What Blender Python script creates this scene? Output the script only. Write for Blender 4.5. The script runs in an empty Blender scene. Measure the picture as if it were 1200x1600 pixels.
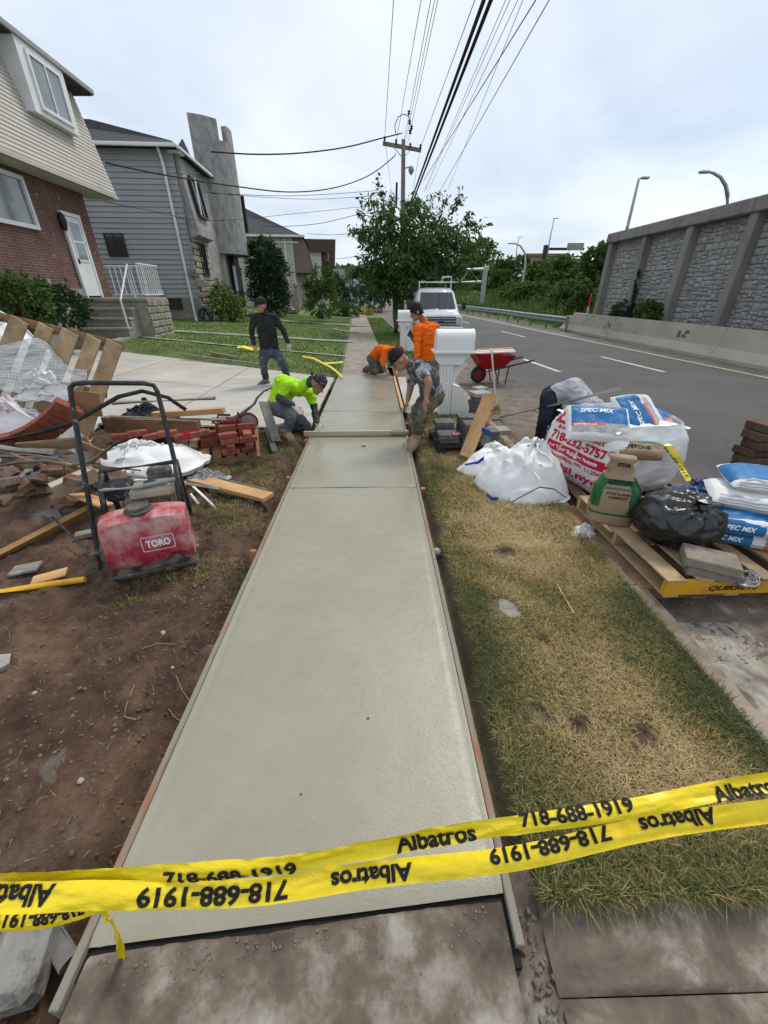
import bpy, bmesh, math, random
import numpy as np
from mathutils import Vector, Matrix, Euler, Quaternion, noise
random.seed(7); RNG = np.random.default_rng(7)
R = math.radians; PI = math.pi
S = bpy.context.scene; COL = S.collection

# ---------------------------------------------------------------- camera
PITCH = math.atan(342/615.); YAW = 0.0202; EYE = 1.75; FPX = 615.
cam = bpy.data.cameras.new('camera'); camo = bpy.data.objects.new('camera', cam); COL.objects.link(camo)
camo.location = (0, 0, EYE); camo.rotation_euler = (PI/2-PITCH, 0, -YAW)
cam.sensor_fit = 'VERTICAL'; cam.sensor_height = 36; cam.lens = FPX/1600*36; cam.clip_start = .03; cam.clip_end = 3000
S.camera = camo

# ---------------------------------------------------------------- sky, sun, exposure
W = bpy.data.worlds.new('World'); S.world = W; W.use_nodes = True
wt = W.node_tree; wt.nodes.clear()
def wn(t, **k):
    n = wt.nodes.new(t)
    for a, b in k.items(): setattr(n, a, b)
    return n
SUN_EL, SUN_AZ = R(55), R(35)          # azimuth clockwise from +Y
sky = wn('ShaderNodeTexSky', sky_type='NISHITA', sun_disc=False, sun_elevation=SUN_EL, sun_rotation=SUN_AZ, air_density=1.2, dust_density=2.0)
tc = wn('ShaderNodeTexCoord'); sep = wn('ShaderNodeSeparateXYZ'); wt.links.new(tc.outputs['Generated'], sep.inputs[0])
ad = wn('ShaderNodeMath', operation='ADD'); ad.inputs[1].default_value = .22; wt.links.new(sep.outputs['Z'], ad.inputs[0])
mx = wn('ShaderNodeMath', operation='MAXIMUM'); mx.inputs[1].default_value = .12; wt.links.new(ad.outputs[0], mx.inputs[0])
dx = wn('ShaderNodeMath', operation='DIVIDE'); wt.links.new(sep.outputs['X'], dx.inputs[0]); wt.links.new(mx.outputs[0], dx.inputs[1])
dy = wn('ShaderNodeMath', operation='DIVIDE'); wt.links.new(sep.outputs['Y'], dy.inputs[0]); wt.links.new(mx.outputs[0], dy.inputs[1])
cb = wn('ShaderNodeCombineXYZ'); wt.links.new(dx.outputs[0], cb.inputs[0]); wt.links.new(dy.outputs[0], cb.inputs[1])
n1 = wn('ShaderNodeTexNoise'); n1.inputs['Scale'].default_value = .7; n1.inputs['Detail'].default_value = 7; n1.inputs['Roughness'].default_value = .55; n1.inputs['Distortion'].default_value = .35
wt.links.new(cb.outputs[0], n1.inputs['Vector'])
n2 = wn('ShaderNodeTexNoise'); n2.inputs['Scale'].default_value = .9; n2.inputs['Detail'].default_value = 5; n2.inputs['Roughness'].default_value = .5; n2.inputs['Distortion'].default_value = .5
wt.links.new(cb.outputs[0], n2.inputs['Vector'])
r1 = wn('ShaderNodeValToRGB'); e = r1.color_ramp.elements; e[0].position = .22; e[0].color = (.55, .55, .55, 1); e[1].position = .52; e[1].color = (1, 1, 1, 1)
wt.links.new(n1.outputs['Fac'], r1.inputs[0])
r2 = wn('ShaderNodeValToRGB'); e = r2.color_ramp.elements; e[0].position = .34; e[0].color = (3.9, 4.6, 5.6, 1); e[1].position = .6; e[1].color = (5.75, 6.15, 6.6, 1)
wt.links.new(n2.outputs['Fac'], r2.inputs[0])
mxc = wn('ShaderNodeMixRGB'); wt.links.new(r1.outputs[0], mxc.inputs[0]); wt.links.new(sky.outputs[0], mxc.inputs[1]); wt.links.new(r2.outputs[0], mxc.inputs[2])
bg = wn('ShaderNodeBackground'); bg.inputs['Strength'].default_value = .1; wt.links.new(mxc.outputs[0], bg.inputs['Color'])
ow = wn('ShaderNodeOutputWorld'); wt.links.new(bg.outputs[0], ow.inputs['Surface'])
sl = bpy.data.lights.new('sun', 'SUN'); sl.energy = 1.5; sl.angle = R(14); sl.color = (1, .94, .85)
so = bpy.data.objects.new('sun', sl); COL.objects.link(so)
sd = Vector((math.sin(SUN_AZ)*math.cos(SUN_EL), math.cos(SUN_AZ)*math.cos(SUN_EL), math.sin(SUN_EL)))
so.rotation_euler = (-sd).to_track_quat('-Z', 'Y').to_euler()
S.view_settings.view_transform = 'Standard'; S.view_settings.look = 'None'; S.view_settings.gamma = 1
S.view_settings.exposure = 0.7; S.view_settings.use_curve_mapping = False
S.cycles.max_bounces = 6; S.cycles.transparent_max_bounces = 12

# ---------------------------------------------------------------- helpers
_c, _s, _cy, _sy = math.cos(PITCH), math.sin(PITCH), math.cos(YAW), math.sin(YAW)
def _ray(u, v):                          # photograph pixel -> direction, for measuring real positions
    a = (u-600)/FPX; b = (v-800)/FPX; fw = _c-b*_s
    return Vector((a*_cy+fw*_sy, -a*_sy+fw*_cy, -(_s+b*_c)))
def G(u, v, z=0.):                       # point at height z
    d = _ray(u, v); return Vector((0, 0, EYE))+d*((z-EYE)/d.z)
def A(u, v, Y):                          # point at distance Y down the street
    d = _ray(u, v); return Vector((0, 0, EYE))+d*(Y/d.y)
def AX(u, v, X):
    d = _ray(u, v); return Vector((0, 0, EYE))+d*(X/d.x)
def V(*a): return Vector(a)
def lerp(a, b, t): return a+(b-a)*t
def fbm(x, y, z=0., o=4): return noise.fractal(Vector((x, y, z)), 1.0, 2.0, o)

MW = {}
def _tag(o, label=None, cat=None, group=None, kind=None):
    if label: o['label'] = label
    if cat: o['category'] = cat
    if group: o['group'] = group
    if kind: o['kind'] = kind
    return o
def thing(name, label, cat, loc=(0, 0, 0), rz=0., group=None):
    o = bpy.data.objects.new(name, None); COL.objects.link(o); o.empty_display_size = .1
    o.location = loc; o.rotation_euler = (0, 0, rz)
    MW[o.name] = Matrix.Translation(Vector(loc)) @ Matrix.Rotation(rz, 4, 'Z')
    return _tag(o, label, cat, group)
def copy_tree(o, parent=None):
    c = o.copy(); COL.objects.link(c)
    if parent: c.parent = parent
    for ch in list(o.children): copy_tree(ch, c)
    return c
def frame(d, up=Vector((0, 0, 1))):
    d = d.normalized()
    if abs(d.dot(up)) > .99: up = Vector((0, 1, 0))
    x = d.cross(up).normalized(); y = x.cross(d).normalized()
    return x, y
class MB:
    def __init__(s): s.v = []; s.f = []; s.m = []
    def add(s, vs, fs, mi=0):
        o = len(s.v); s.v += [tuple(p) for p in vs]; s.f += [tuple(i+o for i in f) for f in fs]; s.m += [mi]*len(fs); return s
    def box(s, c, d, rot=None, mi=0, bev=0.):
        hx, hy, hz = d[0]/2, d[1]/2, d[2]/2; c = Vector(c)
        m = rot if rot is not None else Matrix.Identity(3)
        if isinstance(m, (float, int)): m = Matrix.Rotation(m, 3, 'Z')
        if bev <= 0:
            vs = [c+m@Vector((x*hx, y*hy, z*hz)) for x in (-1, 1) for y in (-1, 1) for z in (-1, 1)]
            return s.add(vs, [(0, 1, 3, 2), (4, 6, 7, 5), (0, 4, 5, 1), (2, 3, 7, 6), (0, 2, 6, 4), (1, 5, 7, 3)], mi)
        b = min(bev, hx*.9, hy*.9, hz*.9); vs = []
        for z in (-1, 1):
            for (ix, iy, iz) in ((b, b, 0), (0, 0, b)) if z < 0 else ((0, 0, b), (b, b, 0)):
                bb = max(ix, 0)
                X, Y, Z = hx-bb, hy-bb, z*(hz-iz); k = b*.7 if bb == 0 else b*.4
                for (px, py) in ((X, -Y+k), (X, Y-k), (X-k, Y), (-X+k, Y), (-X, Y-k), (-X, -Y+k), (-X+k, -Y), (X-k, -Y)): vs.append(c+m@Vector((px, py, Z)))
        fs = [tuple(range(7, -1, -1)), tuple(range(24, 32))]
        for r in range(3):
            for i in range(8): fs.append((r*8+i, r*8+(i+1) % 8, r*8+8+(i+1) % 8, r*8+8+i))
        return s.add(vs, fs, mi)
    def rings(s, rs, close=True, capa=True, capb=True, mi=0):
        n = len(rs[0]); vs = [p for r in rs for p in r]; fs = []
        for k in range(len(rs)-1):
            for i in range(n if close else n-1):
                j = (i+1) % n; fs.append((k*n+i, k*n+j, k*n+n+j, k*n+n+i))
        if capa and close: fs.append(tuple(range(n-1, -1, -1)))
        if capb and close: fs.append(tuple((len(rs)-1)*n+i for i in range(n)))
        return s.add(vs, fs, mi)
    def tube(s, pts, r, n=8, mi=0, caps=True):
        pts = [Vector(p) for p in pts]; rs = []
        rad = r if isinstance(r, (list, tuple)) else [r]*len(pts)
        px = None
        for i, p in enumerate(pts):
            d = (pts[min(i+1, len(pts)-1)]-pts[max(i-1, 0)])
            if d.length < 1e-9: d = Vector((0, 0, 1))
            d.normalize()
            if px is None: x, y = frame(d)
            else:
                x = px-d*px.dot(d)
                if x.length < 1e-6: x, _ = frame(d)
                x.normalize(); y = d.cross(x)
            px = x
            rs.append([p+(x*math.cos(a)+y*math.sin(a))*rad[i] for a in [2*PI*k/n for k in range(n)]])
        return s.rings(rs, True, caps, caps, mi)
    def lathe(s, prof, c=(0, 0, 0), n=16, rot=None, mi=0):
        c = Vector(c); m = rot if rot is not None else Matrix.Identity(3)
        return s.rings([[c+m@Vector((r*math.cos(2*PI*k/n), r*math.sin(2*PI*k/n), z)) for k in range(n)] for r, z in prof], True, True, True, mi)
    def prism(s, poly, o, ux, uy, d, mi=0):
        o, ux, uy, d = Vector(o), Vector(ux), Vector(uy), Vector(d); n = len(poly)
        a = [o+ux*p[0]+uy*p[1] for p in poly]; return s.rings([a, [p+d for p in a]], True, True, True, mi)
    def grid(s, fn, nu, nv, mi=None):
        vs = [fn(i/nu, j/nv) for j in range(nv+1) for i in range(nu+1)]
        o = len(s.v); s.v += [tuple(p) for p in vs]
        for j in range(nv):
            for i in range(nu):
                a = o+j*(nu+1)+i; s.f.append((a, a+1, a+nu+2, a+nu+1)); s.m.append(mi((i+.5)/nu, (j+.5)/nv) if callable(mi) else (mi or 0))
        return s
    def build(s, name, mats, parent=None, world=False, smooth=False, label=None, cat=None, group=None, kind=None, origin=True, flip=False):
        me = bpy.data.meshes.new(name); vs = s.v; loc = None
        if parent is not None and world:
            inv = MW[parent.name].inverted(); vs = [tuple(inv@Vector(p)) for p in vs]
        elif parent is None and origin and kind != 'structure':
            a = np.array(vs); loc = Vector(((a[:, 0].min()+a[:, 0].max())/2, (a[:, 1].min()+a[:, 1].max())/2, a[:, 2].min()))
            vs = (a-np.array(loc)).tolist()
        me.from_pydata(vs, [], s.f); me.update()
        if not isinstance(mats, (list, tuple)): mats = [mats]
        for m in mats: me.materials.append(m)
        if len(mats) > 1: me.polygons.foreach_set('material_index', s.m)
        if smooth: me.polygons.foreach_set('use_smooth', [True]*len(s.f))
        o = bpy.data.objects.new(name, me); COL.objects.link(o)
        if loc is not None: o.location = loc
        if parent is not None: o.parent = parent; MW[o.name] = MW[parent.name]
        else: MW[o.name] = Matrix.Translation(loc) if loc is not None else Matrix.Identity(4)
        if smooth == 'auto':
            b = bmesh.new(); b.from_mesh(me)
            for ed in b.edges: ed.smooth = len(ed.link_faces) == 2 and ed.calc_face_angle(4) < R(38)
            b.to_mesh(me); b.free()
        return _tag(o, label, cat, group, kind)
def inst(me, name, loc, rot=None, parent=None, scale=None):      # object sharing mesh data
    o = bpy.data.objects.new(name, me); COL.objects.link(o); o.location = loc
    if rot is not None: o.rotation_euler = rot
    if scale is not None: o.scale = scale
    if parent is not None: o.parent = parent
    return o
def quads_np(name, v, nq, mat, attr=None, kind=None, parent=None, k=4, label=None, cat=None, group=None, smooth=False):
    # v: (nq*k,3) vertices, one k-gon each
    me = bpy.data.meshes.new(name); me.vertices.add(len(v)); me.vertices.foreach_set('co', np.ascontiguousarray(v, dtype=np.float32).ravel())
    me.loops.add(nq*k); me.loops.foreach_set('vertex_index', np.arange(nq*k, dtype=np.int32))
    me.polygons.add(nq); me.polygons.foreach_set('loop_start', np.arange(0, nq*k, k, dtype=np.int32))
    me.update(calc_edges=True)
    if attr is not None:
        at = me.attributes.new('tint', 'FLOAT', 'POINT'); at.data.foreach_set('value', np.repeat(attr, k).astype(np.float32))
    me.materials.append(mat)
    o = bpy.data.objects.new(name, me); COL.objects.link(o)
    if parent is not None: o.parent = parent
    return _tag(o, label, cat, group, kind)

# ---------------------------------------------------------------- lettering (made while the scene is still empty)
TXT = {}
def lerp_(a, b, t): return a+(b-a)*t
def _pretext(s, bold=.0, shear=0.):
    cu = bpy.data.curves.new('t', 'FONT'); cu.body = s; cu.size = 1; cu.offset = bold; cu.shear = shear; cu.resolution_u = 3; cu.align_x = 'CENTER'
    o = bpy.data.objects.new('t', cu); COL.objects.link(o); bpy.context.view_layer.update()
    me = bpy.data.meshes.new_from_object(o.evaluated_get(bpy.context.evaluated_depsgraph_get()))
    bm = bmesh.new(); bm.from_mesh(me); xs_ = [p.co.x for p in me.vertices]; ys_ = [p.co.y for p in me.vertices]
    for k in range(1, 7): bmesh.ops.bisect_plane(bm, geom=bm.verts[:]+bm.edges[:]+bm.faces[:], plane_co=(0, lerp_(min(ys_), max(ys_), k/7), 0), plane_no=(0, 1, 0))
    for k in range(1, 5*len(s)): bmesh.ops.bisect_plane(bm, geom=bm.verts[:]+bm.edges[:]+bm.faces[:], plane_co=(lerp_(min(xs_), max(xs_), k/(5*len(s))), 0, 0), plane_no=(1, 0, 0))
    bm.to_mesh(me); bm.free()
    v = np.array([(p.co.x, p.co.y) for p in me.vertices]); f = [tuple(q.vertices) for q in me.polygons]
    bpy.data.objects.remove(o); bpy.data.curves.remove(cu); bpy.data.meshes.remove(me)
    c = (v.max(0)+v.min(0))/2; v = (v-c); TXT[s] = (v/(v[:, 0].max()-v[:, 0].min()), f)
for s_, b_, sh_ in (('SPEC MIX', .03, .25), ('QUIKRETE', .02, .3), ('TORO', .035, 0), ('Albatros', .035, 0), ('718-688-1919', .035, 0), ('LUISI', .05, 0), ('BUILDING MATERIALS', .03, 0),
        ('718-232-5757', .04, 0), ('For Your Building Needs', .02, 0), ('Brooklyn, NY 11204', .02, 0), ('luisi.nyc', .03, 0), ('KEYSTONE', .04, 0), ('AIR-ENTRAINING', .02, 0), ('PORTLAND', .02, 0), ('CEMENT', .02, 0), ('MORTAR', .03, 0), ('SI', .06, 0), ('Ford', .02, .3)): _pretext(s_, b_, sh_)
def lay(name, s, parent, mat, fn, w, h=None, flip=False):     # fn(x, y) -> local point; text spans w (and h)
    v, f = TXT[s]; hh = (v[:, 1].max()-v[:, 1].min()); k = (h/hh) if h else w
    mb = MB(); mb.v = [tuple(fn(a*w*(-1 if flip else 1), b*k*(-1 if flip else 1))) for a, b in v]; mb.f = list(f); mb.m = [0]*len(f)
    return mb.build(name, mat, parent)

# ---------------------------------------------------------------- materials
MATS = {}
def newmat(name):
    m = bpy.data.materials.new(name); m.use_nodes = True; nt = m.node_tree
    MATS[name] = m; return m, nt, nt.nodes['Principled BSDF']
def nd(nt, t, **k):
    n = nt.nodes.new(t)
    for a, b in k.items():
        if a in n.inputs.keys(): n.inputs[a].default_value = b
        else: setattr(n, a, b)
    return n
def ramp(nt, src, stops):
    r = nd(nt, 'ShaderNodeValToRGB'); el = r.color_ramp.elements
    while len(el) > 1: el.remove(el[-1])
    el[0].position = stops[0][0]; c = stops[0][1]; el[0].color = (c[0], c[1], c[2], 1)
    for p, c in stops[1:]:
        x = el.new(p); x.color = (c[0], c[1], c[2], 1)
    nt.links.new(src, r.inputs[0]); return r.outputs[0]
def nz(nt, vec, sc, det=5, rough=.55, dist=0.):
    n = nd(nt, 'ShaderNodeTexNoise'); n.inputs['Scale'].default_value = sc; n.inputs['Detail'].default_value = det
    n.inputs['Roughness'].default_value = rough; n.inputs['Distortion'].default_value = dist
    nt.links.new(vec, n.inputs['Vector']); return n.outputs['Fac']
def mixc(nt, f, a, b, mode='MIX'):
    m = nd(nt, 'ShaderNodeMixRGB', blend_type=mode)
    for i, x in enumerate((f, a, b)):
        if isinstance(x, (int, float)): m.inputs[i].default_value = x
        elif isinstance(x, tuple): m.inputs[i].default_value = (x[0], x[1], x[2], 1)
        else: nt.links.new(x, m.inputs[i])
    return m.outputs[0]
def bumpn(nt, b, h, st, dist=.01):
    n = nd(nt, 'ShaderNodeBump'); n.inputs['Strength'].default_value = st; n.inputs['Distance'].default_value = dist
    nt.links.new(h, n.inputs['Height']); nt.links.new(n.outputs[0], b.inputs['Normal']); return n
def vecof(nt, kind='Object', sc=None):
    t = nd(nt, 'ShaderNodeTexCoord').outputs[kind]
    if sc:
        m = nd(nt, 'ShaderNodeMapping'); m.inputs['Scale'].default_value = sc; nt.links.new(t, m.inputs[0]); t = m.outputs[0]
    return t
def K(c): return tuple(c) if isinstance(c, (tuple, list)) else (c, c, c)
def M(name, c, c2=None, sc=6, rough=.8, bump=0., bsc=40, metal=0., stretch=None, lo=.35, hi=.68, dirt=None, dsc=1.5, dlo=.5, dhi=.65, spec=.22, obrand=0., bd=.01):
    m, nt, b = newmat(name); v = vecof(nt, 'Object', stretch)
    c = K(c); col = None
    if c2 is not None: col = ramp(nt, nz(nt, v, sc), [(lo, c), (hi, K(c2))])
    if dirt is not None:
        f = ramp(nt, nz(nt, v, dsc, 7, .65), [(dlo, (0, 0, 0)), (dhi, (1, 1, 1))]); col = mixc(nt, f, col if col is not None else c, K(dirt))
    if obrand:
        oi = nd(nt, 'ShaderNodeObjectInfo'); h = nd(nt, 'ShaderNodeHueSaturation'); mr = nd(nt, 'ShaderNodeMapRange')
        mr.inputs['To Min'].default_value = 1-obrand; mr.inputs['To Max'].default_value = 1+obrand
        nt.links.new(oi.outputs['Random'], mr.inputs[0]); nt.links.new(mr.outputs[0], h.inputs['Value'])
        if col is not None: nt.links.new(col, h.inputs['Color'])
        else: h.inputs['Color'].default_value = (*c, 1)
        col = h.outputs[0]
    if col is None: b.inputs['Base Color'].default_value = (*c, 1)
    else: nt.links.new(col, b.inputs['Base Color'])
    b.inputs['Roughness'].default_value = rough; b.inputs['Metallic'].default_value = metal
    b.inputs['Specular IOR Level'].default_value = spec
    if bump: bumpn(nt, b, nz(nt, v, bsc, 6, .6), bump, bd)
    return m
def leafmat(name, stops, tr=.35, rough=.75):
    m, nt, b = newmat(name); at = nd(nt, 'ShaderNodeAttribute'); at.attribute_name = 'tint'
    col = ramp(nt, at.outputs['Fac'], stops); nt.links.new(col, b.inputs['Base Color']); b.inputs['Roughness'].default_value = rough
    b.inputs['Specular IOR Level'].default_value = .15
    t = nd(nt, 'ShaderNodeBsdfTranslucent'); nt.links.new(col, t.inputs[0]); mx = nd(nt, 'ShaderNodeMixShader'); mx.inputs[0].default_value = tr
    nt.links.new(b.outputs[0], mx.inputs[1]); nt.links.new(t.outputs[0], mx.inputs[2])
    nt.links.new(mx.outputs[0], nt.nodes['Material Output'].inputs['Surface']); return m

# wood etc.
m_form = M('form_lumber', (.2, .13, .08), (.38, .13, .055), 3.5, .8, .5, 60, stretch=(1.2, 6, 6), lo=.35, hi=.6, dirt=(.25, .235, .19), dsc=1.1, dlo=.36, dhi=.46)
m_lumber = M('fresh_lumber', (.62, .38, .19), (.47, .26, .115), 4, .7, .25, 60, stretch=(1, 1, 1), obrand=.08, dirt=(.5, .45, .36), dsc=3, dlo=.6, dhi=.72)
m_pallet = M('pallet_wood', (.47, .34, .2), (.3, .2, .11), 7, .75, .4, 50, obrand=.18, dirt=(.24, .19, .14), dsc=2.5, dlo=.55, dhi=.75)
m_oldwood = M('weathered_wood', (.27, .16, .085), (.14, .085, .05), 6, .8, .5, 45, obrand=.2, dirt=(.09, .07, .055), dsc=2, dlo=.5, dhi=.7)
m_greywood = M('grey_board', (.25, .23, .2), (.15, .135, .12), 6, .85, .4, 50, dirt=(.4, .38, .34), dsc=4, dlo=.55, dhi=.7)
m_brick = M('red_brick', (.31, .1, .06), (.22, .06, .04), 9, .85, .5, 80, obrand=.2, dirt=(.38, .3, .26), dsc=7, dlo=.6, dhi=.75)
m_brickd = M('dirty_brick', (.2, .085, .055), (.12, .05, .035), 9, .9, .5, 80, obrand=.35, dirt=(.28, .22, .18), dsc=5, dlo=.45, dhi=.62)
m_paver = M('dark_paver', (.1, .1, .095), (.15, .145, .135), 12, .9, .5, 90, obrand=.18, dirt=(.3, .29, .26), dsc=5, dlo=.6, dhi=.75)
m_tanpaver = M('tan_paver', (.26, .22, .18), (.18, .15, .125), 14, .9, .5, 110, obrand=.1)
m_blacksteel = M('black_tube', (.025, .025, .027), (.05, .05, .055), 20, .45, .1, 60, dirt=(.28, .25, .21), dsc=16, dlo=.58, dhi=.7)
m_dirtysteel = M('dusty_machine_metal', (.06, .055, .05), (.13, .115, .1), 12, .7, .3, 50, dirt=(.3, .26, .21), dsc=9, dlo=.5, dhi=.68)
m_galv = M('galvanised_pipe', (.3, .3, .29), (.2, .2, .195), 9, .5, .1, 50, metal=.5, dirt=(.2, .16, .12), dsc=5, dlo=.55, dhi=.7)
m_whiteplastic = M('white_woven_plastic', (.78, .78, .77), (.68, .68, .68), 6, .55, .15, 120, dirt=(.5, .46, .4), dsc=3.5, dlo=.62, dhi=.8)
m_blackplastic = M('black_plastic_film', (.012, .012, .013), None, 5, .28, .25, 25, spec=.6)
m_whitevinyl = M('white_vinyl', (.78, .78, .76), (.7, .7, .68), 3, .45, .05, 50, dirt=(.5, .48, .43), dsc=5, dlo=.62, dhi=.8)
m_blue = M('blue_plastic', (.03, .09, .42), (.02, .06, .3), 8, .4)
m_yellow = M('yellow_paint', (.75, .42, .03), (.6, .32, .03), 8, .5, .1, 60, dirt=(.2, .15, .09), dsc=8, dlo=.6, dhi=.75)
m_black = M('black_ink', (.012, .012, .013), None, rough=.6)
m_redink = M('red_ink', (.5, .012, .05), None, rough=.6)
m_whiteink = M('white_ink', (.8, .8, .8), None, rough=.6)
m_rubber = M('rubber', (.02, .02, .021), (.04, .038, .035), 12, .75, .2, 50)
m_glass_d = M('dark_window_glass', (.03, .035, .04), None, rough=.06, spec=.8)
m_glass_l = M('pale_window_glass', (.16, .19, .2), (.24, .27, .28), 1.2, .05, spec=.8)
# ================================================================ setting: ground, road, pavements
def gl(x, y):
    t = min(1, max(0, (y-10)/3.)); t = t*t*(3-2*t); return max(0, -x-1)*lerp(.03, .06, t)
def GL(u, v):
    z = 0.
    for _ in range(12): p = G(u, v, z); z = gl(p.x, p.y)
    return p
# ground sheet to the horizon
mg, nt, b = newmat('far_ground'); v = vecof(nt)
nt.links.new(ramp(nt, nz(nt, v, .35, 8), [(.35, (.045, .06, .02)), (.65, (.1, .09, .045))]), b.inputs['Base Color']); b.inputs['Roughness'].default_value = .95
MB().add([(-900, -60, -.32), (900, -60, -.32), (900, 1800, -.32), (-900, 1800, -.32)], [(0, 1, 2, 3)]).build('ground', mg, kind='structure')

# wet concrete
m_wet, nt, b = newmat('wet_concrete'); v = vecof(nt)
c = ramp(nt, nz(nt, v, 1.1, 6, .6), [(.3, (.262, .242, .178)), (.7, (.325, .303, .228))])
c = mixc(nt, ramp(nt, nz(nt, vecof(nt, 'Object', (.5, 2.5, 1)), 1.4, 7, .6, 1.5), [(.42, (0, 0, 0)), (.62, (.5, .5, .5))]), c, (.285, .266, .198))
c = mixc(nt, ramp(nt, nz(nt, v, 9, 7, .7), [(.45, (0, 0, 0)), (.75, (.35, .35, .35))]), c, (.22, .2, .145)); nt.links.new(c, b.inputs['Base Color'])
sy_ = nd(nt, 'ShaderNodeSeparateXYZ'); nt.links.new(v, sy_.inputs[0])
mr = nd(nt, 'ShaderNodeMapRange'); mr.inputs['From Min'].default_value = 1.2; mr.inputs['From Max'].default_value = 4.2; mr.inputs['To Min'].default_value = .32; mr.inputs['To Max'].default_value = .14
nt.links.new(sy_.outputs['Y'], mr.inputs[0])
mm = nd(nt, 'ShaderNodeMath', operation='MULTIPLY_ADD'); nt.links.new(nz(nt, v, 2.2, 6, .6), mm.inputs[0]); mm.inputs[1].default_value = .4
nt.links.new(mr.outputs[0], mm.inputs[2]); sb = nd(nt, 'ShaderNodeMath', operation='SUBTRACT'); nt.links.new(mm.outputs[0], sb.inputs[0]); sb.inputs[1].default_value = .17
nt.links.new(sb.outputs[0], b.inputs['Roughness']); b.inputs['Specular IOR Level'].default_value = .5
vs = vecof(nt, 'Object', (1, 2.2, 1)); h = mixc(nt, .45, nz(nt, vs, 26, 4, .6, .6), nz(nt, vs, 90, 3, .6)); bumpn(nt, b, h, .45, .007)
root = thing('sidewalk', None, None); root['kind'] = 'structure'
XL, XR = -.902, .412
def slab(y0l, y0r, y1, k):
    mb = MB()
    def f(u, w):
        x = lerp(XL, XR, u); y = lerp(lerp(y0l, y0r, u), y1, w)
        e = min(x-XL, XR-x); ez = -.006*max(0, 1-abs(e-.035)/.012)
        ey = min(y-lerp(y0l, y0r, u), y1-y); ez -= .008*max(0, 1-ey/.02) if k else 0
        return (x, y, -.004+ez+.0035*fbm(x*1.7, y*1.3, 3+k)+.0014*fbm(x*5, y*11, 1))
    ys = int((y1-y0l)*34); mb.grid(f, 80, ys)
    return mb.build('slab', m_wet, root, smooth=True)
slab(.425, .525, 3.695, 1); slab(3.705, 3.705, 6.725, 2); slab(6.735, 6.735, 10.12, 3)
MB().box((-.245, 5.36, -.07), (1.3, 9.5, .1)).build('slab_base', m_wet, root)
# small specks left in the wet surface
for (u, v, s) in ((575, 1122, .006), (568, 697, .03), (470, 1240, .004)):
    p = G(u, v); mb = MB(); mb.rings([[Vector((p.x+s*math.cos(a)*(1+.4*math.sin(3*a)), p.y+.5*s*math.sin(a), z)) for a in [k*PI/4 for k in range(8)]] for z in (-.006, .003)]); mb.build('speck', m_dirtysteel, root)

# old dirty concrete
m_old, nt, b = newmat('old_dirty_concrete'); v = vecof(nt)
c = ramp(nt, nz(nt, v, 3.2, 8, .65), [(.36, (.06, .044, .032)), (.48, (.14, .108, .08)), (.6, (.32, .29, .24))])
c = mixc(nt, ramp(nt, nz(nt, v, 30, 5, .7), [(.55, (0, 0, 0)), (.8, (.5, .5, .5))]), c, (.035, .03, .027)); nt.links.new(c, b.inputs['Base Color'])
b.inputs['Roughness'].default_value = .85; bumpn(nt, b, mixc(nt, .5, nz(nt, v, 55, 6, .7), nz(nt, v, 7, 6, .6)), .6, .012)
mb = MB()
def f(u, w):
    x = lerp(XL+.01, XR-.012, u); y = lerp(-.75, lerp(.413, .515, u)+.004*fbm(u*25, 3), w); return (x, y, -.014+.005*fbm(x*3, y*3)+.002*fbm(x*12, y*12)-.012*(w == 1))
mb.grid(f, 80, 90); mb.build('slab', m_old, root, smooth=True)
MB().box((-.245, .47, -.06), (1.34, .22, .07)).build('expansion_joint', M('bitumen_joint', (.01, .01, .011), None, rough=.7), root)
# crumbs of concrete at the old edge
mb = MB(); rr = random.Random(3)
for i in range(160):
    x = rr.uniform(-.85, .4); y = lerp(.405, .508, (x-XL)/(XR-XL))-abs(rr.gauss(0, .045))-.004; s = rr.uniform(.0015, .0045)
    if x > .0: s *= .9
    mb.box((x, y, -.012), (s*2, s*1.6, s), Matrix.Rotation(rr.random()*3, 3, 'Z')@Matrix.Rotation(rr.random()-.5, 3, 'X'))
mb.build('concrete_crumbs', M('crumb_concrete', (.13, .115, .09), (.2, .18, .145), 20, .9), kind='stuff', label='grey crumbs along the old slab edge', cat='rubble')

# apron at lower right
m_apr, nt, b = newmat('dusty_apron_concrete'); v = vecof(nt)
c = ramp(nt, nz(nt, v, 2.6, 8, .65, .5), [(.36, (.075, .055, .04)), (.48, (.15, .118, .09)), (.6, (.34, .31, .26))])
c = mixc(nt, ramp(nt, nz(nt, v, 70, 4, .7), [(.5, (0, 0, 0)), (.8, (.4, .4, .4))]), c, (.06, .05, .04)); nt.links.new(c, b.inputs['Base Color']); b.inputs['Roughness'].default_value = .9
bumpn(nt, b, mixc(nt, .5, nz(nt, v, 60, 6, .7), nz(nt, v, 6, 6, .6)), .5, .012)
ap = thing('driveway_apron', None, None); ap['kind'] = 'structure'
def apron(x0, x1, y0, y1, sk):
    mb = MB(); mb.grid(lambda u, w: (lerp(x0, x1, u)+sk*w, lerp(y0, y1, w), -.022+.005*fbm(u*3+x0, w*3)-.02*(u in (0, 1) or w in (0, 1))), 30, 20); mb.build('slab', m_apr, ap, smooth=True)
apron(.5, 1.35, -.8, .3, .02); apron(1.353, 3.2, -.8, .302, 0); apron(.515, 3.2, .303, .56, .01)
MB().grid(lambda u, w: (lerp(.38, .6, u), lerp(-.8, .6, w), -.05+.018*fbm(u*6, w*25)+.01*fbm(u*20, w*80)), 14, 80).build('gap_fill', m_apr, ap, smooth=True)
mb = MB(); rr = random.Random(5)
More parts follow.
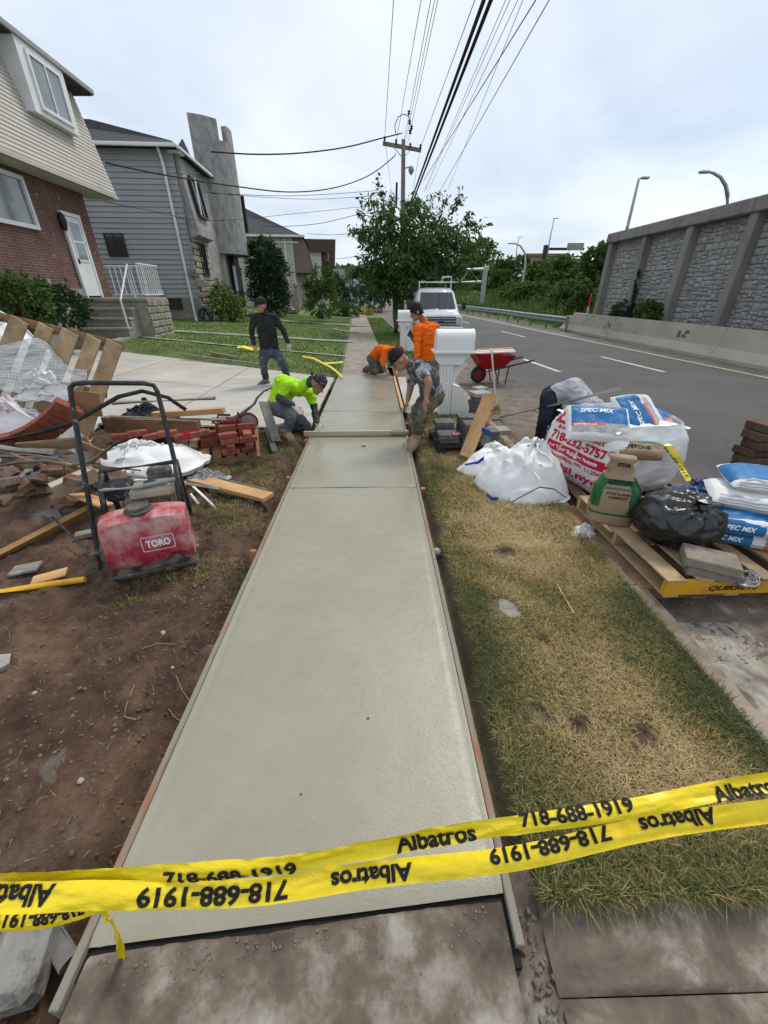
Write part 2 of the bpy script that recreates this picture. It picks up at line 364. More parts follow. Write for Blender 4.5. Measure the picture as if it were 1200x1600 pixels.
for i in range(160):
    y = rr.uniform(-.2, .5); x = .455+rr.gauss(.02, .022); s = rr.uniform(.002, .008)
    mb.box((x, y, -.04), (s*2, s*1.5, s*1.2), Matrix.Rotation(rr.random()*3, 3, 'Z')@Matrix.Rotation(rr.random()-.5, 3, 'X'))
mb.build('gap_rubble', M('gap_rubble', (.1, .085, .07), (.19, .17, .145), 12, .95, .4, 60), kind='stuff', label='crumbled concrete and soil in the gap by the old slab', cat='rubble')

# dirt
m_dirt, nt, b = newmat('brown_soil'); v = vecof(nt)
c = ramp(nt, nz(nt, v, 2.2, 9, .68), [(.3, (.022, .011, .0065)), (.48, (.078, .04, .022)), (.68, (.19, .118, .072))])
c = mixc(nt, ramp(nt, nz(nt, v, 1.7, 5, .6, .8), [(.6, (0, 0, 0)), (.66, (.8, .8, .8))]), c, (.16, .135, .112))
c = mixc(nt, ramp(nt, nz(nt, v, 45, 4, .7), [(.55, (0, 0, 0)), (.75, (.45, .45, .45))]), c, (.2, .15, .12)); nt.links.new(c, b.inputs['Base Color'])
b.inputs['Roughness'].default_value = .92; bumpn(nt, b, mixc(nt, .4, nz(nt, v, 22, 8, .7), nz(nt, v, 90, 5, .7)), .9, .03)
def dz(x, y):
    d = -.955-x; t = min(1, max(0, (d-.02)/.16)); t = t*t*(3-2*t)
    z = lerp(-.15, -.035+.01*min(d, 3), t)
    z += .04*fbm(x*2.1, y*2.1, 5)+.03*fbm(x*5, y*5, 2)+.02*fbm(x*15, y*15, 8, 3)+.008*fbm(x*45, y*45, 8, 2)
    if y < .75 and x < -.98: z -= .10*min(1, (.75-y)/.25)
    return min(z, .01) if d < .3 else z
MB().grid(lambda u, w: (lambda x, y: (x, y, dz(x, y)))(lerp(-4.4, -.94, u**.75), lerp(-.5, 5.75, w**1.3)), 300, 340).build('dirt', m_dirt, kind='structure', smooth=True)
MB().grid(lambda u, w: (lambda x, y: (x, y, -.05+.05*fbm(x*.8, y*.8)))(lerp(-14, -4.35, u), lerp(-1, 6.1, w)), 40, 40).build('soil', m_dirt, kind='structure', smooth=True)

# verge between slab and kerb
m_verge, nt, b = newmat('thatch_soil'); v = vecof(nt)
c = ramp(nt, nz(nt, v, 2.5, 8, .65), [(.3, (.07, .052, .032)), (.55, (.16, .125, .07)), (.75, (.24, .19, .11))])
nt.links.new(mixc(nt, ramp(nt, nz(nt, v, 60, 4, .7), [(.5, (0, 0, 0)), (.75, (.6, .6, .6))]), c, (.05, .04, .025)), b.inputs['Base Color'])
b.inputs['Roughness'].default_value = .95; bumpn(nt, b, nz(nt, v, 70, 6, .7), .8, .02)
def vz(x, y):
    d = x-.46; t = min(1, max(0, (d-.015)/.09)); t = t*t*(3-2*t)
    return lerp(-.13, -.012, t)+(.014*fbm(x*2.5, y*2.5, 9)+.006*fbm(x*9, y*9, 4))*min(1, d*4)
MB().grid(lambda u, w: (lambda x, y: (x, y, vz(x, y)))(lerp(.452, 1.735, u**1.2), lerp(.5, 6.6, w)), 70, 200).build('verge', m_verge, kind='structure', smooth=True)

# form boards along both edges
def board(name, a, b_, w, t, mat, label, group=None, parent=None, tilt=0., cat='board', up=Vector((0, 0, 1)), bev=.003):
    a, b_ = Vector(a), Vector(b_); d = (b_-a); L = d.length; d.normalize(); x, y = frame(d, up)
    if tilt:
        q = Quaternion(d, tilt); x, y = q@x, q@y
    m = Matrix((d, x, y)).transposed(); mb = MB(); mb.box((0, 0, 0), (L, t, w), None, 0, bev)
    o = mb.build(name, mat, parent, origin=False) if parent else mb.build(name, mat, label=label, cat=cat, group=group, origin=False)
    o.matrix_local = Matrix.Translation((a+b_)/2) @ m.to_4x4()
    return o
for i, (y0, y1) in enumerate(((.30, 2.2), (2.203, 4.0), (4.003, 5.42))):
    board('form_board', (-.918, y0, -.047), (-.919, y1, -.047), .1, .027, m_form, ['concrete smeared form board on the left edge, nearest the camera', 'middle form board along the left slab edge', 'form board on the left edge by the kneeling lime worker'][i], 'form boards along the fresh slab')
for i, (y0, y1) in enumerate(((.40, 2.4), (2.403, 4.2), (4.203, 6.7))):
    board('form_board', (.428, y0, -.047), (.429, y1, -.047), .1, .027, m_form, ['orange stained form board on the right edge, nearest the camera', 'middle form board on the right edge beside the dry grass', 'form board on the right edge beside the bending worker'][i], 'form boards along the fresh slab')
board('form_board', (.455, 6.75, -.005), (.44, 9.7, -.005), .07, .05, m_lumber, 'pale loose form board on the right side of the far slab', 'form boards along the fresh slab')
for i, (x, y, h) in enumerate(((-.965, 2.52, .012), (-.965, 3.95, .0), (-.965, 5.2, .0), (.476, 3.66, .0), (.476, 6.0, .0))):
    mb = MB(); mb.box((x, y, h/2-.1), (.045, .04, h+.2), Matrix.Rotation(.1*(i-2), 3, 'X'), 0, .004)
    mb.build('wooden_stake', M('stake_wood_%d' % i, (.42, .17, .09), (.3, .13, .08), 8, .8, .4, 50), label=['short orange stake left of the slab beside the plate compactor', 'stake left of the slab beside the long orange plank', 'stake left of the slab next to the kneeling lime worker', 'stake right of the slab at its front joint', 'stake right of the slab near the bending worker'][i], cat='stake', group='stakes holding the form boards')

# kerb
m_kerb = M('kerb_concrete', (.3, .25, .2), (.2, .16, .13), 3, .9, .5, 60, dirt=(.14, .1, .075), dsc=3, dlo=.45, dhi=.65)
def fx(y):
    if y < 10: return 0.
    o = -.045*(min(y, 45)-10)
    if y > 45: o -= .045*(y-45)+.0025*(y-45)**2
    return o
kb = thing('kerb', None, None); kb['kind'] = 'structure'
ys = [.6, 2.1, 3.7, 5.4, 7.0]+[8.5+3*k for k in range(0, 30)]
for y0, y1 in zip(ys[:-1], ys[1:]):
    mb = MB(); a0, a1 = fx(y0), fx(y1); g = .004
    mb.rings([[Vector((1.73+a, y, -.3)), Vector((1.86+a, y, -.3)), Vector((1.85+a, y, -.03)), Vector((1.835+a, y, -.012)), Vector((1.73+a, y, -.012))] for a, y in ((a0, y0+g), (a1, y1-g))])
    mb.build('kerb_stone', m_kerb, kb)

# road
m_asph, nt, b = newmat('worn_asphalt'); v = vecof(nt)
c = ramp(nt, nz(nt, v, .55, 7, .6), [(.3, (.04, .04, .04)), (.7, (.075, .073, .07))])
c = mixc(nt, ramp(nt, nz(nt, v, 160, 2, .6), [(.45, (0, 0, 0)), (.7, (.55, .55, .55))]), c, (.12, .117, .112))
vo = nd(nt, 'ShaderNodeTexVoronoi', feature='DISTANCE_TO_EDGE'); vo.inputs['Scale'].default_value = .3
nzc = nd(nt, 'ShaderNodeTexNoise'); nzc.inputs['Scale'].default_value = 1.3; nzc.inputs['Detail'].default_value = 5; nt.links.new(v, nzc.inputs['Vector']); wv = mixc(nt, .9, v, nzc.outputs['Color'], 'ADD'); nt.links.new(wv, vo.inputs['Vector'])
ck = ramp(nt, vo.outputs['Distance'], [(.0, (.75, .75, .75)), (.004, (.0, .0, .0))]); c = mixc(nt, ck, c, (.03, .03, .03))
# spilled sand and mud near the kerb, a stain with its own outline
sx = nd(nt, 'ShaderNodeSeparateXYZ'); nt.links.new(v, sx.inputs[0])
mr = nd(nt, 'ShaderNodeMapRange'); mr.inputs['From Min'].default_value = 5.0; mr.inputs['From Max'].default_value = 1.8; nt.links.new(sx.outputs['X'], mr.inputs[0])
ml = nd(nt, 'ShaderNodeMath', operation='MULTIPLY'); nt.links.new(mr.outputs[0], ml.inputs[0]); nt.links.new(nz(nt, v, .9, 7, .65), ml.inputs[1])
mu = ramp(nt, ml.outputs[0], [(.17, (0, 0, 0)), (.36, (.9, .9, .9))])
c = mixc(nt, mu, c, ramp(nt, nz(nt, v, 5, 6, .7), [(.35, (.085, .062, .045)), (.65, (.2, .165, .125))])); nt.links.new(c, b.inputs['Base Color'])
b.inputs['Roughness'].default_value = .88; bumpn(nt, b, mixc(nt, .6, nz(nt, v, 8, 5, .6), nz(nt, v, 150, 3, .6)), .5, .012)
yy = list(np.arange(-8, 46, 2.))+list(np.arange(46, 130, 4.))
mb = MB(); nx = 8
for y in yy:
    for k in range(nx+1): x = lerp(1.8, 11.6, k/nx)+fx(y); mb.v.append((x, y, -.13+.03*math.sin(k/nx*PI)))
for j in range(len(yy)-1):
    for k in range(nx): a = j*(nx+1)+k; mb.f.append((a, a+1, a+nx+2, a+nx+1)); mb.m.append(0)
mb.build('road', m_asph, kind='structure', smooth=True)
RZ = lambda x, y: -.13+.03*math.sin((x-fx(y)-1.8)/9.8*PI)
m_wline = M('white_road_paint', (.6, .6, .58), (.42, .42, .4), 5, .8, .2, 80, dirt=(.16, .16, .16), dsc=7, dlo=.55, dhi=.7)
m_yline = M('edge_line_paint', (.55, .52, .42), (.5, .42, .22), .5, .8, dirt=(.15, .15, .14), dsc=8, dlo=.58, dhi=.72)
def stripe(name, x0, y0, x1, y1, w, m):
    mb = MB(); n = max(2, int((y1-y0)/1.2)); vs = []
    for i in range(n+1):
        t = i/n; x = lerp(x0, x1, t) if x1 is not None else x0+fx(lerp(y0, y1, t)); y = lerp(y0, y1, t)
        for s in (-.5, .5): vs.append((x+s*w, y, RZ(x, y)+.005))
    mb.add(vs, [(2*i, 2*i+1, 2*i+3, 2*i+2) for i in range(n)]); return mb.build(name, m, kind='structure')
stripe('lane_dash', 4.95, 11.0, 4.75, 13.3, .13, m_wline); stripe('lane_dash', 7.75, 10.9, 7.5, 13.8, .12, m_wline)
stripe('lane_dash', 7.2, 20.5, 7.0, 23.8, .12, m_wline); stripe('lane_dash', 6.6, 30.5, 6.4, 34, .12, m_wline); stripe('lane_dash', 6.1, 41, 5.9, 44, .12, m_wline)
stripe('edge_line', 9.85, -2, None, 110, .13, m_yline)
MB().grid(lambda u, w: (lambda y: (lerp(9.98, 10.75, u)+fx(y), y, RZ(10.2+fx(y), y)+.004+.02*u))(lerp(-6, 100, w)), 3, 60).build('gutter', M('gutter_grit', (.13, .125, .115), (.2, .19, .17), 2, .9, .4, 50), kind='structure')

# driveway slabs on the left
m_drv, nt, b = newmat('driveway_concrete'); v = vecof(nt)
c = ramp(nt, nz(nt, v, .9, 7, .6), [(.3, (.35, .33, .285)), (.7, (.47, .45, .4))])
c = mixc(nt, ramp(nt, nz(nt, vecof(nt, 'Object', (.35, 2.2, 1)), 2.2, 8, .7), [(.5, (0, 0, 0)), (.72, (.8, .8, .8))]), c, (.24, .22, .185)); nt.links.new(c, b.inputs['Base Color'])
b.inputs['Roughness'].default_value = .8; bumpn(nt, b, nz(nt, v, 40, 6, .65), .25, .01)
dr = thing('driveway', None, None); dr['kind'] = 'structure'
def dfar(x): return lerp(9.8, 13.1, min(1.3, max(0, (-x-1)/6.8)))
xs = [-.985, -3.3, -5.8, -8.3, -11]; rows = [0, .52, 1]
for i in range(4):
    for j in range(2):
        x0, x1 = xs[i], xs[i+1]; mb = MB(); g = .008
        def f(u, w):
            x = lerp(x0-g, x1+g, u); n0 = 5.78; fa = dfar(x); y = lerp(lerp(n0, fa, rows[j])+g, lerp(n0, fa, rows[j+1])-g, w)
            return (x, y, -.006+gl(x, min(y, 10))+.002*fbm(x*1.5, y*1.5)-(.008 if u in (0, 1) or w in (0, 1) else 0))
        mb.grid(f, 30, 30); mb.build('slab', m_drv, dr, smooth=True, flip=True)
MB().grid(lambda u, w: (lambda x: (x, lerp(5.75, dfar(x)+.02, w), -.022+gl(x, 9)))(lerp(-.98, -11, u)), 12, 4).build('joint_bed', m_apr, dr)

# old sidewalk continuing beyond, with flags
m_agg = M('exposed_aggregate', (.3, .26, .21), (.22, .185, .15), 2.5, .9, .5, 90, dirt=(.37, .33, .28), dsc=6, dlo=.5, dhi=.65)
os_ = thing('old_sidewalk', None, None); os_['kind'] = 'structure'
for k in range(20):
    y0 = 10.135+k*1.55; y1 = y0+1.54; a0, a1 = fx(y0)*.9, fx(y1)*.9; zc = rr.uniform(-.006, .006)
    mb = MB(); mb.rings([[Vector((-.83+a0, y0, z)), Vector((.36+a0, y0, z)), Vector((.36+a1, y1, z+zc*.5)), Vector((-.83+a1, y1, z))] for z in (-.12, -.008+zc)]); mb.build('flag', m_agg, os_)
# pale apron right of the far slab, by the letter box
mb = MB(); mb.grid(lambda u, w: (lerp(.52, 1.72, u), lerp(6.62, 9.9, w), -.02+.004*fbm(u*4, w*6)), 10, 20); mb.build('apron', m_drv, kind='structure', smooth=True)
mb = MB(); mb.grid(lambda u, w: (lerp(.45, 1.74, u), lerp(9.9, 11.4, w), -.03+.02*fbm(u*3, w*3)), 10, 12); mb.build('muddy_verge', m_verge, kind='structure', smooth=True)

# lawns
m_lawn, nt, b = newmat('lawn_turf'); v = vecof(nt)
c = ramp(nt, nz(nt, v, .9, 8, .62), [(.3, (.06, .11, .022)), (.55, (.115, .165, .04)), (.75, (.2, .19, .075))]); nt.links.new(c, b.inputs['Base Color'])
b.inputs['Roughness'].default_value = .95; bumpn(nt, b, nz(nt, v, 30, 6, .7), .8, .03)
def lz(x, y): return gl(x, y)-.02+.02*fbm(x*.6, y*.6)-.25*min(1, max(0, (dfar(x)+.3-y)/.5)) if x > -11.5 else gl(x, y)-.02
MB().grid(lambda u, w: (lambda x, y: (x, y, lz(x, y)))(lerp(-16, -.84, u)+fx(lerp(9.5, 75, w))*.9, lerp(9.5, 75, w)), 60, 120).build('lawn', m_lawn, kind='structure', smooth=True)
MB().grid(lambda u, w: (lambda y: (lerp(.37, 1.74, u)+fx(y)*.95, y, -.03+.015*fbm(u*3, y)))(lerp(11.3, 75, w)), 8, 70).build('tree_strip', m_lawn, kind='structure', smooth=True)
# narrow garden paths that cross the lawn
m_conc0 = M('path_concrete', (.27, .25, .2), (.36, .34, .285), 1.5, .9, .4, 50, dirt=(.12, .13, .06), dsc=2.5, dlo=.5, dhi=.62)
def path(pts, w, name='path'):
    mb = MB(); L = []
    for i in range(len(pts)-1):
        for k in range(6): L.append(lerp(pts[i], pts[i+1], k/6))
    L.append(pts[-1]); vs = []
    for p in L: vs += [(p.x, p.y-w/2, gl(p.x, p.y)+.01), (p.x, p.y+w/2, gl(p.x, p.y)+.01)]
    mb.add(vs, [(2*i, 2*i+1, 2*i+3, 2*i+2) for i in range(len(L)-1)]); return mb.build(name, m_conc0, kind='structure')
path([GL(553, 534), GL(241, 515)], .6); path([GL(542, 557), GL(198, 524)], .25)
path([GL(578, 509), GL(440, 501), GL(405, 494)], 1.1); path([GL(566, 521), GL(520, 514)], .5)
# ================================================================ foliage tools
LM = leafmat('street_tree_leaf', [(0, (.03, .07, .018)), (.5, (.065, .13, .033)), (1, (.13, .2, .06))], .3)
LM_w = leafmat('wood_leaf', [(0, (.035, .075, .018)), (.5, (.08, .14, .033)), (1, (.14, .2, .055))], .3)
LM_y = leafmat('variegated_leaf', [(0, (.05, .09, .02)), (.6, (.13, .18, .04)), (1, (.34, .36, .14))], .25)
LM_d = leafmat('evergreen_leaf', [(0, (.018, .042, .02)), (.5, (.03, .07, .028)), (1, (.055, .1, .035))], .15)
LM_f = leafmat('yellow_flower_leaf', [(0, (.06, .11, .03)), (.5, (.4, .33, .05)), (1, (.6, .5, .1))], .2)
m_bark = M('bark', (.1, .08, .065), (.17, .145, .12), 9, .95, .8, 30, stretch=(1, 1, .25))
def leaves(name, P, size, mat, parent=None, seed=1, aspect=.45, droop=.5, out=None, var=.35, **kw):
    # P (n,3) leaf bases; out (n,3) preferred directions; folded diamond leaves, two quads each
    r = np.random.default_rng(seed); n = len(P)
    d = r.normal(size=(n, 3)); d /= np.linalg.norm(d, axis=1)[:, None]
    if out is not None: d = d*.8+out
    d[:, 2] -= droop; d /= np.linalg.norm(d, axis=1)[:, None]
    w = np.cross(d, r.normal(size=(n, 3))); w /= np.linalg.norm(w, axis=1)[:, None]+1e-9
    nn = np.cross(d, w); L = size*(1+var*r.normal(size=n)).clip(.4, 1.8)
    L = L[:, None]; a = aspect*L*.5
    mid = P+d*L*.5+nn*L*.0; tip = P+d*L; l = mid+w*a+nn*L*.1; rt = mid-w*a+nn*L*.1
    v = np.stack([P, l, tip, rt], 1).reshape(-1, 3)
    return quads_np(name, v, n, mat, r.random(n), parent=parent, **kw)
def blob_pts(n, blobs, seed, shell=.55):
    # blobs: (cx,cy,cz,rx,ry,rz); clumps through the volume, denser near the outside
    r = np.random.default_rng(seed); wts = np.array([b[3]*b[4]*b[5] for b in blobs])**.67; wts /= wts.sum(); P = []; O = []
    for b, w in zip(blobs, wts):
        k = max(3, int(n*w)); nc = max(4, k//34)
        d = r.normal(size=(nc, 3)); d /= np.linalg.norm(d, axis=1)[:, None]; rad = shell+(1-shell)*r.random(nc)**.6
        c = d*rad[:, None]; i = r.integers(0, nc, k); cr = .17+.1*r.random(nc)
        p = c[i]+r.normal(size=(k, 3))*cr[i][:, None]*.62
        P.append(p*np.array(b[3:6])+np.array(b[0:3])); O.append(d[i])
    return np.concatenate(P), np.concatenate(O)
def limb(mb, a, b, r0, r1, n=5, wob=.05, seed=0):
    rr = random.Random(seed); a, b = Vector(a), Vector(b); L = (b-a).length; pts = []; rad = []
    for i in range(n+1):
        t = i/n; p = a.lerp(b, t)
        if 0 < i < n: p += Vector((rr.gauss(0, wob), rr.gauss(0, wob), rr.gauss(0, wob*.5)))*L
        pts.append(p); rad.append(lerp(r0, r1, t))
    mb.tube(pts, rad, 7); return pts
def shrub(name, label, loc, blobs, n, size, mat, cat='shrub', group=None, seed=1, aspect=.5, droop=.2):
    t = thing(name, label, cat, loc, 0, group); p, o = blob_pts(n, blobs, seed)
    p[:, 2] = np.maximum(p[:, 2], .02)
    leaves('foliage', p, size, mat, t, seed, aspect, droop, o)
    mb = MB(); rr = random.Random(seed)
    for b in blobs[:4]:
        limb(mb, (rr.uniform(-.08, .08), rr.uniform(-.08, .08), 0), (b[0]*.8, b[1]*.8, b[2]), .035, .012, 4, .05, seed)
    mb.build('stem', m_bark, t, smooth=True); return t

# ================================================================ buildings
HR = R(3.4)
def hit(t, u, v, x=None, y=None):
    inv = MW[t.name].inverted(); o = inv@Vector((0, 0, EYE)); d = inv.to_3x3()@_ray(u, v)
    k = (x-o.x)/d.x if x is not None else (y-o.y)/d.y
    return o+d*k
def brickmat(name, c1, c2, mortar, bw=.21, bh=.07, swz='yz', white=None):
    m, nt, b = newmat(name); v = vecof(nt); sp = nd(nt, 'ShaderNodeSeparateXYZ'); nt.links.new(v, sp.inputs[0]); cm = nd(nt, 'ShaderNodeCombineXYZ')
    nt.links.new(sp.outputs['XYZ'.index(swz[0].upper())], cm.inputs[0]); nt.links.new(sp.outputs['XYZ'.index(swz[1].upper())], cm.inputs[1])
    br = nd(nt, 'ShaderNodeTexBrick'); br.inputs['Scale'].default_value = 1; br.inputs['Brick Width'].default_value = bw; br.inputs['Row Height'].default_value = bh
    br.inputs['Mortar Size'].default_value = .009; br.inputs['Color1'].default_value = (*c1, 1); br.inputs['Color2'].default_value = (*c2, 1); br.inputs['Mortar'].default_value = (*mortar, 1)
    nt.links.new(cm.outputs[0], br.inputs['Vector']); c = br.outputs['Color']
    c = mixc(nt, ramp(nt, nz(nt, v, 1.3, 6), [(.4, (0, 0, 0)), (.7, (.55, .55, .55))]), c, tuple(x*.45 for x in c1))
    if white: c = mixc(nt, ramp(nt, nz(nt, vecof(nt, 'Object', (5, 5, 14)), 1.0, 2), [(.69, (0, 0, 0)), (.71, (.8, .8, .8))]), c, white)
    nt.links.new(c, b.inputs['Base Color']); b.inputs['Roughness'].default_value = .9
    n = bumpn(nt, b, br.outputs['Fac'], .6, .012); n.invert = True; return m
m_brickw = brickmat('house_brick', (.19, .07, .05), (.095, .045, .038), (.2, .17, .145), white=(.5, .42, .38))
m_tanbrick = brickmat('foundation_brick', (.26, .235, .2), (.2, .18, .155), (.3, .28, .25), .25, .09, 'xz')
m_beige = M('beige_siding', (.49, .46, .41), (.45, .42, .37), 1.2, .6, .08, 60, stretch=(1, 1, 4), obrand=.03)
m_grey_s = M('blue_grey_siding', (.34, .345, .355), (.3, .305, .315), 1.0, .6, .08, 60, stretch=(1, 1, 4), obrand=.03)
m_white = M('white_trim', (.74, .75, .75), (.66, .67, .67), 2, .5, dirt=(.5, .5, .48), dsc=2, dlo=.6, dhi=.8)
m_shing = M('dark_shingle', (.045, .048, .05), (.075, .078, .08), 6, .9, .6, 30, stretch=(1, 1, 3))
m_stucco = M('rough_grey_stucco', (.38, .365, .355), (.28, .27, .265), 2.2, .95, .9, 20, stretch=(1.3, 1.3, .75), dirt=(.2, .192, .192), dsc=2.4, dlo=.46, dhi=.66)
m_conc = M('plain_concrete', (.33, .31, .27), (.26, .245, .215), 2, .9, .4, 50, dirt=(.2, .185, .16), dsc=1.5, dlo=.5, dhi=.7)
m_stonev = M('stone_veneer', (.36, .33, .28), (.26, .24, .2), 5, .9, .6, 14, obrand=.15)
m_darkframe = M('dark_frame', (.035, .032, .032), None, rough=.5)
def window(t, c, ay, az, n, w, h, fmat, gmat, fr=.08, mull=0, depth=.06, bars=0, name='window'):
    # c centre, ay/az unit axes, n outward
    c, ay, az, n = Vector(c), Vector(ay), Vector(az), Vector(n)
    m = Matrix((n, ay, az)).transposed(); mb = MB()
    for s in (-1, 1):
        mb.box(c+ay*s*(w/2-fr/2), (depth, fr, h), m); mb.box(c+az*s*(h/2-fr/2), (depth*.98, w-2*fr+.002, fr), m)
    o = mb.build(name, fmat, t)
    MB().box(c-n*depth*.2, (depth*.3, w-2*fr+.01, h-2*fr+.01), m).build('pane', gmat, o)
    for k in range(mull):
        MB().box(c+ay*w*((k+1)/(mull+1)-.5)+n*.004, (depth*.7, fr*.6, h-2*fr), m).build('mullion', fmat, o)
    if bars:
        mb = MB()
        for k in range(bars+1): mb.box(c+az*h*(k/bars-.5)*.86+n*.002, (depth*.5, w-2*fr, .03), m)
        mb.build('glazing_bars', fmat, o)
    return o
EX, EY, EZ = Vector((1, 0, 0)), Vector((0, 1, 0)), Vector((0, 0, 1))
# ---- left house: brick below, beige sloped overhanging storey above
h1 = thing('brick_house', 'brick house with overhanging beige siding storey at the left edge', 'house', (-9.95, 17.2, .3), HR)
zb = hit(h1, 183, 310, x=.7).z; yb = hit(h1, 183, 310, x=.7).y
zt = zb+2.75; XB, XT = .7, .12
MB().box((-4, -4.9+.0, zb/2-.1), (8, 9.8, zb+.2)).build('brick_wall', m_brickw, h1)
dy0_ = hit(h1, 136, 462, x=.04).y; zf = hit(h1, 60, 450, x=.03).z
MB().box((.02, (hit(h1, 40, 450, x=.03).y+dy0_)/2, zf/2-.15), (.06, dy0_-hit(h1, 40, 450, x=.03).y, zf+.3)).build('foundation', m_conc, h1)
MB().prism([(-.2, zb), (XB, zb), (XT, zt), (-.2, zt)], (0, -11, 0), EX, EZ, (0, 11+yb-.01, 0)).build('upper_core', m_beige, h1)
nb = 26; sld = Vector((XT-XB, 0, zt-zb)); sn = Vector((zt-zb, 0, XB-XT)).normalized()
for i in range(nb):
    a = Vector((XB, 0, zb))+sld*(i/nb); bb = Vector((XB, 0, zb))+sld*((i+1)/nb)
    mb = MB(); y0, y1 = -11, yb
    q = [a+sn*.03, a+sn*.002, bb+sn*.002, bb+sn*.012]
    mb.rings([[p+EY*y0 for p in q], [p+EY*y1 for p in q]]); mb.build('siding_board', m_beige, h1)
MB().box(((XB-.2)/2-.1, yb/2-5.5, zb-.02), (XB+.2, 11+yb, .05)).build('soffit', m_beige, h1)
MB().box((XB+.02, yb/2-5.5, zb+.0), (.05, 11+yb+.02, .1)).build('skirt_trim', m_beige, h1)
# roof edge
yr = hit(h1, 135, 120, x=.62).y
MB().prism([(-5, zt+1.5), (.66, zt+.16), (.66, zt-.0), (-.1, zt-.02), (-5, zt+1.2)], (0, -11, 0), EX, EZ, (0, 11+yr, 0)).build('roof', m_shing, h1)
MB().box((.69, yr/2-5.5, zt+.09), (.07, 11+yr+.04, .15), None, 0, .02).build('gutter', M('grey_gutter', (.3, .3, .29), None, rough=.5), h1)
# dormer window, upright in front of the slope
pa, pb, pc, pd = hit(h1, 17, 42, x=.66), hit(h1, 96, 101, x=.66), hit(h1, 124, 210, x=.72), hit(h1, 58, 175, x=.72)
yw0, yw1 = (pa.y+pd.y)/2, (pb.y+pc.y)/2; zw0, zw1 = (pc.z+pd.z)/2, (pa.z+pb.z)/2
MB().box((.36, (yw0+yw1)/2, (zw0+zw1)/2), (.62, yw1-yw0, zw1-zw0)).build('dormer_surround', m_white, h1)
window(h1, (.69, (yw0+yw1)/2+.02, (zw0+zw1)/2-.08), EY, EZ, EX, (yw1-yw0)*.72, (zw1-zw0)*.74, m_white, m_glass_l, .09, 1)
# ground floor picture window
q0, q1 = hit(h1, 62, 360, x=.04), hit(h1, 40, 278, x=.04)
window(h1, (.03, q0.y-1.25, (q0.z+q1.z)/2), EY, EZ, EX, 2.5, q1.z-q0.z, m_white, m_glass_l, .1, 0, .12)
# door
d0, d1, d2 = hit(h1, 104, 338, x=.04), hit(h1, 157, 462, x=.04), hit(h1, 136, 462, x=.04)
dy0, dy1, dz0, dz1 = d2.y, d1.y, d1.z, d0.z
dw, dh, dc = dy1-dy0, dz1-dz0, (dy0+dy1)/2
do = MB().box((.03, dc, (dz0+dz1)/2), (.09, dw, dh)).build('door', m_white, h1)
mb = MB()
mb.box((.08, dc, dz0+dh*.7), (.02, dw*.62, dh*.44)); mb.build('door_glass', m_glass_l, do)
mb = MB()
for s in (-1, 1): mb.box((.085, dc+s*dw*.35, dz0+dh*.7), (.03, .05, dh*.48))
for k in (.46, .7, .94): mb.box((.085, dc, dz0+dh*k), (.029, dw*.7, .05))
mb.build('door_rail', m_white, do)
MB().box((.1, dy0+.08, dz0+dh*.45), (.05, .03, .14)).build('door_handle', m_darkframe, do)
mb = MB()
for s in (-1, 1): mb.box((.06, dc+s*(dw/2+.05), (dz0+dz1)/2), (.08, .1, dh+.1))
mb.box((.06, dc, dz1+.06), (.082, dw+.22, .1)); mb.build('door_frame', m_white, h1)
lp = hit(h1, 98, 345, x=.1); mb = MB(); mb.lathe([(.03, .22), (.09, .15), (.11, 0), (.06, -.22), (.02, -.26)], lp, 8); mb.build('porch_lamp', m_darkframe, h1)
vp = hit(h1, 74, 440, x=.03); MB().box(vp, (.12, .16, .16), None, 0, .03).build('dryer_vent', m_conc, h1); MB().box(vp-EY*.3, (.1, .14, .14)).build('hose_bib_box', m_conc, h1)
# ---- steps with railing
st = thing('entrance_steps', 'stone sided concrete entrance steps with a dark mat at the brick house', 'steps', (-9.95, 17.2, .3), HR)
ft, rt_ = hit(h1, 135, 466, x=.5), hit(h1, 235, 466, x=1.9)
lz_ = dz0-.06; yA = dy0-.35; yB = yA+1.75; xo = 2.05
MB().box((xo/2+.05, (yA+yB)/2, lz_-.05), (xo, yB-yA, .1), None, 0, .015).build('landing', m_conc, st)
MB().box((xo/2+.03, (yA+yB)/2+.04, (lz_-.1)/2-.1), (xo-.06, yB-yA-.1, lz_+.1)).build('landing_base', m_stonev, st)
nr = 4; rh = (lz_-.18)/(nr+.0)
for k in range(1, nr):
    zt_ = lz_-k*rh; y1_ = yA-.3*(k-1); MB().box((xo/2-.1, y1_-.16, zt_-.04), (xo-.5, .36, .08), None, 0, .012).build('tread', m_conc, st)
    MB().box((xo/2-.1, y1_-.12, (zt_-.08)/2-.1), (xo-.54, .3, zt_+.12)).build('riser', m_conc, st)
MB().box((xo/2-.1, yA-.3*nr-.25, .06), (xo-.4, 1.0, .26)).build('lower_platform', m_conc, st)
MB().box((xo/2-.05, yA-.3*nr-.3, .2), (.9, .55, .025)).build('door_mat', m_rubber, st)
rr = random.Random(8)
for i in range(9):
    for j in range(6):
        z0 = lz_/6*j-.05; w = (yB-yA)/9
        MB().box((xo+.02+rr.uniform(0, .02), yA+w*(i+.5)+(.5*w if j % 2 else 0)*.6, z0+lz_/12), (.06, w*rr.uniform(.8, .95), lz_/6*rr.uniform(.8, .93)), Matrix.Rotation(rr.uniform(-.05, .05), 3, 'X'), 0, .02).build('veneer_stone', m_stonev, st)
rl = thing('stair_railing', 'white metal railing on the landing of the entrance steps', 'railing', (-9.95, 17.2, .3), HR)
mb = MB()
for z in (lz_+.1, lz_+1.0):
    mb.box((xo-.06, (yA+yB)/2+.1, z), (.045, yB-yA-.25, .04)); mb.box((xo/2+.1, yB-.05, z), (xo-.25, .045, .042))
mb.build('rail', m_white, rl)
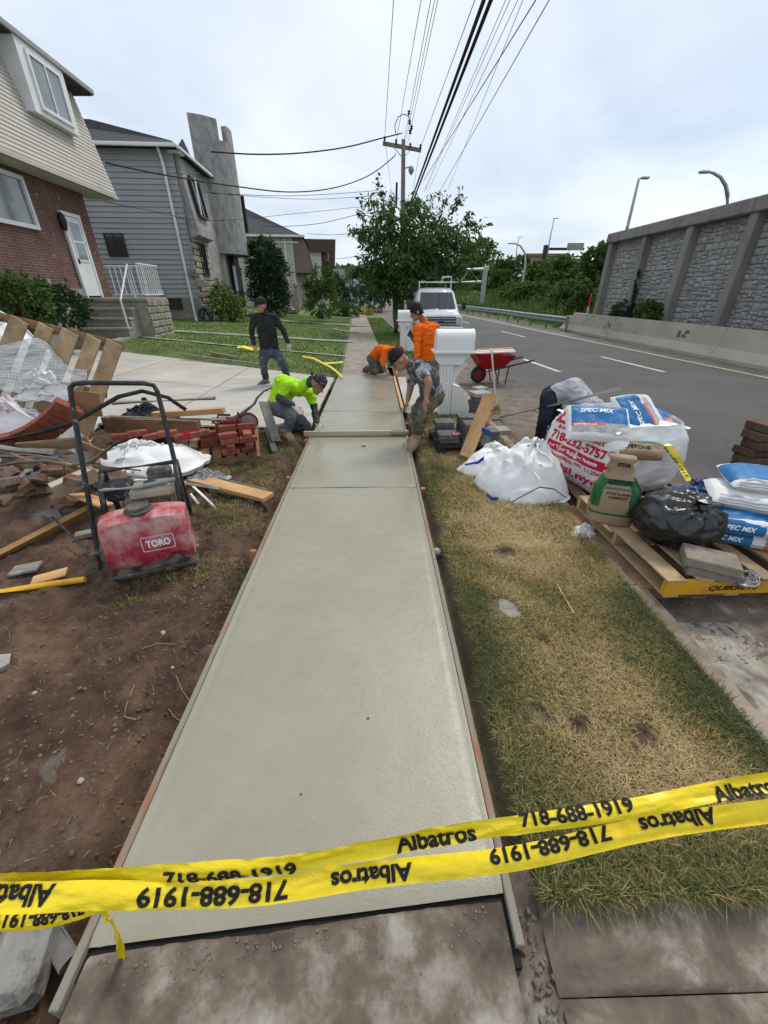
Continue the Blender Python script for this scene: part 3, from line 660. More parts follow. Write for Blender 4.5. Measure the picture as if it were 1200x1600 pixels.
for k in range(11):
    y = lerp(yA+.15, yB-.08, k/10); MB().box((xo-.06, y, lz_+.55), (.022, .022, .9)).build('baluster', m_white, rl)
for k in range(9): MB().box((lerp(.35, xo-.2, k/8), yB-.05, lz_+.55), (.022, .022, .9)).build('baluster', m_white, rl)
mb = MB(); xr = xo-.3
mb.tube([(xr, yA+.05, lz_), (xr, yA+.05, lz_+.95), (xr, yA-1.0, lz_-.05), (xr, yA-1.0, lz_-.85)], .03, 8); mb.build('hand_rail', m_white, rl)
# ---- grey house with castle parapet
h2 = thing('castle_house', 'grey sided house with a castle like crenellated stucco front', 'house', (-9.05, 23.4, .35), HR)
zs = hit(h2, 250, 465, y=0).z; zg = hit(h2, 315, 233, y=0).z
MB().box((-5, 5.2, zs/2-.2), (9.98, 10.3, zs+.4)).build('foundation', m_tanbrick, h2)
MB().box((-5, 5.2, (zs+zg)/2), (9.94, 10.2, zg-zs)).build('wall_core', m_stucco, h2)
nb = 28; bh = (zg-zs)/nb
for i in range(nb):
    z0 = zs+i*bh; mb = MB(); q = [Vector((0, .1, z0)), Vector((0, .045, z0)), Vector((0, .085, z0+bh)), Vector((0, .1, z0+bh))]
    mb.rings([[p+EX*-9.9 for p in q], [p+EX*.02 for p in q]]); mb.build('siding_board', m_grey_s, h2)
# roof
E0 = zg+.05; mb = MB(); rd = hit(h2, 178, 187, y=3.5)
mb.add([(.35, -.35, E0), (.35, 10.5, E0), (-10.3, 10.5, E0), (-10.3, -.35, E0), (-1.2, 4.2, E0+1.25), (-5.2, 4.6, E0+2.1), (-9, 4.6, E0+2.1)],
       [(0, 4, 5, 6, 3), (0, 1, 4), (1, 2, 6, 5, 4), (3, 6, 2), (0, 3, 2, 1)]); mb.build('roof', m_shing, h2)
mb = MB(); mb.box((-4.95, -.4, E0-.03), (10.6, .13, .13), None, 0, .02); mb.box((.4, 2.2, E0-.05), (.13, 5.0, .13), None, 0, .02); mb.build('gutter', m_white, h2)
mb = MB(); mb.box((.1, .3, E0-.14), (.5, .6, .1)); mb.build('eave_return', m_white, h2)
p0, p1 = hit(h2, 249, 231, y=-.08), hit(h2, 304, 502, y=-.08)
mb = MB(); mb.tube([(p0.x, -.33, E0-.08), (p0.x, -.06, E0-.5), (p0.x+.02, -.04, 1), (p0.x+.03, -.04, .25), (p0.x+.15, -.35, .1)], .06, 8); mb.build('downspout', m_white, h2)
a, b_ = hit(h2, 161, 364, y=.05), hit(h2, 201, 401, y=.05)
window(h2, ((a.x+b_.x)/2, .03, (a.z+b_.z)/2), EX, EZ, -EY, b_.x-a.x, a.z-b_.z, m_darkframe, m_glass_d, .07, 1)
a, b_ = hit(h2, 252, 466, y=.0), hit(h2, 286, 483, y=.0)
window(h2, ((a.x+b_.x)/2, .02, (a.z+b_.z)/2), EX, EZ, -EY, b_.x-a.x, a.z-b_.z, m_darkframe, m_glass_d, .06, 1)
p0, p1, p2 = hit(h2, 310, 271, y=-.02), hit(h2, 279, 272, y=-.02), hit(h2, 300, 418, y=-.02)
mb = MB(); mb.tube([p0, (p1.x+.1, -.02, p1.z), (p1.x, -.02, p1.z-.1), p2], .025, 6); mb.build('conduit', m_galv, h2)
p = hit(h2, 302, 425, y=-.05); mb = MB(); mb.box(p, (.3, .16, .42), None, 0, .03); mb.lathe([(.11, 0), (.1, .1)], p+Vector((0, -.08, .06)), 10, Matrix.Rotation(PI/2, 3, 'X')); mb.build('electric_meter', m_galv, h2)
p = hit(h2, 314, 442, y=-.05); MB().box(p, (.42, .14, .36), None, 0, .02).build('utility_box', m_conc, h2)
p = hit(h2, 252, 457, y=.0); MB().box(p, (.24, .1, .24)).build('vent_plate', m_white, h2)
mb = MB(); rr = random.Random(4)
for k in range(5):
    q = hit(h2, 316+rr.uniform(-6, 6), 455+rr.uniform(-6, 22), y=-.05); mb.tube([q+Vector((rr.uniform(-.2, .2), 0, rr.uniform(0, .4))) for _ in range(5)], .012, 5)
mb.build('loose_wires', m_rubber, h2)
# front: first floor stone, upper stucco bay with window
rr = random.Random(12)
for i in range(6):
    for j in range(14):
        z0 = .1+j*.27; w = .42
        y = .1+i*w+(w*.45 if j % 2 else 0)
        if 1.0 < y < 1.9 and 2.2 < z0 < 3.6: continue
        MB().box((.0+rr.uniform(.02, .05), y+.2, z0+.13), (.1, w*rr.uniform(.8, .96), .27*rr.uniform(.8, .95)), Matrix.Rotation(rr.uniform(-.06, .06), 3, 'X'), 0, .03).build('veneer_stone', m_stonev, h2)
window(h2, (.08, 1.5, 2.95), EY, EZ, EX, .95, 1.5, m_darkframe, m_glass_d, .08, 1, .1)
z2 = zs+2.55
MB().prism([(0, z2), (.45, z2+.15), (.45, z2+.5), (.1, zg-.1), (0, zg)], (0, .25, 0), EX, EZ, (0, 2.5, 0)).build('upper_bay', m_stucco, h2)
window(h2, (.4, 1.5, z2+1.75), EY, Vector((-.12, 0, 1)).normalized(), Vector((1, 0, .12)).normalized(), 1.35, 1.6, m_darkframe, m_glass_d, .09, 1, .12)
MB().box((.47, 1.2, z2+1.75), (.06, .12, 1.5)).build('window_mullion', m_white, h2)
# curved tower
tc_ = Vector((-.9, 7.2, 0)); TR = 2.15; ztp = 9.7
def tp(phi, r, z): return Vector((tc_.x+r*math.cos(phi), tc_.y+r*math.sin(phi), z))
ztb = zs+2.5
phis = [R(a) for a in np.linspace(-78, 78, 27)]
def ttop(i):
    a = i/26
    if a < .26: return ztp
    if a < .36: return ztp-.85
    if a < .62: return ztp-.1
    if a < .68: return ztp-.3
    if a < .9: return ztp-.25
    return ztp-.55
mb = MB()
for i in range(26):
    a, b2 = phis[i], phis[i+1]; z = ttop(i)
    o4 = [tp(a, TR, ztb), tp(b2, TR, ztb), tp(b2, TR, z), tp(a, TR, z)]; i4 = [tp(a, TR-.3, ztb), tp(b2, TR-.3, ztb), tp(b2, TR-.3, z), tp(a, TR-.3, z)]
    mb.add(o4+i4, [(0, 1, 2, 3), (7, 6, 5, 4), (3, 2, 6, 7), (4, 5, 1, 0), (0, 3, 7, 4), (1, 5, 6, 2)])
mb.build('parapet_tower', m_stucco, h2)
MB().rings([[tp(a, TR+.05, ztb-.18) for a in phis]+[tp(phis[-1], .3, ztb-.18), tp(phis[0], .3, ztb-.18)], [tp(a, TR+.05, ztb+.02) for a in phis]+[tp(phis[-1], .3, ztb+.02), tp(phis[0], .3, ztb+.02)]]).build('tower_soffit', m_stucco, h2)
for a in (-60, 55): MB().rings([[tp(R(a), TR-.45, z)+Vector((.2*math.cos(k*PI/4), .2*math.sin(k*PI/4), 0)) for k in range(8)] for z in (0, ztb-.1)]).build('column', m_stonev, h2)
MB().box((-.6, 6.2, ztb/2), (.3, 4.2, ztb)).build('porch_wall', m_stonev, h2)
# arched doorway at the far side
mb = MB(); ar = [(-.75, 0), (.75, 0), (.75, 2.3)]+[(.75*math.cos(k*PI/8), 2.3+.9*math.sin(k*PI/8)) for k in range(1, 8)]+[(-.75, 2.3)]
mb.prism(ar, (.25, 7.6, .6), EY, EZ, (.1, 0, 0)); mb.build('arched_door', m_darkframe, h2)
for s in (-1, 1): MB().box((.34, 7.6+s*.82, 1.75), (.16, .14, 2.4)).build('door_jamb', m_white, h2)
mb = MB()
for k in range(10): mb.box((.75, 4.4+k*.24, 1.05), (.03, .03, .9))
mb.box((.75, 5.5, 1.5), (.04, 2.5, .04)); mb.build('porch_railing', m_darkframe, h2)
window(h2, (1.0, 8.1, z2+2.0), Vector((-.6, .8, 0)), EZ, Vector((.8, .6, 0)), 1.2, 1.9, m_darkframe, m_glass_d, .09, 1, .12)
MB().prism([(-1, 0), (1, 0), (0, 1.1)], (.5, 9.6, zg-.2), EY, EZ, (-2, 0, 0)).build('far_gable', m_white, h2)
MB().box((-.3, 9.5, zg-1.5), (1.3, 1.7, 2.6)).build('far_bay', m_stucco, h2)
MB().prism([(-.9, .0), (.9, 0), (0, .5)], (.3, .9, E0), EY, EZ, (.05, 0, 0)).build('front_gable', m_shing, h2)
window(h2, (.38, 9.5, zg-1.5), EY, EZ, EX, .95, 1.5, m_white, m_glass_d, .1, 0, .08)
# hose reel
p = hit(h2, 322, 490, y=-.3); hr = thing('hose_reel', 'coiled green garden hose on a reel beside the grey house', 'hose reel', MW[h2.name]@Vector((p.x, -.4, 0)), HR)
mb = MB()
for k in range(5): mb.tube([(.32*math.cos(a), .06*k-.12, .42+.32*math.sin(a)) for a in [2*PI*i/14 for i in range(15)]], .045, 6)
mb.build('hose', M('green_hose', (.02, .07, .05), None, rough=.5), hr); mb = MB(); mb.tube([(-.25, -.2, 0), (0, 0, .8), (.25, .2, 0)], .03, 6); mb.tube([(-.25, .2, 0), (0, 0, .8), (.25, -.2, 0)], .03, 6); mb.build('reel_frame', m_darkframe, hr)
# ---- third house
h3 = thing('beige_house', 'pale sided house with dark hip roof behind the tall evergreen', 'house', (-7.2, 42, .4), R(5))
e3 = hit(h3, 466, 370, y=0).z; f3 = hit(h3, 466, 424, y=0).z
MB().box((-5, 5, e3/2), (10, 10, e3)).build('wall', m_beige, h3)
for i in range(14):
    z0 = f3+(e3-f3)*i/14; mb = MB(); hh = (e3-f3)/14; q = [Vector((0, 0, z0)), Vector((0, -.06, z0)), Vector((0, -.01, z0+hh)), Vector((0, 0, z0+hh))]
    mb.rings([[p+EX*-9.8 for p in q], [p for p in q]]); mb.build('siding_board', m_beige, h3)
mb = MB(); mb.add([(1.0, -.4, e3), (1.0, 10.4, e3), (-10.4, 10.4, e3), (-10.4, -.4, e3), (-4.4, 4.6, e3+2.6), (-6, 5.2, e3+2.6)], [(0, 4, 5, 3), (0, 1, 4), (1, 2, 5, 4), (3, 5, 2), (0, 3, 2, 1)]); mb.build('roof', m_shing, h3)
MB().box((-4.7, -.45, e3+.02), (11.6, .13, .16)).build('gutter', m_white, h3)
m_pink = M('mauve_mansard', (.22, .17, .16), (.16, .12, .115), 2, .85, .4, 30, stretch=(3, 3, .3))
MB().prism([(0, f3-.1), (1.5, f3-.1), (.8, e3-.05), (0, e3-.05)], (0, -.02, 0), EX, EZ, (0, 7, 0)).build('front_bay', m_pink, h3)
for k in range(9): MB().prism([(1.5, f3-.12), (1.56, f3-.12), (.86, e3), (.8, e3)], (0, .1+k*.8, 0), EX, EZ, (0, .08, 0)).build('batten', m_pink, h3)
p = hit(h3, 447, 400, y=-.1); mb = MB(); mb.tube([(p.x, -.1, e3-.1), (p.x, -.1, .4)], .07, 6); mb.tube([(p.x-1.4, -.1, e3-1.8), (p.x-1.3, -.1, e3-.55), (p.x-1.0, -.1, e3-.42), (p.x+1.2, -.1, e3-.42)], .07, 6); mb.build('downspout', m_white, h3)
for k in range(3): MB().box((.5, 1.2+2.0*k, f3/2), (.35, .35, f3)).build('porch_column', m_stonev, h3)
s3 = thing('stoop', 'stone stoop with ball topped newel post beside the tall evergreen', 'steps', A(452, 488, 36), R(5))
for k in range(4): MB().box((0-.3*k, .0, .1+.18*k), (1.4-.3*k+.0, 1.6, .2)).build('step', m_conc, s3)
MB().box((.75, -.8, .85), (.35, .35, 1.7), None, 0, .03).build('newel_post', m_stonev, s3)
MB().lathe([(.02, 0), (.16, .05), (.2, .2), (.14, .36), (.02, .42)], (.75, -.8, 1.7), 10).build('ball_finial', m_stonev, s3)
MB().box((-.2, -.8, 1.5), (1.9, .12, .1), Matrix.Rotation(R(32), 3, 'Y')).build('rail_cap', m_white, s3)
for k in range(6): MB().lathe([(.06, 0), (.09, .25), (.05, .5), (.07, .8)], (-.9+.27*k, -.8, .95-.14*k+.2), 6).build('baluster', m_stonev, s3)
# ---- fourth house, brown mansard
h4 = thing('mansard_house', 'cream house with dark brown mansard roof further down the street', 'house', (-6.6, 58, .4), R(6))
e4 = hit(h4, 505, 394, y=0).z; r4 = hit(h4, 500, 372, y=0).z
m_brown = M('brown_shingle', (.07, .045, .042), (.11, .07, .06), 3, .9, .5, 20, stretch=(1, 1, 3)); m_cream = M('cream_siding', (.52, .49, .43), (.47, .44, .385), 2, .7, .1, 40, stretch=(1, 1, 6))
MB().box((-5, 5, e4/2), (10, 10, e4)).build('wall', m_cream, h4)
MB().prism([(-10.3, e4), (.6, e4), (-.9, e4+1.3), (-9, e4+1.3)], (0, -.4, 0), EX, EZ, (0, 3, 0)).build('lower_roof', m_brown, h4)
MB().prism([(-10, e4+.3), (1.6, .4+e4-2.6), (1.9, r4), (-10, r4)], (0, 1.0, 0), EX, EZ, (0, 8, 0)).build('mansard', m_brown, h4)
mb = MB(); p = hit(h4, 514, 420, y=-.1); mb.tube([(p.x, -.1, e4-.2), (p.x, -.1, 1)], .09, 6); mb.build('downspout', m_galv, h4)
window(h4, (-3, -.03, e4-1.8), EX, EZ, -EY, 1.1, 1.4, m_white, m_glass_d, .1, 1)
# ---- far gabled house and garages
h5 = thing('gabled_house', 'far white gabled house at the end of the sidewalk', 'house', A(566, 472, 95)-Vector((0, 0, .6)), R(4))
w5 = 8.8; z5 = 3.3
MB().box((0, 4, z5/2), (w5, 8, z5)).build('wall', m_white, h5)
MB().prism([(-w5/2-.5, z5), (w5/2+.5, z5), (0, z5+2.4)], (0, -.4, 0), EX, EZ, (0, 9, 0)).build('roof', m_white, h5)
MB().prism([(-w5/2-.9, z5), (-w5/2-.5, z5-.2), (0, z5+2.35), (w5/2+.5, z5-.2), (w5/2+.9, z5), (0, z5+2.7)], (0, -.6, 0), EX, EZ, (0, 9.4, 0)).build('roof_edge', m_conc, h5)
MB().prism([(0, z5-.6), (4.4, z5-.6), (4.4, z5+.2), (2.2, z5+1.3), (0, z5+.2)], (.4, -.8, 0), EX, EZ, (0, .6, 0)).build('brick_gable', m_brickw, h5)
for x in (-3, -1.6, 1.8, 3): window(h5, (x, -.9 if x > 0 else -.1, 2.0), EX, EZ, -EY, 1.0, 1.5, m_white, m_glass_d, .12, 1)
fn = thing('white_fence', 'low white fence at the far end of the sidewalk', 'fence', A(609, 476, 80)-Vector((0, 0, .5)), 0)
for k in range(12): MB().box((-1.8+.33*k, 0, .5), (.2, .05, 1.0)).build('picket', m_white, fn)
MB().box((0, .05, .8), (4, .06, .1)).build('rail', m_white, fn)
h6 = thing('white_garage', 'white wall of a far building behind the small trees', 'house', A(598, 478, 88)-Vector((0, 0, .5)), 0)
MB().box((0, 3, 1.7), (4.5, 6, 3.4)).build('wall', m_white, h6); MB().prism([(-2.6, 3.4), (2.6, 3.4), (0, 4.5)], (0, -.2, 0), EX, EZ, (0, 6.4, 0)).build('roof', m_shing, h6)

# ================================================================ garden planting
shrub('evergreen_tree', 'tall dark evergreen tree in front of the castle house', A(425, 489, 31)-Vector((0, 0, .1)), [(0, 0, 1.2, 1.3, 1.2, 1.2), (.05, 0, 2.4, 1.3, 1.2, 1.2), (-.15, 0, 3.4, 1.0, .95, .95), (-.5, .2, 3.9, .5, .5, .45), (.6, 0, 3.3, .5, .5, .65)], 14000, .17, LM_d, 'tree', seed=3, aspect=.4)
shrub('shrub', 'variegated yellow green bush against the grey house corner', A(358, 500, 24.2), [(0, 0, .8, .8, .7, .8), (.5, .2, .55, .6, .6, .55), (-.3, .1, 1.3, .5, .5, .6)], 3200, .13, LM_y, seed=5)
shrub('shrub', 'bushy green shrub standing alone on the lawn', A(503, 497, 28), [(0, 0, 1.0, .95, .9, 1.0), (.1, 0, 2.0, .8, .8, .8), (-.45, 0, 1.5, .55, .5, .6), (.5, 0, 2.5, .35, .35, .5)], 5200, .13, LM_w, seed=6)
shrub('shrub', 'dark rounded shrub next to the solitary lawn bush', A(540, 486, 38), [(0, 0, 1.2, 1.2, 1, 1.2), (.8, 0, .9, .9, .8, .9), (-.6, 0, 1.9, .7, .7, .8)], 3600, .17, LM_d, seed=7)
shrub('small_tree', 'small purple green tree in front of the far gabled house', A(562, 480, 60), [(0, 0, 2.6, 1.4, 1.2, 1.5), (.2, 0, 3.6, 1.0, 1.0, .9)], 2600, .22, LM_d, 'tree', seed=8)
shrub('shrub', 'clipped rounded dark hedge bush beside the far sidewalk', A(586, 488, 47), [(0, 0, .9, .95, .9, 1.0), (.0, 0, 1.5, .8, .8, .7)], 3000, .14, LM_d, seed=9)
shrub('shrub', 'yellow flowering bush at the sidewalk edge', A(573, 494, 41), [(0, 0, .35, .5, .4, .4), (.6, 0, .25, .4, .35, .3)], 1300, .12, LM_f, seed=10)
shrub('ornamental_grass', 'low arching grass clump on the lawn edge', A(530, 491, 36), [(0, 0, .4, .9, .6, .5), (.9, .1, .35, .6, .5, .45)], 1800, .3, LM_w, 'plant', seed=11, aspect=.12, droop=.4)
shrub('shrub', 'dark shrub growing against the brick house, right of the pair', A(100, 512, 12.6), [(0, 0, .5, .75, .6, .55), (-.3, 0, .75, .5, .45, .4)], 3600, .1, LM_d, seed=13)
shrub('shrub', 'lighter green shrub under the brick house window', A(48, 512, 11.6), [(0, 0, .55, .8, .6, .55), (-.7, 0, .45, .6, .5, .45), (.3, 0, .9, .45, .4, .35)], 3600, .1, LM_w, seed=14)
shrub('small_tree', 'small roadside tree behind the street tree trunk', A(596, 492, 52), [(0, 0, 3.0, 1.7, 1.5, 1.4), (.6, 0, 4.0, 1.3, 1.2, 1.1), (-.9, 0, 3.6, .9, .9, .8)], 3400, .24, LM_w, 'tree', seed=15)
# ================================================================ right side: retaining wall, barrier, rails, lamps
m_stone = M('ashlar_stone', (.36, .355, .345), (.25, .245, .24), 5, .95, .7, 30, obrand=.16, dirt=(.36, .355, .34), dsc=3, dlo=.55, dhi=.7)
m_wallc = M('wall_concrete', (.27, .255, .235), (.2, .19, .175), 1.5, .9, .4, 40, stretch=(1, 1, .4), dirt=(.13, .12, .11), dsc=1.4, dlo=.52, dhi=.7)
rw = thing('retaining_wall', 'tall grey retaining wall of stone pattern panels with concrete posts', 'wall', (12, 23.5, 0), 0)
WY = [23.5-2.85*k for k in range(7)]; ZT = 3.95; ZB = .2
MB().box((.28, -8.6, (ZT+ZB)/2), (.3, 17.4, ZT-ZB)).build('backing', m_wallc, rw)
for k, y in enumerate(WY): MB().box((-.02, y-23.5, (ZT+ZB)/2), (.34, .34, ZT-ZB+.02), None, 0, .02).build('post', m_wallc, rw)
for k in range(6): MB().box((-.05, (WY[k]+WY[k+1])/2-23.5, ZT+.19), (.5, 2.83, .4), None, 0, .03).build('coping', m_wallc, rw)
MB().box((-.05, .14, ZT+.19), (.5, .26, .4), None, 0, .03).build('coping', m_wallc, rw)
rr = random.Random(23); ST = []
def split(y0, y1, z0, z1, d=0):
    w, h = y1-y0, z1-z0
    if (w < .46 and h < .25 and rr.random() < .8) or (w < .26 and h < .17) or d > 9: ST.append((y0, y1, z0, z1)); return
    if w/h > 1.25 or (w > .6 and h < .3): t = lerp(y0, y1, rr.uniform(.33, .67)); split(y0, t, z0, z1, d+1); split(t, y1, z0, z1, d+1)
    else: t = lerp(z0, z1, rr.uniform(.33, .67)); split(y0, y1, z0, t, d+1); split(y0, y1, t, z1, d+1)
for k in range(6):
    a, b_ = WY[k+1]+.17-23.5, WY[k]-.17-23.5; split(a, b_, ZB, 1.48); split(a, b_, 1.5, ZT)
def stone(mb, q, r):
    y0, y1, z0, z1 = q; g = .012; j = lambda: r.uniform(-.022, .022)
    base = [(y0+g+j()*.4, z0+g+j()*.4), (y1-g+j()*.4, z0+g+j()*.4), (y1-g+j()*.4, z1-g+j()*.4), (y0+g+j()*.4, z1-g+j()*.4)]
    cy, cz = (y0+y1)/2, (z0+z1)/2; px = r.uniform(.025, .06)
    o = [Vector((.14, y, z)) for y, z in base]; i = [Vector((.14-px*r.uniform(.7, 1.1), cy+(y-cy)*.86+j()*.3, cz+(z-cz)*.8+j()*.3)) for y, z in base]; c = Vector((.14-px*1.25, cy+j(), cz+j()))
    mb.add(o+i+[c], [(0, 4, 5, 1), (1, 5, 6, 2), (2, 6, 7, 3), (3, 7, 4, 0), (4, 8, 5), (5, 8, 6), (6, 8, 7), (7, 8, 4)])
# largest in view become single parts, the rest one part
ST.sort(key=lambda q: -(q[1]-q[0])*(q[3]-q[2])/(abs((q[0]+q[1])/2+23.5-13.2)+6)**2 if (q[0]+23.5) > 13.2 and q[3] > .7 else 0)
for q in ST[:300]: mb = MB(); stone(mb, q, rr); mb.build('stone', m_stone, rw)
mb = MB()
for q in ST[300:]: stone(mb, q, rr)
mb.build('stones', m_stone, rw, kind='stuff')
# barrier
ba = thing('concrete_barrier', 'long low pale concrete road barrier below the retaining wall', 'barrier', (10.62, 24, -.12), 0)
m_barr = M('barrier_concrete', (.45, .41, .335), (.36, .325, .265), 1.2, .9, .3, 50, stretch=(1, .5, 1.2), dirt=(.22, .2, .17), dsc=1.5, dlo=.55, dhi=.75)
prof = [(0, 0), (0, .12), (.2, .38), (.3, .93), (.5, .93), (.5, 0)]
for k in range(9):
    y1 = -k*3.6; y0 = y1-3.585
    MB().prism(prof, (0, y0, 0), EX, EZ, (0, y1-y0, 0)).build('segment', m_barr, ba)
MB().prism([(0, 0), (0, .12), (.2, .36), (.28, .75), (.5, .75), (.5, 0)], (0, .01, 0), EX, EZ, (0, .8, 0)).build('end_segment', m_barr, ba)
m_mark = M('dark_paint_mark', (.1, .1, .1), (.16, .16, .15), 12, .9)
mi_ = MW[ba.name].inverted()
for (u, v, w, h) in ((1065, 530, .55, .35), (949, 515, .4, .35)):
    p = mi_@AX(u, v, 10.85); rr2 = random.Random(int(u)); mb = MB()
    for k in range(7):
        y, z = p.y+rr2.uniform(-w, w)*.5, .62+rr2.uniform(-.5, .5)*h*.6
        s = rr2.uniform(.03, .07); f_ = lambda z: .2+.1*(z-.38)/.55-.004-.0004*k
        mb.add([(f_(z-s), y-s*1.5, z-s), (f_(z-s), y+s*1.5, z-s*.8), (f_(z+s), y+s*1.2, z+s), (f_(z+s), y-s*1.4, z+s*.9)], [(0, 1, 2, 3)])
    mb.build('painted_mark', m_mark, ba)
# guard rail
m_steel = M('galvanised_steel', (.42, .43, .44), (.32, .33, .34), 2, .45, .1, 40, metal=.6)
gr = thing('guard_rail', 'long galvanised double guard rail curving beyond the concrete barrier', 'guard rail', (10.9, 24, -.1), 0)
gy = list(np.arange(23.6, 46, 1.2))+list(np.arange(46, 78, 2.))
gpts = [Vector((11.0+fx(y)+.1*math.sin(y*.4), y, -.1)) for y in gy]
def wbeam(z0):
    mb = MB(); sec = [(0, 0), (-.07, .04), (-.07, .09), (0, .14), (0, .17), (-.07, .22), (-.07, .27), (0, .31), (.01, .31), (.01, 0)]
    mb.rings([[p+Vector((a, 0, z0+b)) for a, b in sec] for p in gpts]); return mb
wbeam(.42).build('rail_beam', m_steel, gr, True); wbeam(.82 if False else .78).build('upper_rail_beam', m_steel, gr, True) if False else None
for k, p in enumerate(gpts[::2]): MB().box(p+Vector((.1, 0, .38)), (.1, .12, .76)).build('rail_post', m_wallc, gr, True)
mp = thing('marker_post', 'white marker post with red top behind the guard rail', 'post', A(916, 496, 25), 0)
MB().lathe([(.05, -.3), (.05, .55), (.052, .56)], (0, 0, 0), 8).build('post', m_white, mp); MB().lathe([(.054, .55), (.054, 1.15), (.02, 1.17)], (0, 0, 0), 8).build('red_sleeve', M('red_reflective', (.6, .06, .02), None, rough=.5), mp)
# embankment behind the rail
def ez(x, y):
    d = x-(11.6+fx(y)); t = min(1, max(0, d/26)); hgt = 2.6*min(1, max(0, (y-22)/8)); return -.15+hgt*t*t*(3-2*t)+.25*fbm(x*.3, y*.3)*min(1, max(0, d*.3))
MB().grid(lambda u, w: (lambda y: (lambda x: (x, y, ez(x, y)))(lerp(11.3, 70, u**1.6)+fx(y)))(lerp(23.4, 170, w**1.5)), 40, 60).build('embankment', m_lawn, kind='structure', smooth=True)
MB().grid(lambda u, w: (lerp(12.6, 60, u), lerp(-8, 24, w), 3.9), 4, 4).build('upper_road', m_asph, kind='structure')
# sign gantry over the road
gt = thing('sign_gantry', 'grey tubular sign gantry reaching over the road', 'gantry', Vector((11.1, 52, .1)), 0)
p = A(759, 416, 52)-Vector((11.1, 52, .1)); gz_ = p.z
MB().box((p.x, 0, gz_/2-.3), (.45, .45, gz_+.6), None, 0, .05).build('upright', m_steel, gt)
q1, q2 = A(757, 421, 52).z-.1, A(757, 441, 52).z-.1
for z in (q1, q2): MB().tube([(p.x, 0, z), (-6, 0, z)], .2, 10).build('chord', m_steel, gt)
mb = MB()
for k in range(3): x = p.x-.6-k*2.2; mb.tube([(x, 0, q2), (x-1.1, 0, q1), (x-2.2, 0, q2)], .07, 6)
mb.build('lattice', m_steel, gt)
p3_ = A(526, 428, 52)-Vector((11.1, 52, .1)); MB().box((p3_.x, -.4, (q1+q2)/2+.1), (1.9, .12, 1.1)).build('sign_back', m_steel, gt)
# lamps
def lamp(name, label, pts, r, Y, headdir, hl=.8):
    W3 = [A(u, v, Y) for u, v in pts]; b0 = W3[0]
    t = thing(name, label, 'street lamp', b0, 0, 'street lamps along the highway')
    L = [w-b0 for w in W3]; n = len(L); mb = MB(); mb.tube(L, [lerp(r, r*.55, i/(n-1)) for i in range(n)], 8); mb.build('pole', m_steel, t, smooth=True)
    e = L[-1]; MB().box(e+Vector((headdir*hl*.4, 0, -.02)), (hl, .28, .16), None, 0, .05).build('lamp_head', m_steel, t); return t
lamp('street_lamp', 'curved arm lamp standing above the retaining wall at the right', [(1136, 330), (1137, 305), (1134, 290), (1126, 277), (1114, 270), (1106, 268)], .13, 32, -1, .6)
lamp('street_lamp', 'straight lamp pole above the left end of the retaining wall', [(976, 372), (984, 340), (998, 280), (1003, 277)], .12, 34, 1, .55)
lamp('street_lamp', 'thin lamp pole beside the far overhead sign structure', [(854, 405), (860, 370), (866, 341)], .16, 95, 1, 1.0)
lamp('street_lamp', 'pale lamp with an arched arm rising out of the greenery', [(811, 490), (815, 450), (821, 410), (820, 395), (813, 384), (804, 380)], .16, 58, -1, .9)
lamp('street_lamp', 'smallest thin lamp pole behind the arched lamp', [(806, 405), (808, 385), (811, 370)], .16, 130, 1, 1.2)
# far overhead structure
og = thing('overpass', 'far concrete overpass with dark overhead sign frame above the trees', 'bridge', Vector((46, 110, 0)), 0)
f2 = lambda u, v: A(u, v, 110)-Vector((46, 110, 0))
a, b_ = f2(826, 400), f2(876, 424); MB().box(((a.x+b_.x)/2, 1, (a.z-1)/2), (b_.x-a.x, 2, a.z+1)).build('abutment', m_wallc, og)
MB().box(((a.x+b_.x)/2, .9, a.z+.2), (b_.x-a.x+1.5, 2.4, .6)).build('deck_edge', m_oldwood, og)
a = f2(851, 402); b_ = f2(852, 385); MB().box(((a.x+b_.x)/2, 0, (a.z+b_.z)/2), (.8, .8, b_.z-a.z+.5)).build('upright', m_darkframe, og)
a = f2(852, 389); b_ = f2(912, 391); MB().box(((a.x+b_.x)/2, 0, a.z), (b_.x-a.x, .5, .5)).build('beam', m_darkframe, og)
MB().box(((a.x+b_.x)/2, 0, a.z-1.5), (b_.x-a.x, .25, .25)).build('lower_beam', m_darkframe, og)
a = f2(886, 380); b_ = f2(909, 391); MB().box(((a.x+b_.x)/2, -.5, (a.z+b_.z)/2), (b_.x-a.x, .3, a.z-b_.z)).build('sign_back', m_conc, og)
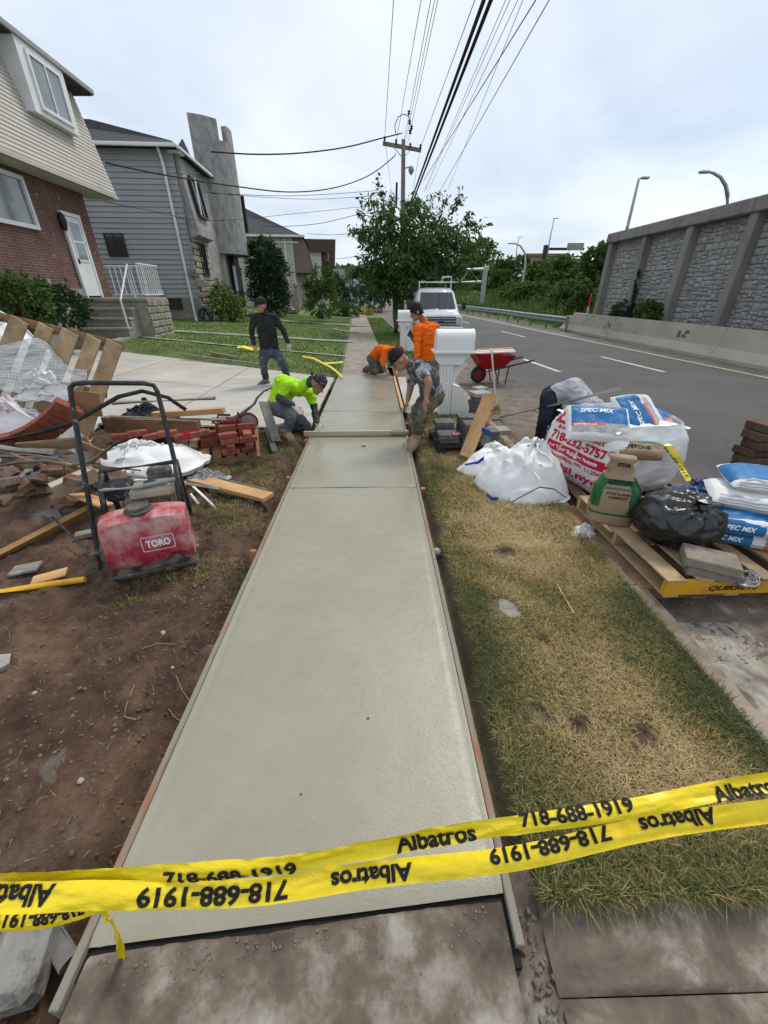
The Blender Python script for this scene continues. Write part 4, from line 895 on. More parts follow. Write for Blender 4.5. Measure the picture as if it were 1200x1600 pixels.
# ---------------------------------------------------------------- trees on the embankment
def wood_tree(label, u, vtop, wpx, vbot, Y, seed, n=6000, mat=None):
    top = A(u, vtop, Y); bot = A(u, vbot, Y); sc = (A(u+wpx/2, vtop, Y)-A(u-wpx/2, vtop, Y)).x
    base = Vector((bot.x, Y, min(bot.z, ez(bot.x, Y)) if bot.x > 9 else 0)); t = thing('tree', label, 'tree', base, 0, 'trees on the embankment')
    h = top.z-base.z; rr = random.Random(seed); bl = []
    for k in range(9):
        a = rr.uniform(0, 2*PI); q = rr.uniform(.1, .42)*sc; zz = h*rr.uniform(.3, .86)
        rz = h*rr.uniform(.13, .2); q *= 1-.5*max(0, zz/h-.6)/.4
        bl.append((q*math.cos(a), q*math.sin(a)*.8, min(zz, h-rz), sc*rr.uniform(.17, .26), sc*rr.uniform(.16, .24), rz))
    bl.append((0, 0, h*.84, sc*.24, sc*.22, h*.16)); bl.append((0, 0, h*.5, sc*.36, sc*.3, h*.3)); bl.append((0, 0, h*.25, sc*.42, sc*.3, h*.24))
    p, o = blob_pts(n, bl, seed); p[:, 2] = np.maximum(p[:, 2], .05); leaves('crown', p, max(.2, Y*.0062), mat or LM_w, t, seed, .55, .25, o)
    mb = MB(); limb(mb, (0, 0, -.5), (0, 0, h*.7), .22, .06, 5, .03, seed)
    for b in bl[:6]: limb(mb, (0, 0, h*.25), (b[0], b[1], b[2]), .1, .03, 4, .06, seed)
    mb.build('trunk', m_bark, t, smooth=True); return t
wood_tree('rounded tallest tree behind the sign gantry', 742, 376, 110, 480, 105, 31, 8000)
wood_tree('dark tree left of the arched lamp', 785, 392, 75, 480, 88, 32, 6000, LM)
wood_tree('pale tree right behind the arched lamp', 838, 412, 75, 475, 74, 33, 6000)
wood_tree('broad tree below the far overhead sign', 880, 398, 90, 478, 62, 34, 8000)
wood_tree('bright tree nearest the retaining wall end', 930, 378, 80, 480, 40, 35, 9000)
wood_tree('dark tree touching the retaining wall end', 962, 372, 60, 478, 31, 36, 7000, LM)
wood_tree('low tree behind the white van', 700, 430, 90, 488, 92, 37, 5000, LM)
wood_tree('low dark tree between gantry and arched lamp', 775, 425, 60, 485, 70, 38, 5000, LM)
wood_tree('scrubby low tree in front of the arched lamp', 830, 440, 80, 486, 46, 51, 5000)
wood_tree('scrubby low tree under the broad tree', 880, 440, 70, 488, 36, 52, 5000, LM)
wood_tree('rounded bush tree left of the marker post', 905, 440, 50, 490, 29, 53, 4500)
wood_tree('dense low tree right of the gantry upright', 795, 440, 70, 486, 60, 54, 4500)
wood_tree('mid green tree filling the gap below the overpass', 855, 405, 60, 470, 80, 55, 5000, LM)
wood_tree('tree behind the gantry sign', 722, 405, 70, 482, 110, 56, 5000)
# understorey nobody could count
r = np.random.default_rng(5); n = 26000
y = 24.5+r.random(n)**1.6*60; d = .6+r.random(n)**1.3*16; x = 11.6+np.array([fx(t) for t in y])+d
z = np.array([ez(a, b) for a, b in zip(x, y)])+r.random(n)*(.35+.9*np.clip(d/5, 0, 1.3)); P = np.stack([x, y, z], 1)
leaves('undergrowth', P, .42, LM_w, None, 6, .16, -.9, kind='stuff', label='reeds and scrub covering the roadside embankment', cat='undergrowth')
# far wooded hill
MB().grid(lambda u, w: (lerp(-160, 120, u), lerp(240, 420, w), -2+math.sin(w*PI)*(17+5*fbm(u*6, w*3))*(.45+.55*math.sin(min(1, u*1.2)*PI))), 60, 14).build('hill', LM_d if False else M('far_wood', (.03, .06, .025), (.06, .09, .04), .3, .95), kind='structure', smooth=True)
r = np.random.default_rng(9); n = 9000; u = r.random(n); w = r.random(n)*.55
P = np.array([(lerp(-160, 120, a), lerp(240, 420, b), -1+math.sin(b*PI)*(17+5*fbm(a*6, b*3))*(.45+.55*math.sin(min(1, a*1.2)*PI))+2*r.random()) for a, b in zip(u, w)])
leaves('far_wood', P, 3.2, LM_w, None, 7, .8, 0, kind='stuff', label='far wooded hill at the end of the street', cat='wood')
# shrubs at foot of retaining wall
shrub('shrub', 'left one of two bushes at the foot of the retaining wall', AX(972, 500, 11.75), [(0, 0, .35, .35, .6, .45), (0, .4, .3, .3, .5, .4)], 2200, .11, LM_d, seed=41, group='bushes at the foot of the wall')
shrub('shrub', 'right one of two bushes at the foot of the retaining wall', AX(1008, 503, 11.7), [(0, 0, .4, .38, .7, .45), (0, -.4, .3, .3, .45, .4)], 2400, .11, LM_w, seed=42, group='bushes at the foot of the wall')
shrub('vine', 'thin ivy climbing the second wall post', AX(985, 480, 11.75)-Vector((0, 0, .2)), [(0, 0, .5, .1, .14, .6), (0, .05, 1.3, .08, .12, .5)], 500, .09, LM_d, 'plant', seed=43)

# ================================================================ utility pole and wires
PY = 34.
pb = A(628, 478, PY); pt = A(630.5, 218, PY)
up = thing('utility_pole', 'tall wooden utility pole with crossarm behind the street tree', 'utility pole', (pb.x, PY, -.1), 0)
L = lambda p: p-Vector((pb.x, PY, -.1))
m_pole = M('pole_wood', (.15, .125, .1), (.23, .195, .16), 6, .9, .5, 30, stretch=(1, 1, .15))
MB().tube([L(Vector((pb.x, PY, -.5))), L(pb.lerp(pt, .5)), L(pt)], [.19, .16, .13], 10).build('pole', m_pole, up, smooth=True)
ca, cb_ = L(A(598, 224, PY)), L(A(658, 235, PY))
m4 = Matrix(((cb_-ca).normalized(), frame(cb_-ca)[0], frame(cb_-ca)[1])).transposed()
MB().box((ca+cb_)/2, ((cb_-ca).length, .14, .2), m4).build('crossarm', m_pole, up)
for u, v in ((601, 220), (619, 224), (641, 230), (657, 232)):
    MB().lathe([(.03, -.12), (.03, 0), (.09, .02), (.05, .1), (.09, .13), (.04, .22)], L(A(u, v, PY-.05)), 8).build('insulator', m_darkframe, up)
for s, u in ((1, 612), (-1, 645)): MB().tube([L(A(u, 226+(3 if s < 0 else 0), PY-.1)), L(A(630, 248, PY-.1))], .03, 5).build('brace', m_steel, up)
for u, v in ((639, 176), (640, 191), (643, 199), (641, 206)): MB().lathe([(.03, -.12), (.11, -.06), (.05, 0), (.11, .06), (.03, .12)], L(A(u, v, PY-.3)), 8).build('strain_insulator', m_darkframe, up)
mb = MB()
mb.tube([L(A(u, v, PY-.2)) for u, v in ((618, 209), (617, 195), (622, 183), (631, 178), (639, 182), (641, 190))], .025, 6); mb.build('jumper_loop', m_rubber, up)
mb = MB(); mb.tube([L(A(632, 263, PY)), L(A(640, 261, PY)), L(A(643, 265, PY))], .05, 6); mb.build('lamp_bracket', m_steel, up)
MB().lathe([(.04, .2), (.12, .15), (.2, .0), (.16, -.12), (.06, -.26), (.02, -.3)], L(A(642.5, 265, PY)), 10).build('old_lamp', M('clear_lamp', (.25, .27, .3), None, rough=.2), up)
mb = MB(); mb.tube([L(A(620, 285, PY-.25)), L(A(619, 325, PY-.25))], .07, 6); mb.build('riser_conduit', m_darkframe, up)
def wire(label, a, b_, r, sag=0., n=18, ext=0., group='overhead wires'):
    a, b_ = Vector(a), Vector(b_); bb = a+(b_-a)*(1+ext); mb = MB()
    mb.tube([a.lerp(bb, k/n)-Vector((0, 0, sag*4*(k/n)*(1-k/n))) for k in range(n+1)], r, 5)
    return mb.build('wire', m_rubber, label=label, cat='wire', group=group, smooth=True)
def over(u1, v1, u2, r, label, v2=0, drop=0., Y0=PY, py=None):
    a = A(u1, v1, Y0); d = _ray(u2, v2); k = (a.z-drop-EYE)/d.z; b_ = Vector((0, 0, EYE))+d*k
    d2 = (b_-a); e = (a.y+14)/(a.y-b_.y)-1
    wire(label, a, b_, r, 0, 18, max(0, e))
over(601, 218, 615, .014, 'leftmost overhead wire, from the left end of the crossarm'); over(619, 222, 658, .013, 'second overhead wire from the left end of the crossarm')
over(632, 217, 673, .013, 'left wire of the three leaving the pole top'); over(635, 216, 679, .012, 'middle wire of the three leaving the pole top'); over(637, 224, 684, .012, 'right wire of the three leaving the pole top')
over(657, 231, 742, .014, 'overhead wire from the right end of the crossarm')
over(640, 320, 756, .045, 'left one of the two thick black cables'); over(643, 320, 767, .045, 'right one of the two thick black cables')
over(662, 300, 790, .008, 'first thin wire right of the thick cables'); over(664, 298, 797, .008, 'second thin wire right of the thick cables'); over(668, 300, 809, .008, 'third thin wire right of the thick cables')
over(700, 296, 817, .008, 'thin wire that crosses a thicker one right of the cables'); over(662, 282, 837, .016, 'second wire from the right at the top edge'); over(690, 294, 858, .013, 'rightmost overhead wire at the top edge')
wire('left one of the wires running on beyond the pole', A(602, 222, PY), A(612, 300, 75), .014); wire('right one of the wires running on beyond the pole', A(656, 233, PY), A(640, 330, 75), .014)
def drop(pts, r, label):
    W3 = [A(u, v, Y) for u, v, Y in pts]; n = len(W3); out = []
    for i in range(n-1):
        p0, p1, p2, p3 = W3[max(i-1, 0)], W3[i], W3[i+1], W3[min(i+2, n-1)]
        for k in range(6):
            t = k/6; out.append(.5*((2*p1)+(p2-p0)*t+(2*p0-5*p1+4*p2-p3)*t*t+(3*p1-p0-3*p2+p3)*t**3))
    out.append(W3[-1]); mb = MB(); mb.tube(out, r, 5); mb.build('service_cable', m_rubber, label=label, cat='cable', group='service cables to the houses', smooth=True)
drop([(629, 208, PY), (600, 215, 33), (540, 230, 31), (470, 239, 29), (400, 241, 27), (330, 237, 24.5)], .035, 'twisted service cable from the pole top to the grey house eave')
drop([(618, 240, PY), (612, 248, 33.5), (575, 275, 32), (520, 294, 30), (450, 300, 28), (360, 290, 25), (250, 272, 20), (165, 254, 17.4)], .03, 'sagging service cable from below the crossarm to the brick house')
drop([(598, 297, PY), (520, 303, 31), (440, 306, 29), (330, 302, 24)], .014, 'upper thin telephone cable to the castle house')
drop([(598, 305, PY), (500, 311, 31), (410, 308, 28), (320, 300, 23.5)], .012, 'lower thin telephone cable to the castle house')
drop([(600, 330, PY), (560, 335, 36), (500, 349, 38), (440, 354, 40), (405, 352, 42)], .02, 'service cable drooping to the pale house')
drop([(610, 355, PY), (570, 362, 40), (520, 367, 48), (480, 365, 56)], .02, 'service cable running to the brown mansard house')
drop([(600, 392, PY+4), (560, 400, 45), (525, 404, 55), (490, 398, 57)], .02, 'lowest service cable near the brown mansard house')
drop([(612, 318, PY), (450, 335, 27), (330, 345, 22), (240, 330, 19.5), (165, 315, 17.4)], .01, 'thin cable drawn across the grey siding')

# ================================================================ street tree
tb = Vector((1.02, 22.2, -.03)); stt = thing('street_tree', 'leafy street tree growing in the strip by the sidewalk', 'tree', tb, 0)
tips = [(550, 352, -.5), (562, 330, .8), (578, 305, -1), (597, 296, .5), (612, 300, 1.4), (640, 312, -1.4), (655, 308, .3), (680, 300, -.8), (700, 305, 1), (722, 305, -.3), (738, 330, .6), (758, 345, -.7), (764, 372, .4), (742, 395, -.9), (560, 400, .4), (566, 428, -.8), (592, 455, -.6), (640, 462, -1.2), (690, 440, -1.4), (720, 425, -.4), (600, 380, 1.6), (660, 370, -2), (700, 370, 1.5), (630, 400, -1.8), (640, 350, 0), (675, 345, 1.0), (610, 340, -.6), (605, 472, -.2), (660, 455, -1.5), (585, 415, -1.2), (715, 360, -.8), (690, 400, .2)]
mbt = MB(); fork = Vector((0, 0, 2.0)); limb(mbt, (0, 0, -.1), fork, .16, .13, 5, .015, 2)
LP, LO = [], []; rr = random.Random(77)
for k, (u, v, dy_) in enumerate(tips):
    e = A(u, v, tb.y+dy_)-tb; s0 = fork+Vector((0, 0, rr.uniform(-.4, .8))); m1 = s0.lerp(e, .45)+Vector((0, 0, -.25 if e.z > 3 else .35))
    pts = [s0, s0.lerp(m1, .5), m1, m1.lerp(e, .5), e]; mbt.tube(pts, [.06, .045, .035, .02, .006], 6)
    subs = [(m1, e, .018)]
    for q in range(7):
        t = rr.uniform(.3, .95); a = m1.lerp(e, (t-.3)/.7) if t > .3 else m1
        d = Vector((rr.gauss(0, 1), rr.gauss(0, 1), rr.gauss(.25, .7))).normalized()*rr.uniform(.5, 1.15)*(1.15-.5*t); subs.append((a, a+d, .012)); mbt.tube([a, a+d*.5, a+d], [.014, .009, .004], 4)
    for (a, b_, r_) in subs:
        n = int((b_-a).length*34)+6
        for i in range(n):
            t = rr.random()**.8; p = a.lerp(b_, t); LP.append((p.x+rr.gauss(0, .09), p.y+rr.gauss(0, .09), p.z+rr.gauss(0, .09))); dd = (b_-a).normalized(); LO.append((dd.x*.7, dd.y*.7, dd.z*.5))
core, co_ = blob_pts(3000, [((A(650, 405, 22.2)-tb).x, 0, (A(650, 405, 22.2)-tb).z, 2.3, 1.9, 1.5), ((A(630, 360, 22.2)-tb).x, 0, (A(630, 360, 22.2)-tb).z, 2.1, 1.8, 1.1), ((A(640, 445, 22)-tb).x, -.3, (A(640, 445, 22)-tb).z, 1.3, 1.2, .8), ((A(700, 385, 22)-tb).x, -.2, (A(700, 385, 22)-tb).z, 1.4, 1.2, 1.2)], 8, .4)
LP = np.concatenate([np.array(LP), core]); LO = np.concatenate([np.array(LO), co_*.5])
leaves('crown', LP, .2, LM, stt, 4, .42, .75, LO); mbt.build('trunk', m_bark, stt, smooth=True)
# ================================================================ van
vn = thing('van', 'white work van with roof rack parked at the kerb facing the camera', 'van', (2.78, 18.6, -.12), R(1.5))
m_vpaint, nt, b = newmat('white_van_paint'); b.inputs['Base Color'].default_value = (.78, .79, .8, 1); b.inputs['Roughness'].default_value = .25; b.inputs['Coat Weight'].default_value = .4
stn = [(0, .42, .98, .9, .8), (.06, .4, 1.06, .96, .86), (.5, .38, 1.14, 1.0, .9), (.85, .38, 1.2, 1.0, .92), (1.55, .38, 1.98, 1.01, .78), (1.9, .38, 2.06, 1.01, .8), (5.3, .38, 2.06, 1.01, .8), (5.4, .45, 1.98, .98, .76)]
mb = MB(); rs = []
for (y, z0, z1, w, wt_) in stn:
    h = z1-z0; zb_ = z0+min(.62, h*.85); ring = [(-w*.92, z0), (-w, z0+.1), (-w, zb_), (-lerp(w, wt_, .8), z1-.08*h), (-wt_*.9, z1), (-wt_*.4, z1+.03), (wt_*.4, z1+.03), (wt_*.9, z1), (lerp(w, wt_, .8), z1-.08*h), (w, zb_), (w, z0+.1), (w*.92, z0)]
    rs.append([Vector((a, y, c_)) for a, c_ in ring])
mb.rings(rs); mb.build('body', m_vpaint, vn, smooth='auto')
def vq(x, z, y0=.85, z0=1.2, y1=1.55, z1=1.98): t = (z-z0)/(z1-z0); return Vector((x, lerp(y0, y1, t)-.03, z))
MB().add([vq(-.82, 1.27), vq(.82, 1.27), vq(.7, 1.9), vq(-.7, 1.9)], [(0, 1, 2, 3)]).build('windscreen', m_glass_d, vn)
wpr = MB(); wpr.tube([vq(-.7, 1.25)-EY*.02, vq(-.1, 1.3)-EY*.02], .015, 5); wpr.build('wiper', m_darkframe, vn)
wpr = MB(); wpr.tube([vq(.05, 1.25)-EY*.02, vq(.65, 1.3)-EY*.02], .015, 5); wpr.build('wiper', m_darkframe, vn)
gl_ = MB().box((0, -.0, .82), (1.32, .07, .36), None, 0, .02).build('grille', m_darkframe, vn)
m_chrome = M('chrome', (.6, .6, .6), None, rough=.15, metal=1.0)
for z in (.71, .82, .93): MB().box((0, -.045, z), (1.28, .03, .05)).build('grille_bar', m_chrome, gl_)
for s in (-1, 1):
    MB().box((s*.78, -.0, .84), (.24, .08, .32), None, 0, .03).build('headlight', M('headlight_lens_%d' % s, (.5, .52, .55), None, rough=.1, spec=.8), vn)
    MB().box((s*.78, -.005, .66), (.24, .08, .07)).build('indicator', M('amber_%d' % s, (.6, .25, .03), None, rough=.2), vn)
    mb = MB(); mb.box((s*1.22, 1.15, 1.38), (.2, .12, .34), None, 0, .04); mb.tube([(s*.98, 1.15, 1.3), (s*1.2, 1.17, 1.32)], .025, 6); mb.build('mirror', m_darkframe, vn)
    for y in (.95, 4.4):
        w_ = MB().lathe([(.2, -.11), (.35, -.11), (.37, -.06), (.37, .06), (.35, .11), (.2, .11)], (s*.9, y, .37), 18, Matrix.Rotation(PI/2, 3, 'Y')).build('wheel', m_rubber, vn)
        MB().lathe([(.02, -.115), (.2, -.115), (.2, .115), (.02, .115)], (s*.9, y, .37), 14, Matrix.Rotation(PI/2, 3, 'Y')).build('rim', m_steel, w_)
MB().box((0, -.06, .5), (2.0, .22, .2), None, 0, .04).build('bumper', m_chrome, vn)
MB().lathe([(.001, 0), (.16, 0), (.15, .02)], (0, -.075, .86), 16, Matrix.Rotation(PI/2, 3, 'X')@Matrix.Diagonal((1, .45, 1))).build('emblem', M('emblem_blue', (.02, .05, .25), None, rough=.3), gl_)
lay('emblem_lettering', 'Ford', gl_, m_chrome, lambda x, y: (x, -.1, .86+y), .18)
for y in (1.9, 3.3, 4.7):
    for s in (-1, 1): MB().box((s*.72, y, 2.18), (.05, .05, .26)).build('rack_leg', m_white, vn)
    MB().box((0, y, 2.3), (1.5, .06, .05)).build('rack_bar', m_white, vn)
mb = MB(); mb.tube([(.72, 1.9, 2.3), (.72, 1.9, 2.5), (.3, 1.9, 2.5), (.3, 1.9, 2.3)], .03, 6); mb.build('rack_hoop', m_white, vn)
for s in (-1, 1): MB().box((s*.72, 3.3, 2.33), (.05, 2.9, .04)).build('rack_rail', m_white, vn)
MB().box((0, -.175, .5), (.32, .012, .16)).build('number_plate', m_white, vn)
# ================================================================ letter boxes
def mailbox(loc, label):
    t = thing('mailbox', label, 'mailbox', loc, 0, 'white post mounted mailboxes')
    arch = [(-.155, 0), (.155, 0)]+[(.155*math.cos(a), .16+.14*math.sin(a)) for a in [k*PI/10 for k in range(11)]]
    bx_ = MB().prism(arch, (-.22, 0, .98), EY, EZ, (.54, 0, 0)).build('box', m_whitevinyl, t, smooth='auto')
    MB().prism([(a*1.04, b_*1.03) for a, b_ in arch], (.32, 0, .975), EY, EZ, (.03, 0, 0)).build('door', m_whitevinyl, bx_)
    MB().box((.05, 0, .965), (.62, .36, .035), None, 0, .006).build('shelf', m_whitevinyl, t)
    MB().prism([(-.2, .95), (.32, .95), (.24, .86), (.2, .78), (-.14, .78), (-.2, .84)], (0, -.11, 0), EX, EZ, (0, .22, 0)).build('bracket', m_whitevinyl, t)
    pst = MB().box((-.03, 0, .37), (.19, .19, .82), None, 0, .01).build('post', m_whitevinyl, t)
    for s in (-1, 0, 1): MB().box((-.03+s*.055, -.096, .4), (.006, .004, .7)).build('groove', M('groove_%s%d' % (label[:4], s), (.45, .45, .44), None), pst)
    MB().prism([(.07, .78), (.3, .78), (.2, .68), (.13, .56), (.07, .42)], (0, -.03, 0), EX, EZ, (0, .06, 0)).build('brace', m_whitevinyl, t)
    MB().prism([(.08, -.03), (.38, -.03), (.38, .18), (.2, .44), (.08, .48)], (0, -.05, 0), EX, EZ, (0, .14, 0)).build('side_panel', m_whitevinyl, t)
    return t
mailbox((1.14, 6.5, 0), 'near white vinyl mailbox beside the bending worker'); mailbox((.98, 14.7, -.02), 'far white vinyl mailbox on the grass strip before the van')
# ================================================================ wheelbarrow
wl = G(746, 598, -.12); wb = thing('wheelbarrow', 'red wheelbarrow with black handles standing on the road', 'wheelbarrow', (wl.x, wl.y, -.12), R(8))
m_red = M('red_tray_paint', (.34, .012, .02), (.25, .01, .015), 6, .45, dirt=(.3, .25, .2), dsc=5, dlo=.62, dhi=.78)
w_ = MB().lathe([(.09, -.04), (.17, -.045), (.19, -.02), (.19, .02), (.17, .045), (.09, .04)], (0, 0, .19), 18, Matrix.Rotation(PI/2, 3, 'X')).build('wheel', m_rubber, wb, smooth='auto')
MB().lathe([(.02, -.05), (.1, -.045), (.1, .045), (.02, .05)], (0, 0, .19), 14, Matrix.Rotation(PI/2, 3, 'X')).build('rim', m_red, w_)
a4 = [(-.22, -.31, .68), (.72, -.33, .62), (.72, .33, .62), (-.22, .31, .68)]; b4 = [(.02, -.17, .33), (.5, -.2, .34), (.5, .2, .34), (.02, .17, .33)]
mb = MB(); mb.rings([[Vector(p) for p in b4], [Vector(p) for p in a4]], True, True, False); i4 = [(p[0]*.96+.01, p[1]*.93, p[2]) for p in a4]; j4 = [(p[0]*.95+.012, p[1]*.92, p[2]+.03) for p in b4]
mb.rings([[Vector(p) for p in i4], [Vector(p) for p in j4]], True, False, True); mb.add(a4+i4, [(0, 1, 5, 4), (1, 2, 6, 5), (2, 3, 7, 6), (3, 0, 4, 7)]); tr = mb.build('tray', m_red, wb)
mb = MB(); mb.tube([Vector(p) for p in a4+[a4[0]]], .018, 6); mb.build('rim_tube', m_red, tr)
for s in (-1, 1):
    MB().tube([(-.05, s*.06, .19), (.25, s*.2, .31), (1.2, s*.3, .52)], .022, 6).build('handle', m_blacksteel, wb)
    MB().tube([(.32, s*.2, .31), (.42, s*.22, .0), (.6, s*.22, .0), (.62, s*.24, .38)], .016, 6).build('leg', m_blacksteel, wb)
for k in range(3): board('board', V(wl.x-.2+.06*k, wl.y-.1+.12*k, .55+.02*k), V(wl.x+.78, wl.y-.05+.12*k, .58+.02*k), .09, .03, m_whitevinyl if k < 2 else m_lumber, ['pale board lying across the front of the wheelbarrow', 'white trim board lying across the wheelbarrow', 'bare wooden board lying across the back of the wheelbarrow'][k], 'boards in the wheelbarrow', up=EY)
mb = MB(); mb.tube([G(776, 642, -.1), A(768, 546, 6.75)], .016, 8); mb.build('white_pole', m_whitevinyl, label='white pole standing upright before the wheelbarrow', cat='pole')
mb = MB(); mb.tube([G(782, 652, -.1), A(870, 632, 4.9), A(968, 607, 4.0)], .014, 8); mb.build('tool_handle', M('teal_grey_handle', (.13, .19, .18), (.3, .31, .29), 1.5, .6), label='long teal grey tool handle lying up against the cement bags', cat='handle')
# ================================================================ pallets
def pallet(loc, rz, label, L=1.2, Wd=1.0, mat=m_pallet, front=None, H=.14, seed=1, group='wooden pallets by the kerb'):
    # stringers along local x (width Wd... ), deck boards along local y
    t = thing('wooden_pallet', label, 'pallet', loc, rz, group); r_ = random.Random(seed)
    for k, y in enumerate((.02, L/2, L-.02)):
        MB().box((Wd/2, y, H/2), (Wd, .04, H-.036), None, 0, .003).build('stringer', front if (front and k == 0) else mat, t)
    n = 7
    for k in range(n):
        w = .1+.03*(k in (0, n-1)); x = lerp(w/2, Wd-w/2, k/(n-1)); MB().box((x+r_.uniform(-.008, .008), L/2, H-.009), (w, L+r_.uniform(-.01, .01), .017), Matrix.Rotation(r_.uniform(-.008, .008), 3, 'Z'), 0, .002).build('deck_board', mat, t)
    for k in range(4): MB().box((lerp(.06, Wd-.06, k/3), L/2, .009), (.1, L, .017), None, 0, .002).build('bottom_board', mat, t)
    return t
m_yellowp = M('yellow_pallet_paint', (.62, .33, .02), (.5, .25, .02), 5, .6, .2, 40, dirt=(.3, .2, .1), dsc=6, dlo=.6, dhi=.75)
pl = pallet((1.865, 1.95, .0), R(1), 'pallet with a yellow front board carrying the cement bags', 1.22, 1.35, m_pallet, m_yellowp, .14, 3)
lay('lettering', 'QUIKRETE', pl, m_black, lambda x, y: (.46+x, -.003, .068+y), .34, .045)
pallet((1.80, 2.05, -.13), R(3), 'darker weathered pallet underneath the yellow fronted one', 1.2, 1.3, m_oldwood, None, .125, 4)
pallet((1.95, 3.35, -.13), R(-2), 'weathered pallet under the full bulk bag', 1.1, 1.25, m_oldwood, None, .13, 5)
# ================================================================ bags
def crease(p, s, seed, a):
    n_ = Vector((0, 0, 0)); f = s
    v = 0.
    for k in range(3): v += (abs(noise.noise(Vector(p)*f+Vector((seed, seed*2, k*7))))-.25)*a; f *= 2.1; a *= .5
    return v
def cement_bag(name, label, loc, rot, L, Wd, H, mats, region, seed=1, texts=(), group='cement bags', cat='bag'):
    t = thing(name, label, cat, loc, 0, group); t.rotation_euler = rot.to_euler() if isinstance(rot, Matrix) else rot
    MW[t.name] = Matrix.Translation(Vector(loc))@(rot.to_4x4() if isinstance(rot, Matrix) else Euler(rot).to_matrix().to_4x4())
    def sh(u, v): return max(0, (1-abs(u)**6)*(1-abs(v)**6))**.5
    def top(x, y, off=0.):
        u, v = x/(L/2), y/(Wd/2); u = max(-1, min(1, u)); v = max(-1, min(1, v)); e = sh(u, v)
        z = H*.42+H*.58*e*(1-.14*(u*u+v*v))+crease((x, y, 0), 7, seed, .022)*e
        return Vector((x*(1-.02*v*v), y*(1-.03*u*u), z+off))
    def bot(x, y):
        u, v = x/(L/2), y/(Wd/2); e = sh(max(-1, min(1, u)), max(-1, min(1, v))); return Vector((x*(1-.02*v*v), y*(1-.03*u*u), H*.42-H*.42*e))
    mb = MB(); nu, nv = 36, 26
    cs = lambda t_: math.copysign(abs(t_)**.8, t_)
    mb.grid(lambda a, c_: top(cs(2*a-1)*L/2, cs(2*c_-1)*Wd/2), nu, nv, lambda a, c_: region(cs(2*a-1), cs(2*c_-1), 0))
    mb.grid(lambda a, c_: bot(cs(1-2*a)*L/2, cs(2*c_-1)*Wd/2), nu, nv, lambda a, c_: region(cs(1-2*a), cs(2*c_-1), 1))
    o = mb.build('sack', mats, t, smooth=True)
    for (s, m, x, y, w, ang, h) in texts:
        ca_, sa_ = math.cos(ang), math.sin(ang); lay('print', s, t, m, lambda a, c_: top(x+a*ca_-c_*sa_, y+a*sa_+c_*ca_, .003), w, h)
    return t
m_bagw = M('white_paper_sack', (.72, .72, .71), (.62, .62, .61), 5, .6, .2, 40, dirt=(.5, .47, .42), dsc=3, dlo=.6, dhi=.8)
m_bagb = M('blue_print', (.015, .15, .36), (.02, .12, .3), 4, .5, .15, 40); m_bago = M('orange_print', (.62, .11, .05), None, rough=.6); m_bagg = M('grey_print', (.33, .33, .33), (.45, .45, .45), 18, .6)
BM = [m_bagw, m_bagb, m_bago, m_bagg]
def regA(u, v, b):
    if b: return 0
    if abs(u) > .88 or abs(v) > .86: return 0
    if v > -.25: return 1
    if v > -.42 and u < .2: return 2
    return 3 if v > -.75 else 0
def regB(u, v, b):
    if b: return 0
    if abs(v) > .88: return 0
    if -.9 < u < .15: return 1
    if .15 < u < .28 and v < .4: return 2
    return 3 if .28 < u < .6 else 0
RX = lambda a: Matrix.Rotation(R(a), 3, 'X'); RZm = lambda a: Matrix.Rotation(R(a), 3, 'Z'); RYm = lambda a: Matrix.Rotation(R(a), 3, 'Y')
cement_bag('cement_bag', 'blue and white cement bag tilted forward on the front of the bulk bag', A(930, 668, 3.62), RZm(-14)@RX(36), .56, .40, .13, BM, regA, 3, [('SPEC MIX', m_whiteink, -.02, .1, .3, 0, None), ('MORTAR', m_whiteink, -.12, -.068, .2, 0, .02)], 'blue and white cement bags')
cement_bag('cement_bag', 'blue cement bag propped upright behind the tilted one', A(992, 655, 3.80), RZm(14)@RX(38)@RZm(0), .44, .5, .12, BM, regB, 4, [('SPEC MIX', m_whiteink, -.08, .0, .3, PI/2, None)], 'blue and white cement bags')
cement_bag('cement_bag', 'cement bag lying at the right end on top of the bulk bag', A(1022, 668, 3.85), RZm(38)@RX(16), .58, .36, .13, BM, regA, 5, [], 'blue and white cement bags')
cement_bag('cement_bag', 'lower grey edged cement bag under the others on the bulk bag', A(1005, 690, 3.95), RZm(30)@RX(2), .6, .38, .12, [m_bagw, m_bagg, m_bago, m_bagg], regB, 6, [], 'blue and white cement bags')
m_kraft = M('kraft_paper', (.33, .235, .15), (.27, .19, .115), 5, .75, .3, 40, dirt=(.2, .14, .09), dsc=4, dlo=.6, dhi=.75); m_kgreen = M('green_print', (.03, .14, .05), (.02, .1, .035), 6, .7, .2, 40)
cement_bag('cement_bag', 'brown paper cement bag lying across the top of the bulk bag', A(988, 708, 3.40), RZm(-16)@RX(38), .46, .17, .12, [m_kraft, m_kgreen], lambda u, v, b: 1 if (not b and v > .55) else 0, 7, [('KEYSTONE', m_black, -.02, -.01, .25, 0, None)], 'brown cement bags')
